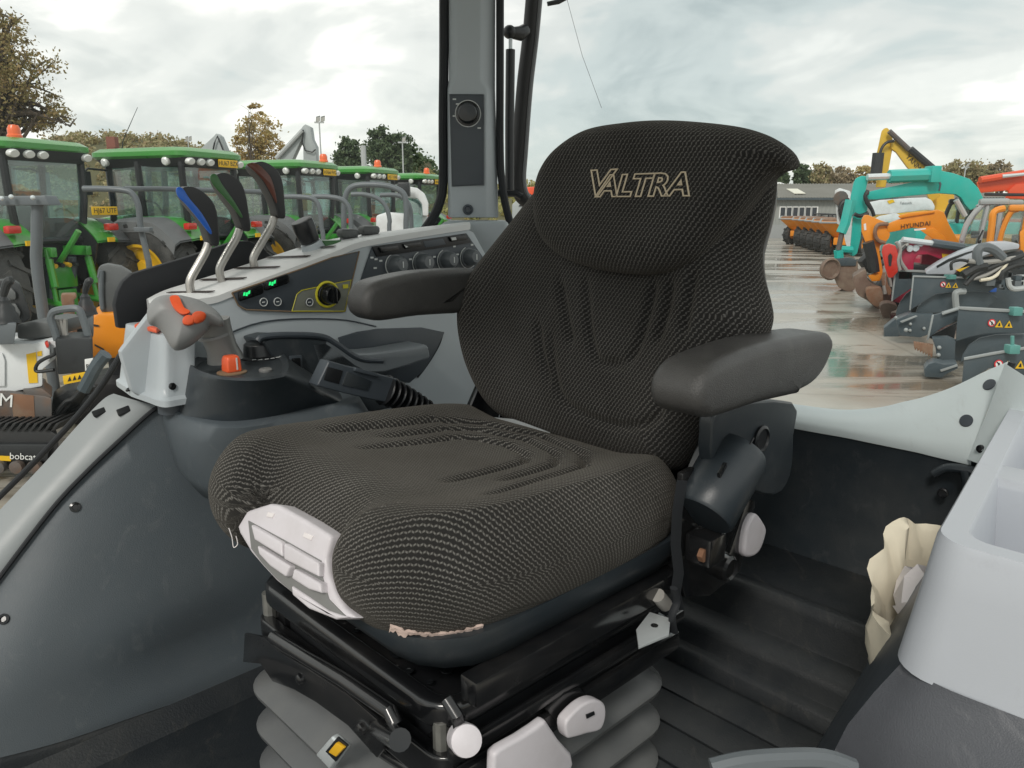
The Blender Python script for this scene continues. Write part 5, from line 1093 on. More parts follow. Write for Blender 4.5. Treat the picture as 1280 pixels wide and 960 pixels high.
# ================================================================== SIDE CONSOLE
con = thing('side_console', 'grey side console with slotted top, switch panels and round knobs below the side window', 'console', W(-.6, .1, FZ))
KR = -.55
body = pk('console_body', [(150, 440), (196, 380), (266, 373), (289, 365), (335, 347), (380, 331), (450, 305), (515, 294), (582, 284), (593, 290), (612, 325), (650, 380), (680, 430), (690, 640), (300, 640), (205, 512), (165, 490)], KR, -.02, 'silver_plastic', con, .008)
fe = [(186, 379), (225, 376), (266, 371), (289, 363), (335, 346), (380, 329), (420, 314), (452, 302), (515, 291), (588, 280)]
be = [(183, 374), (205, 363), (240, 352), (275, 341), (312, 329), (350, 317), (385, 306), (425, 297), (500, 287), (576, 278)]
A = spline([onr(x, y, KR + .002) for x, y in fe], 5); B = spline([onr(x, y, -.70) for x, y in be], 5)
deck = make('deck', MB().grid([[a - UP * .012, a + UP * .0, a.lerp(c, .08) + UP * .004, a.lerp(c, .5) + UP * .003, c, c - UP * .05] for a, c in zip(A, B)]), M['silver_deck_lit'], con, smooth=50)
for (x0, y0, x1, y1) in ((211, 367, 266, 366), (252, 351, 306, 349), (295, 336.5, 348, 335), (334, 323, 386, 321.5), (372, 311, 418, 309.5)):
    a_, b_ = onr(x0, y0, -.66), onr(x1, y1, -.57); a_, b_ = onobj(deck, x0, y0)[0], onobj(deck, x1, y1)[0]; e_ = (B[-1] - B[0]).normalized() * .0045; make('slot', MB().prism([a_ - e_ + UP * .002, b_ - e_ + UP * .002, b_ + e_ + UP * .002, a_ + e_ + UP * .002], (0, 0, .0012)), M['brown_slot'] if 'brown_slot' in M else M['black_matte'], deck, smooth=0)
# dark switch panel
p1 = pk('switch_panel', [(290, 366), (298, 382), (307, 387), (335, 388.5), (365, 389.5), (431, 389.5), (449, 314), (415, 322), (380, 335)], KR, .004, 'slate_panel', con, .0015)
edge = [(290, 366), (298, 382), (307, 387), (365, 389.5), (431, 389.5), (449, 314), (415, 322), (380, 335), (290, 366)]
make('panel_rim', MB().tube([onr(x, y, KR + .004) for x, y in edge], .0014, 6), M['brown_print'], con)
pk('olive_panel', [(365, 389), (371, 368), (377, 363), (439, 350), (431, 389)], KR + .003, .002, 'olive_panel', p1, .0005)
make('olive_rim', MB().tube([onr(x, y, KR + .0055) for x, y in ((365, 389), (371, 368), (377, 363), (439, 350), (431, 389), (365, 389))], .0009, 5), M['yellow_print'], p1)
for (cx, cy) in ((312.5, 365.5), (344.5, 352.5)):
    def q(dx, dy): return (cx + dx + 0, cy + dy - dx * .34)
    s = pk('rocker_switch', [q(-16, -4.5), q(-13, -6), q(13, -6), q(16, -3), q(16, 5), q(13, 6.5), q(-12, 6.5), q(-15, 5)], KR + .003, .005, 'black_gloss', p1, .0015)
    pk('rocker_cap', [q(-13, -4), q(1, -4), q(1, 5), q(-12, 5)], KR + .007, .004, 'black_plastic', s, .002)
    for k in range(3): pk('lit_symbol', [q(-8 + 3.0 * k, -2.5 + (k % 2)), q(-5.8 + 3.0 * k, -2.5 + (k % 2)), q(-6.2 + 3 * k, 1.5 + (k % 2) * 2), q(-8.6 + 3 * k, 1.5 + (k % 2))], KR + .0112, .0006, 'green_lit', s, 0, smooth=0)
for cx, cy in ((328.5, 377.5), (346, 377), (386, 377.5)):
    p = onr(cx, cy, KR + .004); bq = knob('push_button', p, RGT, [(.0085, 0), (.0085, .003), (.0065, .0035), (.006, .0025), (0, .0025)], 'slate_panel', p1, 18)
    make('button_ring', MB().tube([p + RGT * .0035 + FWD * (math.cos(a * math.pi / 8) * .0074) + UP * (math.sin(a * math.pi / 8) * .0074) for a in range(17)], .0009, 5), M['white_print'], bq)
    make('symbol', MB().box(p + RGT * .003, FWD * .003, RGT * .0006, UP * .0008), M['white_print'], bq, smooth=0)
p = onr(409, 368, KR + .005)
kn = knob('rotary_knob', p, RGT, [(.021, 0), (.021, .003), (.019, .004), (.0175, .022), (.015, .026), (0, .026)], 'black_gloss', p1, 18)
make('knob_ring', MB().tube([p + RGT * .001 + FWD * (math.cos(a * math.pi / 14) * .0245) + UP * (math.sin(a * math.pi / 14) * .0245) for a in range(29)], .0026, 6), M['yellow_print'], kn)
make('knob_bar', MB().box(p + RGT * .028, FWD * .005, RGT * .004, UP * .016), M['black_gloss'], kn, bevel=.002)
make('symbol', MB().box(onr(432, 358, KR + .006), FWD * .006, RGT * .0005, UP * .004), M['yellow_print'], p1, smooth=0)
# climate panel with four knobs
p2 = pk('climate_panel', [(464, 309), (582, 291.5), (606, 326), (601, 348), (450, 350)], KR, .004, 'slate_panel', con, .0015)
row = pk('rocker_row', crop(380, 270, 3.84, [(322, 146), (772, 84), (800, 126), (700, 145), (345, 196)]), KR + .003, .004, 'black_plastic', p2, .001)
for pts in ([(352, 150), (440, 138), (452, 160), (365, 178)], [(468, 134), (550, 122), (562, 142), (480, 158)], [(690, 100), (768, 90), (782, 112), (702, 124)]):
    pk('rocker_cap', crop(380, 270, 3.84, pts), KR + .006, .006, 'black_gloss', row, .002)
pk('rocker_mark', crop(380, 270, 3.84, [(705, 104), (728, 101), (732, 114), (710, 117)]), KR + .0125, .0005, 'white_print', row, 0, smooth=0); pk('rocker_mark', crop(380, 270, 3.84, [(480, 138), (500, 148), (490, 152)]), KR + .0125, .0005, 'white_print', row, 0, smooth=0)
pk('blank_cover', crop(380, 270, 3.84, [(570, 122), (665, 108), (680, 136), (582, 152)]), KR + .006, .002, 'slate_panel', row, .001)
for cx, cy in ((493.5, 331.5), (526.5, 328.5), (557, 325.5), (585, 322)):
    p = onr(cx, cy, KR + .004)
    k_ = knob('climate_knob', p, (RGT + UP * .1).normalized(), [(.023, 0), (.0225, .004), (.0195, .005), (.018, .022), (.013, .030), (0, .031)], 'knob_grey', p2, 22)
    make('knob_ring', MB().tube([p + RGT * .0015 + FWD * (math.cos(math.radians(-70 + a * 15)) * .0245) - UP * (math.sin(math.radians(-70 + a * 15)) * .0245) for a in range(16)], .0011, 5), M['white_print'], k_)
    make('pointer', MB().box(p + RGT * .030, FWD * .0012, RGT * .001, UP * .009), M['white_print'], k_, smooth=0)
for cx, cy in ((465, 322), (470, 324), (469, 335), (476, 326), (513, 324), (543, 321), (572, 318), (530, 343), (562, 342), (566, 343), (588, 340), (592, 339), (568, 308), (590, 306)):
    make('symbol', MB().box(onr(cx, cy, KR + .0045), FWD * .0036, RGT * .0005, UP * .0018), M['white_print'], p2, smooth=0)
# recess and wing below
pk('recess', crop(380, 270, 3.84, [(160, 582), (250, 555), (350, 540), (560, 534), (668, 556), (630, 640), (570, 740), (500, 800), (380, 770), (200, 700)]), KR, .006, 'slate_panel', con, .002)
wg = crop(380, 270, 3.84, [(20, 600), (130, 592), (170, 610), (215, 645), (262, 660), (330, 658), (420, 648), (590, 616), (600, 630), (610, 682), (500, 720), (390, 752), (250, 760), (60, 720)])
pk('wing', wg, -.47, -.07, 'slate_light' if 'slate_light' in M else 'silver_plastic', con, .008, 3)
make('seam', MB().tube(spline([onr(x, y, KR + .001) for x, y in crop(380, 270, 3.84, [(668, 556), (652, 610), (620, 670), (580, 730), (545, 775)])], 5), .0022, 6), M['black_matte'], con)
make('seam', MB().tube(spline([onr(x, y, KR + .001) for x, y in ((262, 428), (330, 402), (420, 399), (470, 408))], 5), .0016, 6), M['slate_panel'], con)
# raised box with the orange rocker buttons
tr_ = [(139, 421), (146, 411), (172, 403), (215, 398), (250, 404), (254, 414), (205, 419), (165, 422)]; br_ = [(126, 487), (132, 474), (170, 455), (215, 450), (250, 465), (236, 482), (204, 498), (162, 493)]
mid_ = [(x0 + (x1 - x0) * .1, y0 + (y1 - y0) * .1 - 1) for (x0, y0), (x1, y1) in zip(tr_, br_)]
c1, d1, c2, d2 = onr(203, 420, -.50), onr(248, 415, -.50), onr(201, 498, -.478), onr(246, 481, -.478)
def boxring(c, d, w_, z):
    out = []
    for a, b_ in ((c, d), (d, d - RGT * w_), (d - RGT * w_, c - RGT * w_), (c - RGT * w_, c)):
        out += [a.lerp(b_, u) for u in (.10, .35, .65, .90)]
    return [Vector((p.x, p.y, z)) for p in out]
T_, B_ = spline(boxring(c1, d1, .19, c1.z), 2, True), spline(boxring(c2, d2, .215, c2.z), 2, True)
cT = sum(T_, Vector()) / len(T_)
rings = [[p.lerp(cT, .10) for p in T_], T_] + [[a.lerp(c, u) + ((c - a) * 0) for a, c in zip(T_, B_)] for u in (.12, .5, .85)] + [B_, [p + (p - sum(B_, Vector()) / len(B_)).normalized() * .012 - UP * .004 for p in B_], [p + (p - sum(B_, Vector()) / len(B_)).normalized() * .012 - UP * .014 for p in B_]]
rings[0] = [p + UP * .002 for p in rings[0]]
sb = make('switch_box', MB().loft(rings), M['silver_plastic'], con, smooth=50)
for px, py in ((138, 483), (175, 484), (215, 483)):
    p, n = onobj(sb, px, py, .001); screw(p, n, .006, sb)
for pts in ([(168, 411), (180, 405), (190, 407), (184, 412)], [(184, 414), (196, 409), (204, 412), (196, 417)]):
    make('orange_button', MB().prism([onz(x, y, c1.z + .003) for x, y in pts], (0, 0, .008)), M['orange_plastic'], sb, bevel=.003)
# pods that carry the joystick
def podring(pts, z, n=5): return spline([onz(x, y, z) for x, y in pts], n, True)
up_t = [(236, 458), (243, 450), (262, 444), (300, 437), (335, 434), (358, 446), (362, 466), (345, 473), (315, 476), (275, 474), (250, 467)]
up_b = [(225, 521), (229, 498), (252, 470), (300, 450), (360, 448), (400, 470), (432, 500), (395, 511), (345, 523), (295, 530), (255, 528)]
T_, B_ = podring(up_t, 1.835), podring(up_b, 1.755); cT = sum(T_, Vector()) / len(T_)
pod = thing('joystick_pod', 'black rounded control pod carrying the joystick and the orange switch', 'control pod', W(-.45, .38, 1.55))
pdm = make('pod_body', MB().loft([[p.lerp(cT, .16) - UP * .003 for p in T_], [p.lerp(cT, .14) for p in T_], [p.lerp(cT, .03) + UP * .004 for p in T_], T_] + [[a.lerp(c, u) for a, c in zip(T_, B_)] for u in (.08, .3, .6, .9)] + [B_]), M['dark_plastic'], pod, smooth=45)
lo_t = [(203, 506), (212, 496), (250, 470), (300, 452), (370, 448), (420, 468), (450, 500), (410, 512), (350, 527), (295, 535), (245, 530)]
lo_m = [(208, 545), (218, 525), (250, 500), (300, 480), (370, 480), (430, 500), (470, 540), (420, 560), (350, 570), (290, 575), (235, 570)]
lo_b = [(246, 612), (255, 590), (275, 560), (310, 540), (370, 540), (430, 560), (470, 590), (430, 620), (360, 632), (310, 634), (270, 628)]
L1, L2, L3 = podring(lo_t, 1.758), podring(lo_m, 1.70), podring(lo_b, 1.61); cT = sum(L1, Vector()) / len(L1)
make('pod_skirt', MB().loft([[p.lerp(cT, .3) for p in L1], [p.lerp(cT, .04) + UP * .004 for p in L1], L1, [a.lerp(c, .5) + (a - cT).normalized() * .004 for a, c in zip(L1, L2)], L2, [a.lerp(c, .5) + (a - cT).normalized() * .01 for a, c in zip(L2, L3)], L3]), M['fender_plastic'], pod, smooth=60)
knob('pod_tab', onz(218, 500, 1.775), UP, [(.028, -.02), (.028, .002), (.024, .006), (0, .006)], 'slate_panel', pod, 20)
# joystick
def tubez(name, pts, r, m, parent, rr=-.45, n=16): return make(name, MB().tube([onr(x, y, rr) for x, y in pts], r, n), M[m], parent)
js = tubez('joystick_stem', [(266, 400), (270, 415), (277, 434), (281, 446), (282, 450)], [.027, .026, .025, .029, .030], 'stem_grey', pod)
make('stem_collar', MB().tube([onr(268, 417, -.45), onr(269, 420, -.45)], .0275, 18), M['grip_grey'], js)
# ------------------------------------------------------------------ stuffed shapes: an outline in a plane, puffed up on both sides
def stuffed(O, U, V, N, outline, front, back, top=None, rings=46, n=200):
    """outline: (u, v) points; front/back: (height, rounding width). Returns a mesh with a UV that runs over the edges like cloth."""
    P = spline([Vector((a, b, 0)) for a, b in outline], 12, True)
    L = [0.0]
    for i in range(len(P)): L.append(L[-1] + (P[(i + 1) % len(P)] - P[i]).length)
    pts = []; j = 0
    for k in range(n):
        s = L[-1] * k / n
        while L[j + 1] < s: j += 1
        a, b = P[j], P[(j + 1) % len(P)]; q = a.lerp(b, (s - L[j]) / max(L[j + 1] - L[j], 1e-9)); pts.append((q.x, q.y))
    E = np.array(pts); c = E.mean(0)
    def side(T, R, sgn, topf):
        rows, uvs = [], []
        for i in range(rings + 1):
            r = 1 - (1 - i / rings) ** 1.6 if i < rings else 1.0
            Q = c + (E - c) * r
            d2 = ((Q[:, None, :] - E[None]) ** 2).sum(2); near = d2.argmin(1); a = E[near]
            t = np.roll(E, -1, 0)[near] - np.roll(E, 1, 0)[near]; t /= np.linalg.norm(t, axis=1)[:, None]
            d = np.abs((Q - a)[:, 0] * t[:, 1] - (Q - a)[:, 1] * t[:, 0]); 
            if i == rings: d = np.zeros(n)
            x = np.clip(1 - d / R, 0, 1); h = T * np.sqrt(np.maximum(1 - x ** 2.2, 0)); 
            w = np.clip(1 - x, 0, 1)
            if topf is not None: h = h + topf(Q[:, 0], Q[:, 1], d) * np.minimum(w * 2.2, 1)
            arc = np.where(x > 0, (np.arcsin(x) * (T * .6 + R * .4) - x * R), 0)
            out = (a - Q); ln = np.linalg.norm(out, axis=1)[:, None]; out = np.where(ln > 1e-5, out / np.maximum(ln, 1e-5), np.stack([t[:, 1], -t[:, 0]], 1) * (1 if True else -1))
            if i == rings:
                rad = (Q - c); rad /= np.linalg.norm(rad, axis=1)[:, None]; nn = np.stack([t[:, 1], -t[:, 0]], 1); nn *= np.sign((nn * rad).sum(1))[:, None]; out = nn
            rows.append((Q, sgn * h)); uvs.append((Q, out, arc, d))
        return rows, uvs
    fr, fu = side(front[0], front[1], 1, top); bk, bu = side(back[0], back[1], -1, None)
    mb = MB(); uv = []
    def put(Q, h): mb.v += [O + U * float(q[0]) + V * float(q[1]) + N * float(z) for q, z in zip(Q, h)]
    put([c], [fr[1][1].mean()]); uv.append(c); Af = fu[-1][2]; Ab = bu[-1][2]
    for (Q, h), u in zip(fr[1:], fu[1:]): put(Q, h); uv += list(u[0] + u[1] * u[2][:, None])
    m = rings
    def ix(r, k): return 1 + (r - 1) * n + k % n
    for k in range(n): mb.f.append((0, ix(1, k), ix(1, k + 1)))
    for r in range(1, m):
        for k in range(n): mb.f.append((ix(r, k), ix(r + 1, k), ix(r + 1, k + 1), ix(r, k + 1)))
    base = len(mb.v); seq = list(range(rings - 1, rings * 2 // 3, -1)) + list(range(rings * 2 // 3, 0, -3)); prev = [ix(m, k) for k in range(n)]
    for r in seq:
        Q, h = bk[r]; s = len(mb.v); put(Q, h); uv += list(bu[r][0] + bu[r][1] * (bu[r][3] * 2 + Af + Ab - bu[r][2])[:, None])
        cur = [s + k for k in range(n)]
        for k in range(n): mb.f.append((prev[k], cur[k], cur[(k + 1) % n], prev[(k + 1) % n]))
        prev = cur
    put([c], [bk[1][1].mean()]); uv.append(c); z = len(mb.v) - 1
    for k in range(n): mb.f.append((prev[k], z, prev[(k + 1) % n]))
    mb.m = [0] * len(mb.f); mb.uv = np.array(uv)
    return mb

def fabric(name, base, thread, rows_=178.0, cols=132.0, rot=0.0, amt=1.0):
    """Woven cloth: rows of short wavy light stitches on a dark ground, with fuzz and worn lighter areas."""
    m = bpy.data.materials.new(name); m.use_nodes = True; N, L = m.node_tree.nodes, m.node_tree.links; b = N['Principled BSDF']
    uvn = N.new('ShaderNodeUVMap'); sp = N.new('ShaderNodeSeparateXYZ'); L.new(uvn.outputs[0], sp.inputs[0])
    def mth(op, a, b_=None, c_=None):
        n = N.new('ShaderNodeMath'); n.operation = op
        for i, x in enumerate((a, b_, c_)):
            if x is None: continue
            if isinstance(x, (int, float)): n.inputs[i].default_value = x
            else: L.new(x, n.inputs[i])
        return n.outputs[0]
    nz = N.new('ShaderNodeTexNoise'); L.new(uvn.outputs[0], nz.inputs['Vector']); nz.inputs['Scale'].default_value = 60; nz.inputs['Detail'].default_value = 3
    u0, v0 = sp.outputs[0], sp.outputs[1]; cr, sr = math.cos(rot), math.sin(rot)
    u = mth('ADD', mth('MULTIPLY', u0, cr), mth('MULTIPLY', v0, sr)); v = mth('SUBTRACT', mth('MULTIPLY', v0, cr), mth('MULTIPLY', u0, sr))
    vr = mth('ADD', mth('MULTIPLY', v, rows_), mth('MULTIPLY', nz.outputs['Fac'], 0.3))
    rowi = mth('FLOOR', vr)
    ur = mth('ADD', mth('MULTIPLY', u, cols), mth('MULTIPLY', rowi, 0.5))
    wav = mth('SINE', mth('MULTIPLY', ur, 2 * math.pi))
    y = mth('FRACT', mth('ADD', vr, 0.0)); y = mth('SUBTRACT', y, mth('MULTIPLY_ADD', wav, 0.11, 0.5))
    line = N.new('ShaderNodeMapRange'); L.new(mth('ABSOLUTE', y), line.inputs[0]); line.inputs[1].default_value = 0.10; line.inputs[2].default_value = 0.24; line.inputs[3].default_value = 1; line.inputs[4].default_value = 0
    gap = N.new('ShaderNodeMapRange'); L.new(mth('SINE', mth('MULTIPLY_ADD', ur, 4 * math.pi, 0.8)), gap.inputs[0]); gap.inputs[1].default_value = -0.9; gap.inputs[2].default_value = 0.1; gap.inputs[3].default_value = 0.25
    st = mth('MULTIPLY', line.outputs[0], gap.outputs[0])
    n2 = N.new('ShaderNodeTexNoise'); L.new(uvn.outputs[0], n2.inputs['Vector']); n2.inputs['Scale'].default_value = 7; n2.inputs['Detail'].default_value = 5
    n3 = N.new('ShaderNodeTexNoise'); L.new(uvn.outputs[0], n3.inputs['Vector']); n3.inputs['Scale'].default_value = 900; n3.inputs['Detail'].default_value = 2
    stm = mth('MULTIPLY', st, mth('MULTIPLY_ADD', n3.outputs['Fac'], 0.9, 0.5 * amt))
    mx = N.new('ShaderNodeMix'); mx.data_type = 'RGBA'; L.new(stm, mx.inputs[0]); mx.inputs[6].default_value = (*base, 1); mx.inputs[7].default_value = (*thread, 1)
    m2 = N.new('ShaderNodeMix'); m2.data_type = 'RGBA'; m2.blend_type = 'MULTIPLY'; m2.inputs[0].default_value = 1; L.new(mx.outputs[2], m2.inputs[6])
    rp = N.new('ShaderNodeMapRange'); L.new(n2.outputs['Fac'], rp.inputs[0]); rp.inputs[1].default_value = .3; rp.inputs[2].default_value = .7; rp.inputs[3].default_value = .72; rp.inputs[4].default_value = 1.35
    cb = N.new('ShaderNodeCombineXYZ'); [L.new(rp.outputs[0], cb.inputs[i]) for i in range(3)]; L.new(cb.outputs[0], m2.inputs[7]); L.new(m2.outputs[2], b.inputs['Base Color'])
    b.inputs['Roughness'].default_value = 0.9; b.inputs['Sheen Weight'].default_value = 0.14; b.inputs['Sheen Roughness'].default_value = 0.55; b.inputs['Sheen Tint'].default_value = (0.9, 0.82, 0.7, 1); b.inputs['Specular IOR Level'].default_value = 0.15
    bp = N.new('ShaderNodeBump'); bp.inputs['Strength'].default_value = 0.8; bp.inputs['Distance'].default_value = 0.0022
    L.new(mth('ADD', st, mth('MULTIPLY', n3.outputs['Fac'], 0.35)), bp.inputs['Height']); L.new(bp.outputs[0], b.inputs['Normal'])
    M[name] = m
fabric('seat_cloth', (0.0158, 0.0155, 0.0152), (0.108, 0.105, 0.101), rot=0.95)
fabric('seat_cushion_cloth', (0.0165, 0.0163, 0.0158), (0.150, 0.146, 0.136), rot=-0.72)

# ------------------------------------------------------------------ joystick head (stuffed shape facing the door)
vd = (CAM - onr(235, 400, -.42)); vd.z = 0; vd.normalize(); jn = (vd + UP * .35).normalized(); ju = UP.cross(jn).normalized(); jv = jn.cross(ju)
jO = onr(235, 405, -.42)
def jpt(px, py, off=0.0):
    p = onplane(px, py, jO + jn * off, jn); d = p - jO; return (d.dot(ju), d.dot(jv))
hd = [jpt(x, y) for x, y in crop(180, 250, 3.84, [(14, 560), (18, 520), (45, 480), (90, 460), (150, 456), (210, 466), (275, 486), (345, 530), (382, 580), (375, 605), (320, 600), (300, 630), (250, 680), (200, 712), (155, 722), (125, 700), (90, 640), (60, 610), (25, 595)])]
hm = make('joystick_head', stuffed(jO, ju, jv, jn, hd, (.030, .036), (.028, .03), None, 26, 120), M['grip_grey'], pod, smooth=60)
def patch(name, pts, m, parent, th=.006, bevel=.002, sp=4):
    base = [onobj(hm, x, y, -.002)[0] for x, y in pts]; base = spline(base, sp, True) if sp else base
    return make(name, MB().prism(base, jn * th), M[m], parent, bevel=bevel, smooth=50)
patch('orange_trigger', crop(180, 250, 3.84, [(124, 470), (140, 460), (168, 464), (184, 500), (196, 522), (222, 538), (205, 552), (178, 552), (150, 530), (132, 500)]), 'orange_plastic', hm, .012, .003)
patch('orange_rocker', crop(180, 250, 3.84, [(186, 574), (203, 557), (230, 558), (246, 572), (240, 600), (208, 606), (188, 596)]), 'orange_plastic', hm, .011, .003)
patch('orange_rocker', crop(180, 250, 3.84, [(230, 560), (248, 541), (280, 540), (300, 558), (292, 584), (258, 598), (240, 590)]), 'orange_plastic', hm, .011, .003)
patch('button_bezel', crop(180, 250, 3.84, [(184, 575), (200, 556), (235, 556), (250, 541), (280, 540), (300, 560), (290, 584), (245, 600), (200, 606)]), 'grip_grey', hm, .004, .001)
# orange gear switch, black dial, small button on the pod
p = onobj(pdm, 290, 466, .0)[0]
make('switch_ring', MB().lathe(p, UP, [(.024, 0), (.024, .002), (.021, .003), (0, .003)], 24), M['brown_print'], pod)
q = MB().loft([[p + FWD * a * s + RGT * c * s + UP * z for a, c in ((-.013, -.013), (.013, -.013), (.013, .013), (-.013, .013))] for z, s in ((.002, 1.0), (.022, .92), (.03, .78))]); osw = make('orange_switch', q, M['orange_plastic'], pod, bevel=.005, seg=3)
make('switch_line', MB().box(p + UP * .0165 + RGT * .0126 + FWD * -.004, FWD * .0012, RGT * .0006, UP * .010), M['white_print'], osw, smooth=0)
p = onobj(pdm, 325, 447, .0)[0]
kd = make('black_dial', MB().lathe(p - UP * .004, (UP + FWD * .05).normalized(), [(.036, 0), (.035, .008), (.029, .010), (.026, .030), (.022, .034), (0, .034)], 14), M['black_plastic'], pod, bevel=.0015)
for k in range(9):
    a = math.radians(190 + 15 * k); make('dial_tick', MB().box(p + UP * .0042 + (RGT * -math.sin(a) + FWD * math.cos(a)) * .042, RGT * .0006, FWD * .0035, UP * .0005), M['white_print'], kd, smooth=0)
make('grey_button', MB().lathe(onobj(pdm, 332, 464, 0)[0], UP, [(.011, -.004), (.011, .003), (.009, .005), (0, .005)], 18), M['stem_grey'], pod)
# dark housing with a rocker switch, and its plug with a ribbed boot
ho = pk('switch_housing', [(326, 426), (345, 421), (385, 422), (408, 424), (420, 432), (446, 452), (485, 472), (530, 500), (470, 515), (400, 512), (362, 520), (356, 472), (336, 440)], -.47, -.08, 'dark_plastic', pod, .008, 3)
make('housing_rim', MB().tube(spline([onr(x, y, -.472) + UP * .002 for x, y in ((322, 428), (330, 422), (365, 420), (402, 422), (420, 431), (448, 449), (478, 452))], 5), .006, 10), M['slate_panel'], pod)
fr_ = pk('rocker_frame', crop(120, 380, 3.693, [(888, 238), (945, 234), (950, 360), (940, 366), (895, 366)]), -.469, .006, 'slate_panel', ho, .002)
pk('rocker', crop(120, 380, 3.693, [(900, 250), (938, 247), (940, 300), (942, 352), (908, 354)]), -.463, .006, 'black_gloss', fr_, .002)
pk('rocker_mark', crop(120, 380, 3.693, [(916, 312), (932, 311), (934, 342), (918, 343)]), -.4568, .0005, 'white_print', fr_, 0, smooth=0)
pl = thing('plug', 'grey black plug with a ribbed cable boot lying beside the seat cushion', 'plug', onr(430, 475, -.34))
pb = pk('plug_body', crop(380, 270, 3.84, [(76, 682), (150, 704), (232, 724), (300, 742), (404, 770), (364, 884), (300, 872), (236, 858), (120, 830), (18, 802)]), -.345, .03, 'slate_panel', pl, .004, 3)
pk('plug_window', crop(380, 270, 3.84, [(110, 722), (185, 742), (165, 806), (92, 786)]), -.3155, .002, 'black_plastic', pb, .001)
pk('plug_slide', crop(380, 270, 3.84, [(205, 745), (320, 790), (300, 836), (180, 810)]), -.3155, .003, 'dark_plastic', pb, .001)
pk('plug_rib', crop(380, 270, 3.84, [(232, 722), (330, 750), (345, 770), (225, 740)]), -.32, .012, 'slate_panel', pb, .002)
a_, b_ = onr(480, 487, -.33), onr(545, 512, -.33); ax = (b_ - a_).normalized()
for k in range(10):
    u = k / 9; c = a_.lerp(b_, u) - UP * .004 * u * u * 4; make('boot_rib', MB().lathe(c, ax, [(.027 * (1 - .3 * u), 0), (.029 * (1 - .3 * u), .002), (.027 * (1 - .3 * u), .0045), (.018, .005), (.018, .0075)], 16), M['black_plastic'], pl)

# ------------------------------------------------------------------ three spool levers, post and mushroom buttons
def lever(label, rod, outl, stripe, sm, rr):
    t = thing('control_lever', label, 'lever', onr(*rod[-1], rr), 'control levers standing in the console slots')
    make('rod', MB().tube(spline([onr(x, y, rr) for x, y in rod], 6), .0075, 12), M['lever_metal'], t)
    hb = pk('handle', outl, rr - .016, .032, 'lever_black', t, .009, 3, sp=3, smooth=60)
    pk('stripe', stripe, rr + .0145, .0035, sm, hb, .001, 1, sp=3, smooth=60)
    return t
cz = lambda p: crop(120, 100, 3.43, p)
lever('curved lever with a blue striped black handle nearest the joystick', cz([(482, 700), (470, 735), (440, 790), (412, 840), (402, 870), (406, 905), (412, 925)]),
      cz([(340, 468), (380, 458), (425, 478), (465, 515), (486, 560), (493, 620), (498, 702), (468, 706), (452, 670), (430, 610), (395, 565), (355, 515)]), cz([(342, 466), (366, 462), (400, 510), (450, 570), (490, 640), (492, 662), (470, 640), (428, 586), (380, 530), (350, 500)]), 'lever_blue', -.60)
lever('curved lever with a green striped black handle between the blue and the brown one', cz([(615, 640), (600, 680), (565, 740), (535, 795), (530, 825), (540, 865)]),
      cz([(485, 412), (520, 400), (565, 418), (595, 450), (612, 500), (622, 560), (632, 642), (602, 640), (588, 610), (566, 560), (525, 505), (492, 450)]), cz([(488, 412), (512, 404), (540, 450), (590, 520), (624, 580), (620, 590), (596, 560), (545, 500), (500, 450)]), 'lever_green', -.62)
lever('curved lever with a reddish brown striped black handle farthest from the joystick', cz([(764, 588), (750, 630), (715, 690), (680, 750), (674, 780), (686, 815)]),
      cz([(640, 366), (680, 352), (725, 372), (755, 405), (770, 455), (776, 520), (779, 588), (750, 587), (738, 545), (715, 490), (680, 430), (648, 395)]), cz([(645, 362), (680, 356), (720, 385), (752, 430), (770, 500), (772, 530), (750, 490), (715, 430), (670, 385)]), 'lever_brown', -.64)
ps = thing('switch_post', 'short black ribbed cap on a pale cone at the back of the console top', 'switch', onr(388, 318, -.63))
make('cone', MB().tube([onr(395, 318, -.63), onr(388, 303, -.63)], [.028, .021], 20), M['silver_plastic'], ps)
make('cap', MB().tube([onr(387.5, 302, -.63), onr(385, 296, -.63), onr(381, 286, -.63), onr(377, 276, -.63), onr(376.5, 275, -.63)], [.0195, .021, .0225, .022, .017], 20), M['black_plastic'], ps, bevel=.001)
for (cx, cy, m, lab) in ((435, 294, 'black_plastic', 'black square mushroom button nearer the lever post'), (461.5, 290, 'black_plastic', 'black square mushroom button nearer the pillar')):
    p = onr(cx, cy + 5, -.63); mbn = thing('mushroom_button', lab, 'button', p, 'black buttons on the console top')
    rg = lambda s, z: [p + UP * z + (RGT * a + FWD * c) * s for a, c in ((-1, -.5), (-.5, -1), (.5, -1), (1, -.5), (1, .5), (.5, 1), (-.5, 1), (-1, .5))]
    make('cap', MB().loft([rg(.018, .004), rg(.021, .010), rg(.021, .017), rg(.018, .021), rg(.011, .022)]), M['seat_grey'], mbn, bevel=.0015, smooth=50); make('stem', MB().loft([rg(.026, -.014), rg(.026, -.006), rg(.016, -.004), rg(.015, .005)]), M[m], mbn, bevel=.001)
p = onr(412, 302, -.63); tag(make('green_button', MB().lathe(p, UP, [(.026, -.008), (.026, .0), (.023, .003), (0, .003)], 22), M['lever_green']), 'flat dark green round button left of the mushroom buttons', 'button')

# ================================================================== THE DRIVER'S SEAT
seat = thing('driver_seat', 'dark woven cloth driver seat lettered VALTRA with two grey armrests on a black suspension base', 'driver seat', W(0, .2, FZ))
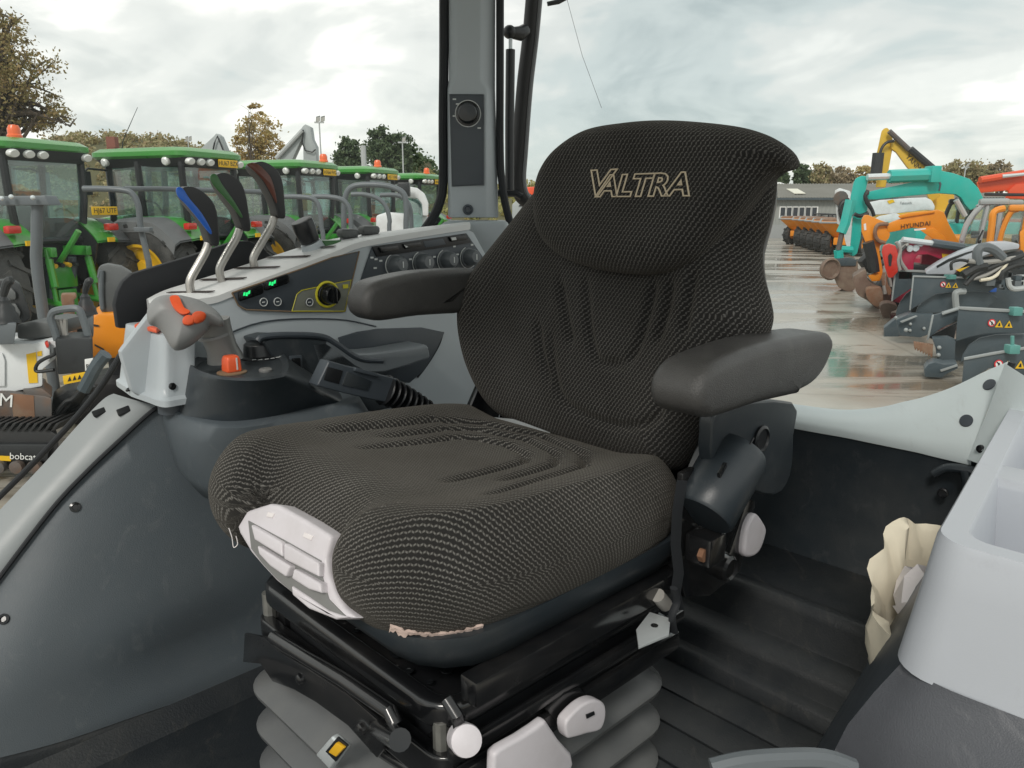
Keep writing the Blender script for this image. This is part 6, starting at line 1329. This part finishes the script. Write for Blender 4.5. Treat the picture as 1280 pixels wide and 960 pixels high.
# cushion
ct = math.radians(3.0); cV = FWD * math.cos(ct) + UP * math.sin(ct); cN = UP * math.cos(ct) - FWD * math.sin(ct); cO = W(0.0, .235, 1.700)
w, f1, f0 = .268, .295, -.225
c_out = [(-.10, f1 - .045), (-.118, f1 - .022), (-.14, f1), (-.19, f1 + .002), (-.235, f1 - .025), (-.258, f1 - .09), (-w, .08), (-w + .004, -.08), (-.25, -.17), (-.215, f0 + .008), (-.12, f0), (0, f0 - .004), (.12, f0), (.215, f0 + .008), (.25, -.17), (w - .004, -.08), (w, .08), (.260, f1 - .115), (.228, f1 - .048), (.175, f1 - .012), (.118, f1 - .006), (.092, f1 - .024), (.075, f1 - .045), (.0, f1 - .05)]
def groove(u, v, hw, apex, start, wd=.0075, dp=.0125):
    """A pressed U: two lines along the seat joined round the back."""
    rad = hw * .55
    side_d = np.abs(np.abs(u) - hw - np.clip((v - apex) * .10, 0, .05)); back_d = np.abs(v - apex - .25 * np.abs(u))
    d = np.where(v > apex + rad, side_d, np.where(np.abs(u) < hw - rad, back_d, np.abs(np.hypot(np.abs(u) - (hw - rad), v - (apex + rad + .12 * hw)) - rad)))
    fade = np.clip((start - v) / .06, 0, 1)
    return -dp * np.exp(-(d / wd) ** 2) * fade
def ctop(u, v, d):
    h = .020 * np.clip((np.abs(u) - .13) / .1, 0, 1) ** 1.5 - .010 * np.exp(-(u / .12) ** 2 - ((v + .02) / .12) ** 2) + .006 * np.clip((v - .12) / .1, 0, 1)
    h += groove(u, v, .075, -.085, .13) + groove(u, v, .115, -.125, .07) + groove(u, v, .155, -.160, .14, .0085, .014)
    return h
cu = make('cushion', stuffed(cO, RGT, cV, cN, c_out, (.060, .080), (.088, .085), ctop, 105, 300), M['seat_cushion_cloth'], seat, smooth=80)
# back
bt_ = math.radians(9); bV = UP * math.cos(bt_) - FWD * math.sin(bt_); bN = FWD * math.cos(bt_) + UP * math.sin(bt_); bO = W(.0, -.015, 1.74)
def bpt(px, py, off=0.0):
    d = onplane(px, py, bO + bN * off, bN) - bO; return (d.dot(RGT), d.dot(bV))
b_px = [(690, 225), (645, 280), (604, 336), (588, 372), (585, 408), (592, 450), (606, 488), (626, 516), (662, 536), (720, 558), (785, 577), (835, 588), (858, 580), (880, 540), (905, 500), (945, 450), (964, 405), (962, 376), (954, 345), (952, 312), (960, 282), (968, 245), (968, 210), (950, 180), (860, 168), (750, 178)]
b_out = [bpt(x, y) for x, y in b_px]
bl = lambda pts: [bpt(x, y, .05) for x, y in pts]
g_lines = [bl([(733, 350), (735, 400), (742, 440), (755, 455), (785, 455)]), bl([(785, 455), (800, 430), (815, 380), (820, 350)]), bl([(700, 350), (708, 400), (715, 430)]), bl([(845, 350), (838, 390), (825, 430)]), bl([(875, 340), (868, 380), (862, 420)]),
           bl([(690, 420), (695, 480), (715, 510), (760, 530), (800, 532), (825, 520), (832, 500)]), bl([(672, 400), (676, 440), (688, 480)])]
def btop(u, v, d):
    h = .016 * np.clip((np.abs(u + .02) - .12) / .11, 0, 1) ** 1.5; cut = np.zeros_like(h)
    for ln in g_lines:
        L_ = np.array([(p.x, p.y) for p in spline([Vector((a, b_, 0)) for a, b_ in ln], 6)]); m_ = len(L_) - 1
        best = np.full(u.shape, 9.0); tt = np.zeros_like(u)
        for k in range(m_):
            (ax_, ay), (bx, by) = L_[k], L_[k + 1]; t = np.clip(((u - ax_) * (bx - ax_) + (v - ay) * (by - ay)) / ((bx - ax_) ** 2 + (by - ay) ** 2 + 1e-12), 0, 1)
            dd = np.hypot(u - ax_ - t * (bx - ax_), v - ay - t * (by - ay)); w_ = dd < best; best = np.where(w_, dd, best); tt = np.where(w_, (k + t) / m_, tt)
        fade = np.clip(tt * 6, 0, 1) * np.clip((1 - tt) * 6, 0, 1); cut = np.minimum(cut, -.0095 * np.exp(-(best / .0078) ** 2) * (.3 + .7 * fade))
    return h + cut
bk = make('backrest', stuffed(bO, RGT, bV, bN, b_out, (.052, .085), (.030, .05), btop, 105, 300), M['seat_cloth'], seat, smooth=80)
make('backrest_shell', stuffed(bO - bN * .035, RGT, bV, bN, [(.0 + a * .94 - .002, .28 + (b_ - .28) * .97) for a, b_ in b_out], (.03, .02), (.045, .05), None, 20, 100), M['black_plastic'], seat, smooth=60)
h_px = [(682, 212), (702, 186), (738, 163), (785, 154), (832, 151), (885, 154), (930, 160), (962, 170), (984, 184), (990, 197), (984, 209), (966, 216), (948, 234), (922, 268), (893, 302), (866, 328), (822, 342), (765, 340), (712, 325), (682, 300), (673, 268), (674, 238)]
h_out = [bpt(x, y, .064) for x, y in h_px]
hr = make('headrest', stuffed(bO + bN * .064, RGT, bV, bN, h_out, (.034, .045), (.055, .03), lambda u, v, d: .010 * np.clip((v - .40) / .08, 0, 1), 50, 220), M['seat_cloth'], seat, smooth=80)
# embroidered lettering, laid on the cloth
bv = BVHTree.FromPolygons([v.co + OFF[hr] for v in hr.data.vertices], [tuple(p.vertices) for p in hr.data.polygons])
def embroider(body, size, px, py, du, sx=1.3, **kw):
    vs, fs = text(body, size, outline=.0011, shear=.16, **kw); o = onplane(px, py, bO + bN * .098, bN); out = []
    tu = (RGT + bV * du).normalized()
    for p in vs:
        q = o + tu * p.x * sx + bV * p.y; h = bv.ray_cast(q + bN * .1, -bN)
        out.append((h[0] if h[0] else q) + bN * (p.z + .0008))
    return MB().add(out, fs)
mbx = embroider('V', .050, 748, 230.5, .0, 1.4); t2 = embroider('ALTRA', .041, 802, 233, .0, 1.28, space=.97); mbx.add(t2.v, t2.f)
make('lettering', mbx, M['thread'], hr, smooth=0, recalc=False)
# white control insert at the front of the cushion
fN = (FWD * .93 + UP * .36).normalized(); fO = W(0, .50, 1.70)
def fp(x, y, off=0.0): return onplane(x, y, fO + fN * off, fN)
def fpr(name, pts, off, th, m, parent, bevel=.003, sp=0, seg=3):
    P = [fp(x, y, off) for x, y in pts]; P = spline(P, sp, True) if sp else P
    return make(name, MB().prism(P, -fN * th), M[m], parent, bevel=bevel, seg=seg, smooth=50)
ci = lambda p: crop(240, 480, 2.0645, p)
ins = fpr('control_insert', ci([(114, 362), (124, 342), (142, 326), (200, 308), (222, 312), (290, 350), (358, 392), (352, 420), (343, 452), (350, 490), (368, 540), (392, 578), (418, 604), (380, 608), (330, 588), (262, 545), (215, 508), (180, 470), (150, 435), (122, 388)]), .012, .05, 'white_plastic', seat, .006, 0)
fpr('insert_shade', ci([(144, 352), (236, 402), (332, 456), (336, 500), (352, 555), (396, 600), (330, 584), (262, 540), (215, 500), (180, 462), (152, 425)]), .0135, .006, 'stem_grey', ins, .001)  # recess is not cut in; its shade is painted as a grey sheet
fpr('rocker_lever', ci([(150, 362), (230, 408), (232, 446), (160, 402)]), .020, .014, 'white_plastic', ins, .003)
fpr('rocker_lever', ci([(236, 410), (326, 462), (326, 498), (236, 452)]), .020, .014, 'white_plastic', ins, .003)
fpr('pull_handle', ci([(166, 416), (252, 470), (240, 498), (200, 470), (172, 440)]), .022, .02, 'white_plastic', ins, .003)
fpr('pull_handle', ci([(262, 476), (330, 514), (332, 540), (300, 530), (256, 502)]), .022, .02, 'white_plastic', ins, .003)
fpr('lower_lip', ci([(255, 520), (300, 550), (350, 585), (400, 602), (370, 608), (300, 580), (258, 545)]), .016, .02, 'white_plastic', ins, .003)
for pts in ([(196, 330), (212, 334), (206, 346), (190, 342)], [(290, 382), (312, 392), (306, 404), (284, 394)]): fpr('embossed_mark', ci(pts), .0135, .004, 'paper', ins, .001)
# seat pan, torn foam, frayed threads
def rrect(r0, r1, f0_, f1_, z, rad, n=5):
    P = []
    for cx, cy, a0 in ((r1 - rad, f1_ - rad, 0), (r0 + rad, f1_ - rad, 90), (r0 + rad, f0_ + rad, 180), (r1 - rad, f0_ + rad, 270)):
        for k in range(n): a = math.radians(a0 + 90 * k / (n - 1)); P.append(W(cx + rad * math.cos(a), cy + rad * math.sin(a), z))
    return P
make('seat_pan', MB().loft([rrect(-.18, .20, .02, .43, 1.585, .06), rrect(-.215, .235, .0, .47, 1.60, .08), rrect(-.240, .255, -.01, .497, 1.635, .09), rrect(-.240, .255, -.01, .497, 1.652, .09)]), M['dark_plastic'], seat, smooth=50)
random.seed(5)
def foam(pts, off):
    b = MB(); pts = [(q.x, q.y) for q in spline([Vector((x, y, 0)) for x, y in pts], 4)]; P = [onobj(cu, x, y, off)[0] for x, y in pts]; top_ = []
    for p in P: top_.append(p + UP * random.uniform(.0005, .005))
    low = [p - UP * random.uniform(.001, .008) + fN * .002 for p in P]
    b.grid([low, [p + (CAM - p).normalized() * .005 for p in P], top_]); return make('torn_foam', b, M['foam'], seat, smooth=60)
foam([(488, 782), (500, 786), (512, 789), (526, 791), (540, 791.5), (556, 791), (572, 789), (588, 785), (604, 781)], .001)
foam([(792, 708), (806, 702), (818, 697), (830, 690)], .001)
make('loose_thread', MB().tube(spline([at(x, y, .93) for x, y in ((286, 660), (290, 672), (292, 684), (297, 680), (295, 670))], 5), .0006, 5), M['paper'], seat)
# upper frame of the suspension: two boxed black frames one above the other, plate, holes
def boxframe(nm, r0, r1, f0_, f1_, z0, z1, t_, rad, bev):
    o_ = [rrect(r0, r1, f0_, f1_, z, rad, 6) for z in (z0, z1)]; i_ = [rrect(r0 + t_, r1 - t_, f0_ + t_, f1_ - t_, z, max(rad - t_, .006), 6) for z in (z1, z0)]
    b = MB(); rg = o_ + i_ + [o_[0]]; n = len(rg[0])
    b.v = [p for q in rg[:4] for p in q]; b.f = [(k * n + q, k * n + (q + 1) % n, ((k + 1) % 4) * n + (q + 1) % n, ((k + 1) % 4) * n + q) for k in range(4) for q in range(n)]; b.m = [0] * len(b.f)
    return make(nm, b, M['black_metal'], seat, bevel=bev, seg=3, smooth=50)
make('frame_plate', MB().loft([rrect(-.19, .22, .04, .455, 1.548, .04), rrect(-.19, .22, .04, .455, 1.556, .04)]), M['black_metal'], seat, bevel=.002)
boxframe('frame_rail', -.208, .236, .02, .470, 1.532, 1.564, .024, .045, .008)
boxframe('lower_frame', -.212, .240, .03, .474, 1.462, 1.506, .02, .03, .004)
make('frame_core', MB().box(W(.014, .24, 1.51), FWD * .20, RGT * .20, UP * .045), M['black_matte'], seat, bevel=.004)
for r, f in ((-.205, .455), (.225, .455)): make('corner_spacer', MB().tube([W(r * .95, f, 1.50), W(r * .95, f, 1.54)], .010, 10), M['bright_steel_dull'], seat)
for r, f, s in ((-.16, .44, .5), (-.14, .40, .8), (-.10, .44, .5), (-.03, .425, 1.1), (.02, .44, .6), (.10, .43, 1.3), (.14, .445, .7), (.17, .41, 1.0), (.19, .36, .7), (.175, .44, .5)):
    make('hole', MB().lathe(W(r, f, 1.5622), UP, [(.009 * s, 0), (.009 * s, .0012), (.0055 * s, .0014), (.005 * s, .0005), (0, .0005)], 14), M['black_gloss'], seat)
make('runner', MB().box(W(.243, .24, 1.583), FWD * .20, RGT * .014, UP * .016), M['black_metal'], seat, bevel=.004)
make('runner', MB().box(W(.246, .25, 1.519), FWD * .22, RGT * .006, UP * .008), M['black_metal'], seat, bevel=.004)
make('side_channel', MB().box(W(.246, .25, 1.482), FWD * .21, RGT * .006, UP * .014), M['black_metal'], seat, bevel=.004)
pq = [(795, 790), (812, 768), (838, 776), (836, 796), (798, 812)]
make('steel_tab', MB().prism([onz(x, y, 1.555) for x, y in pq], (0, 0, .004)), M['bright_steel'], seat, bevel=.001)
make('hole', MB().lathe(onz(818, 782, 1.5592), UP, [(.005, 0), (.005, .0006), (0, .0006)], 12), M['black_gloss'], seat)
# front swing bar and pivot plates
rz = W(0, .475, 1.5)
def fq(x, y, f=.475): return onf(x, y, f)
make('release_bar', MB().tube([fq(342, 796, .49), fq(380, 820, .49), fq(430, 850, .49), fq(488, 890, .49), fq(494, 905, .49)], .009, 12), M['black_metal'], seat)
bp_ = make('pivot_plate', MB().prism([fq(x, y, .478) for x, y in ((310, 790), (335, 795), (352, 812), (390, 834), (440, 866), (480, 900), (484, 935), (476, 945), (440, 905), (400, 876), (372, 860), (345, 850), (330, 828), (308, 826))], FWD * .006), M['black_metal'], seat, bevel=.002)
for px, py in ((376, 848), (453, 910)): make('bolt', MB().lathe(fq(px, py, .484), FWD, [(.008, 0), (.007, .004), (.004, .006), (0, .006)], 14), M['black_metal'], bp_)
make('pivot_bush', MB().tube([fq(466, 905, .46), fq(500, 925, .52)], .012, 14), M['black_metal'], seat)
make('corner_post', MB().box(W(.19, .44, 1.44), FWD * .012, RGT * .012, UP * .06), M['black_metal'], seat, bevel=.003)
make('corner_post', MB().box(W(-.175, .44, 1.50), FWD * .010, RGT * .012, UP * .05), M['black_metal'], seat, bevel=.003)
make('lower_bar', MB().tube([fq(470, 930, .46), fq(540, 975, .46)], .011, 12), M['black_metal'], seat)
# bellows
rings = []; prof = [(1.468, .066), (1.438, .070), (1.434, .066), (1.405, .006), (1.399, .0), (1.393, .001), (1.390, .008), (1.383, .062), (1.376, .070), (1.370, .068), (1.339, .006), (1.333, .0), (1.327, .001), (1.324, .008), (1.317, .062), (1.310, .070), (1.304, .068), (1.273, .006), (1.267, .0), (1.25, .001)]
for z, e in prof: rings.append(rrect(-.228 + e, .236 - e, .015 + e, .497 - e, z, .060 - e * .5, 7))
make('bellows', MB().loft(rings, True), M['bellow_rubber'], seat, bevel=0, smooth=42)
bc = make('belt_buckle', MB().prism([fq(x, y, .50) for x, y in ((404, 938), (424, 915), (441, 930), (422, 957))], FWD * .012), M['bright_steel'], seat, bevel=.004, seg=3)
make('buckle_core', MB().prism([fq(x, y, .513) for x, y in ((409, 938), (424, 920), (437, 931), (422, 951))], FWD * .003), M['black_plastic'], bc, bevel=.001)
make('buckle_button', MB().prism([fq(x, y, .516) for x, y in ((414, 938), (424, 926), (434, 933), (424, 944))], FWD * .005), M['buckle_yellow'], bc, bevel=.002)
# white handles on the door side
sN = RGT
wk = onr(583, 926, .265); wa = (CAM - wk).normalized() + RGT * .3; wa.normalize()
make('white_knob', MB().lathe(wk - wa * .03, wa, [(.017, 0), (.0165, .02), (.0175, .026), (.0165, .032), (.011, .0335), (0, .034)], 26), M['white_plastic'], seat)
make('knob_stalk', MB().tube([onr(558, 874, .235), onr(570, 893, .25), wk - wa * .025], .007, 10), M['black_metal'], seat)
pad = [(607, 936), (616, 928), (640, 915), (660, 902), (672, 893), (676, 900), (688, 918), (704, 935), (707, 948), (700, 965), (660, 985), (606, 962)]
make('white_paddle', MB().prism([onr(x, y, .262) for x, y in pad], RGT * .014), M['white_plastic'], seat, bevel=.005, seg=3, smooth=50)
lv = [(695, 898), (703, 886), (718, 873), (732, 868), (743, 872), (746, 882), (744, 896), (738, 906), (722, 910), (704, 915), (697, 914)]
wl = make('white_lever', MB().prism(spline([onr(x, y, .258) for x, y in lv], 3, True), RGT * .016), M['white_plastic'], seat, bevel=.004, seg=3, smooth=50)
make('lever_slot', MB().prism([onr(x, y, .2745) for x, y in ((732, 893), (742, 889), (743, 893), (733, 898))], RGT * .001), M['black_plastic'], wl, smooth=0)
make('lever_bracket', MB().prism([onr(x, y, .245) for x, y in ((678, 884), (700, 862), (720, 856), (728, 866), (712, 880), (690, 900))], RGT * .008), M['black_metal'], seat, bevel=.002)
# armrests
def armrest(rc, wdt, fr_, zr, ff, zf):
    dirv = (W(rc, ff, zf) - W(rc, fr_, zr)); Lh = dirv.length; e = dirv.normalized(); nz_ = RGT.cross(e); nz_ = nz_ if nz_.z > 0 else -nz_; o = W(rc, fr_, zr)
    prof = [(.014, -.002), (.04, .004), (Lh * .55, .006), (Lh * .8, .0), (Lh * .93, -.008), (Lh * .99, -.026), (Lh, -.046), (Lh * .97, -.062), (Lh * .88, -.071), (Lh * .6, -.070), (Lh * .3, -.074), (.11, -.072), (.06, -.066), (.028, -.050), (.010, -.028), (.006, -.013)]
    Q = spline([Vector((a, b_, 0)) for a, b_ in prof], 4, True); n_ = len(Q); cq = Vector((Lh * .5, -.035, 0)); rings = []; rb = .015; hw = wdt / 2
    for k in range(-8, 9):
        x = hw * math.sin(k / 8 * math.pi / 2); d = max(abs(x) - (hw - rb), 0); ins = rb * (1 - math.sqrt(max(1 - (d / rb) ** 2, 0)))
        ring = []
        for m_ in range(n_):
            t_ = (Q[(m_ + 1) % n_] - Q[m_ - 1]).normalized(); nn = Vector((t_.y, -t_.x, 0)); nn = nn if nn.dot(cq - Q[m_]) > 0 else -nn
            c_ = Q[m_] + nn * min(ins, .0145); ring.append(o + e * c_.x + nz_ * c_.y + RGT * x)
        rings.append(ring)
    cap_ = []
    for ring, sx_ in ((rings[0], -1), (rings[-1], 1)):
        c0_ = sum(ring, Vector()) / n_; cap_.append([p.lerp(c0_, .35) + RGT * sx_ * .0012 for p in ring])
    ar = make('armrest', MB().loft([cap_[0]] + rings + [cap_[1]]), M['armrest_vinyl'], seat, smooth=75)
    return ar
armrest(-.285, .065, -.06, 1.985, .226, 1.985)
ra = armrest(.322, .075, -.155, 1.926, .192, 1.932)
# hinge parts on the door side
dk = onr(938, 548, .285)
make('arm_bracket', MB().prism(spline([onr(x, y, .272) for x, y in ((886, 505), (975, 500), (976, 540), (972, 590), (952, 615), (905, 600), (876, 580), (872, 540))], 3, True), RGT * .022), M['dark_plastic'], seat, bevel=.006, seg=3)
make('pivot_disc', MB().lathe(onr(950, 549, .294), RGT, [(.021, 0), (.021, .004), (.017, .006), (.015, .003), (0, .003)], 22), M['black_plastic'], seat)
hc = onr(882, 637, .295); hx = (-FWD * .74 + UP * .66 + RGT * .02).normalized()
hh = make('recliner_housing', MB().lathe(hc - hx * .01, hx, [(.020, -.001), (.040, 0), (.043, .004), (.043, .03), (.044, .10), (.038, .112), (0, .113)], 30), M['dark_plastic'], seat, smooth=50)
make('housing_seam', MB().tube([hc + hx * u + (UP * .62 - RGT * -.5 + FWD * .1).normalized() * .0436 for u in (0, .04, .09)], .0015, 6), M['black_plastic'], hh)
for k_ in (-1, 1): make('housing_slot', MB().box(hc + hx * .016 + UP * .040 + RGT * .018 + hx.cross(RGT).normalized() * .012 * k_, hx * .009, RGT * .003, UP * .003), M['black_gloss'], hh, bevel=.001)
make('housing_lug', MB().box(hc - UP * .055 - FWD * .005, FWD * .02, RGT * .02, UP * .02), M['black_metal'], seat, bevel=.004)
make('rusty_nut', MB().lathe(onr(876, 692, .30), RGT, [(.010, 0), (.010, .008), (0, .008)], 6), M['rust'], seat, smooth=0)
make('side_bracket', MB().prism([onr(x, y, .262) for x, y in ((846, 590), (862, 582), (866, 680), (905, 690), (928, 620), (938, 625), (918, 712), (880, 742), (850, 744), (838, 700))], RGT * .010), M['black_metal'], seat, bevel=.003)
make('bracket_pin', MB().lathe(onr(903, 708, .272), RGT, [(.020, 0), (.020, .012), (.016, .016), (.013, .013), (0, .013)], 22), M['black_metal'], seat)
make('white_handle', MB().prism(spline([onr(x, y, .262) for x, y in ((920, 655), (930, 638), (940, 648), (944, 660), (936, 684), (924, 692), (916, 686))], 4, True), RGT * .02), M['white_plastic'], seat, bevel=.006, seg=3, smooth=60)
make('belt_strap', MB().grid([[onr(x, y, .285), onr(x + 13, y + 1, .288)] for x, y in ((846, 600), (840, 640), (838, 680), (842, 715), (838, 740), (842, 762))]), M['black_matte'], seat, smooth=60)
make('belt_strap', MB().tube(spline([onr(x, y, .29) for x, y in ((842, 735), (846, 752), (840, 770), (843, 790))], 4), .006, 8, flat=.6), M['black_matte'], seat)
make('strap_anchor', MB().tube([onr(822, 744, .26), onr(832, 756, .26)], .010, 12), M['hose_grey'], seat)
# metal rail and bracket in the gap between cushion and back
make('steel_bracket', MB().prism([onf(x, y, .03) for x, y in ((616, 522), (640, 524), (660, 531), (686, 541), (686, 562), (650, 552), (618, 540))], -FWD * .004), M['bright_steel'], seat, bevel=.001)
make('rear_frame', MB().prism([W(-.22, -.02, 1.56), W(.22, -.02, 1.56), W(.20, -.03, 1.80), W(-.20, -.03, 1.80)], -FWD * .03), M['black_metal'], seat, bevel=.004)
for s in (-1, 1): make('recliner_arm', MB().prism([W(s * .235, .06, 1.60), W(s * .235, -.03, 1.58), W(s * .235, -.06, 1.74), W(s * .235, -.02, 1.80), W(s * .235, .03, 1.72)], RGT * .014 * s), M['black_metal'], seat, bevel=.003)

# ================================================================== THINGS AT THE DOOR SIDE
def tray(name, r0, r1, f0_, f1_, z0, z1, rim, parent):
    def rg(e, z, rad): return [p + RGT * (((p - S0).dot(FWD) - .145) * .147) for p in rrect(r0 - e, r1 + e, f0_ - e, f1_ + e, z, rad, 7)]
    return make(name, MB().loft([rg(.020, z0, .04), rg(.006, z0 + (z1 - z0) * .65, .035), rg(0, z1 - .006, .034), rg(-.003, z1, .032), rg(-rim, z1, .024), rg(-rim - .004, z1 - .004, .022), rg(-rim - .012, z1 - .09, .02)]), M['pale_plastic'], parent, smooth=40)
bn = thing('storage_bin', 'pale grey open storage tray at the right beside the door', 'storage tray', W(.7, .0, 1.4))
tr_body = tray('tray', .595, .88, -.58, .145, 1.645, 1.785, .026, bn)
dv = MB(); skew = lambda p: p + RGT * (((p - S0).dot(FWD) - .145) * .147)
prof_ = [(-.178, 1.70), (-.170, 1.775), (-.163, 1.783), (-.108, 1.783), (-.101, 1.775), (-.093, 1.70)]
dv.loft([[skew(W(r, f, z)) for f, z in prof_] for r in (.612, .74, .865)]); make('divider', dv, M['pale_plastic'], bn, bevel=.003, smooth=50)
screw(onr(1151, 783, .562), (FWD * .3 + RGT * -.9).normalized(), .005, bn)
lf = thing('fender_cover', 'dark grey moulded cover of the near fender below the pale tray', 'fender cover', W(.6, .1, 1.3))
def tpt(px, py, t): return CAM + ray(px, py) * t
A = spline([tpt(x, y, t) for x, y, t in ((1230, 600, 1.0), (1200, 660, .96), (1160, 712, .99), (1120, 770, 1.05), (1075, 845, 1.13), (1020, 935, 1.22), (985, 1000, 1.22))], 5)
B = spline([tpt(x, y, t) for x, y, t in ((1240, 640, .93), (1205, 690, .87), (1172, 745, .84), (1136, 822, .82), (1095, 865, .84), (1042, 938, .86), (1000, 1000, .86))], 5)
make('inner_liner', MB().grid([[a - UP * .02 - FWD * .02, a, a.lerp(c, .3) + (UP * .6 + FWD * .4) * .008, a.lerp(c, .65) + (UP * .6 + FWD * .4) * .010, c] for a, c in zip(A, B)]), M['slate_panel'], lf, smooth=70)
A = [W(.55, .165, 1.648), W(.62, .165, 1.648), W(.70, .165, 1.648), W(.80, .165, 1.648), W(.9, .165, 1.648)]
C2 = [tpt(1042, 940, .855), tpt(1090, 1000, .80), tpt(1150, 1040, .74), tpt(1260, 1080, .66), tpt(1400, 1100, .58)]
A[0] = tpt(1134, 822, .80)
rows = [[a, a.lerp(c, .12) + UP * .004, a.lerp(c, .4) + (UP + FWD) * .010, a.lerp(c, .75) + (UP + FWD) * .012, c, c - UP * .1] for a, c in zip(spline(A, 5), spline(C2, 5))]
make('front_cover', MB().grid(rows), M['slate_cover'] if 'slate_cover' in M else M['slate_panel'], lf, smooth=70)
tag(make('step_lip', MB().tube(spline([tpt(x, y, .70) for x, y in ((890, 962), (930, 953), (985, 949), (1030, 950), (1066, 962))], 4), .010, 10), M['bar_grey']), 'grey rounded edge of a step at the bottom of the door opening', 'step edge')
# paper bag with crumpled tissues
bg = W(.565, -.14, 1.425); bag = thing('paper_bag', 'crumpled cream paper bag standing open between the wall and the pale tray', 'paper bag', bg)
random.seed(21); rings = []; NB = 72
for k, (z, s) in enumerate(((0, .75), (.03, .85), (.09, .95), (.15, 1.0), (.20, 1.05), (.235, 1.10), (.228, 1.02), (.17, .95), (.10, .9))):
    ring = []
    for i in range(NB):
        a = 2 * math.pi * i / NB; q = (abs(math.cos(a)) ** 4 + abs(math.sin(a)) ** 4) ** -.25
        wob = 1 + .05 * math.sin(5 * a + k) + .05 * math.sin(11 * a + 1.7 * k) + (.025 * math.sin(16 * a) if z > .12 else 0)
        ring.append(bg + RGT * (math.cos(a) * .098 * q * s * wob) + FWD * (math.sin(a) * .085 * q * s * wob) + UP * (z + (.006 * math.sin(9 * a + 1) + .008 * math.sin(4 * a) if z > .18 else 0) - (.115 * max(0, math.cos(a - 1.75)) ** 1.5 * z / .235)))
    rings.append(ring)
make('bag', MB().loft(rings, False), M['paper_bag'], bag, smooth=55, recalc=True)
def wad(c, r, label, seed):
    random.seed(seed); b = MB().lathe(c - UP * r, UP, [(r * math.sin(math.pi * i / 7), r * (1 - math.cos(math.pi * i / 7))) for i in range(8)], 11)
    b.v = [v + Vector((random.uniform(-1, 1), random.uniform(-1, 1), random.uniform(-1, 1))) * r * .26 for v in b.v]
    return tag(make('crumpled_tissue', b, M['paper'], smooth=20), label, 'tissue', 'tissues in the paper bag')
wad(bg + UP * .165 + RGT * -.035 + FWD * .015, .045, 'white crumpled tissue lower in the paper bag', 1)
wad(bg + UP * .205 + RGT * .01 + FWD * -.03, .045, 'white crumpled tissue higher in the paper bag beside the tray rim', 2)
wad(bg + UP * .12 + RGT * -.02 + FWD * .06, .04, 'white folded tissue deepest in the front of the paper bag', 3)
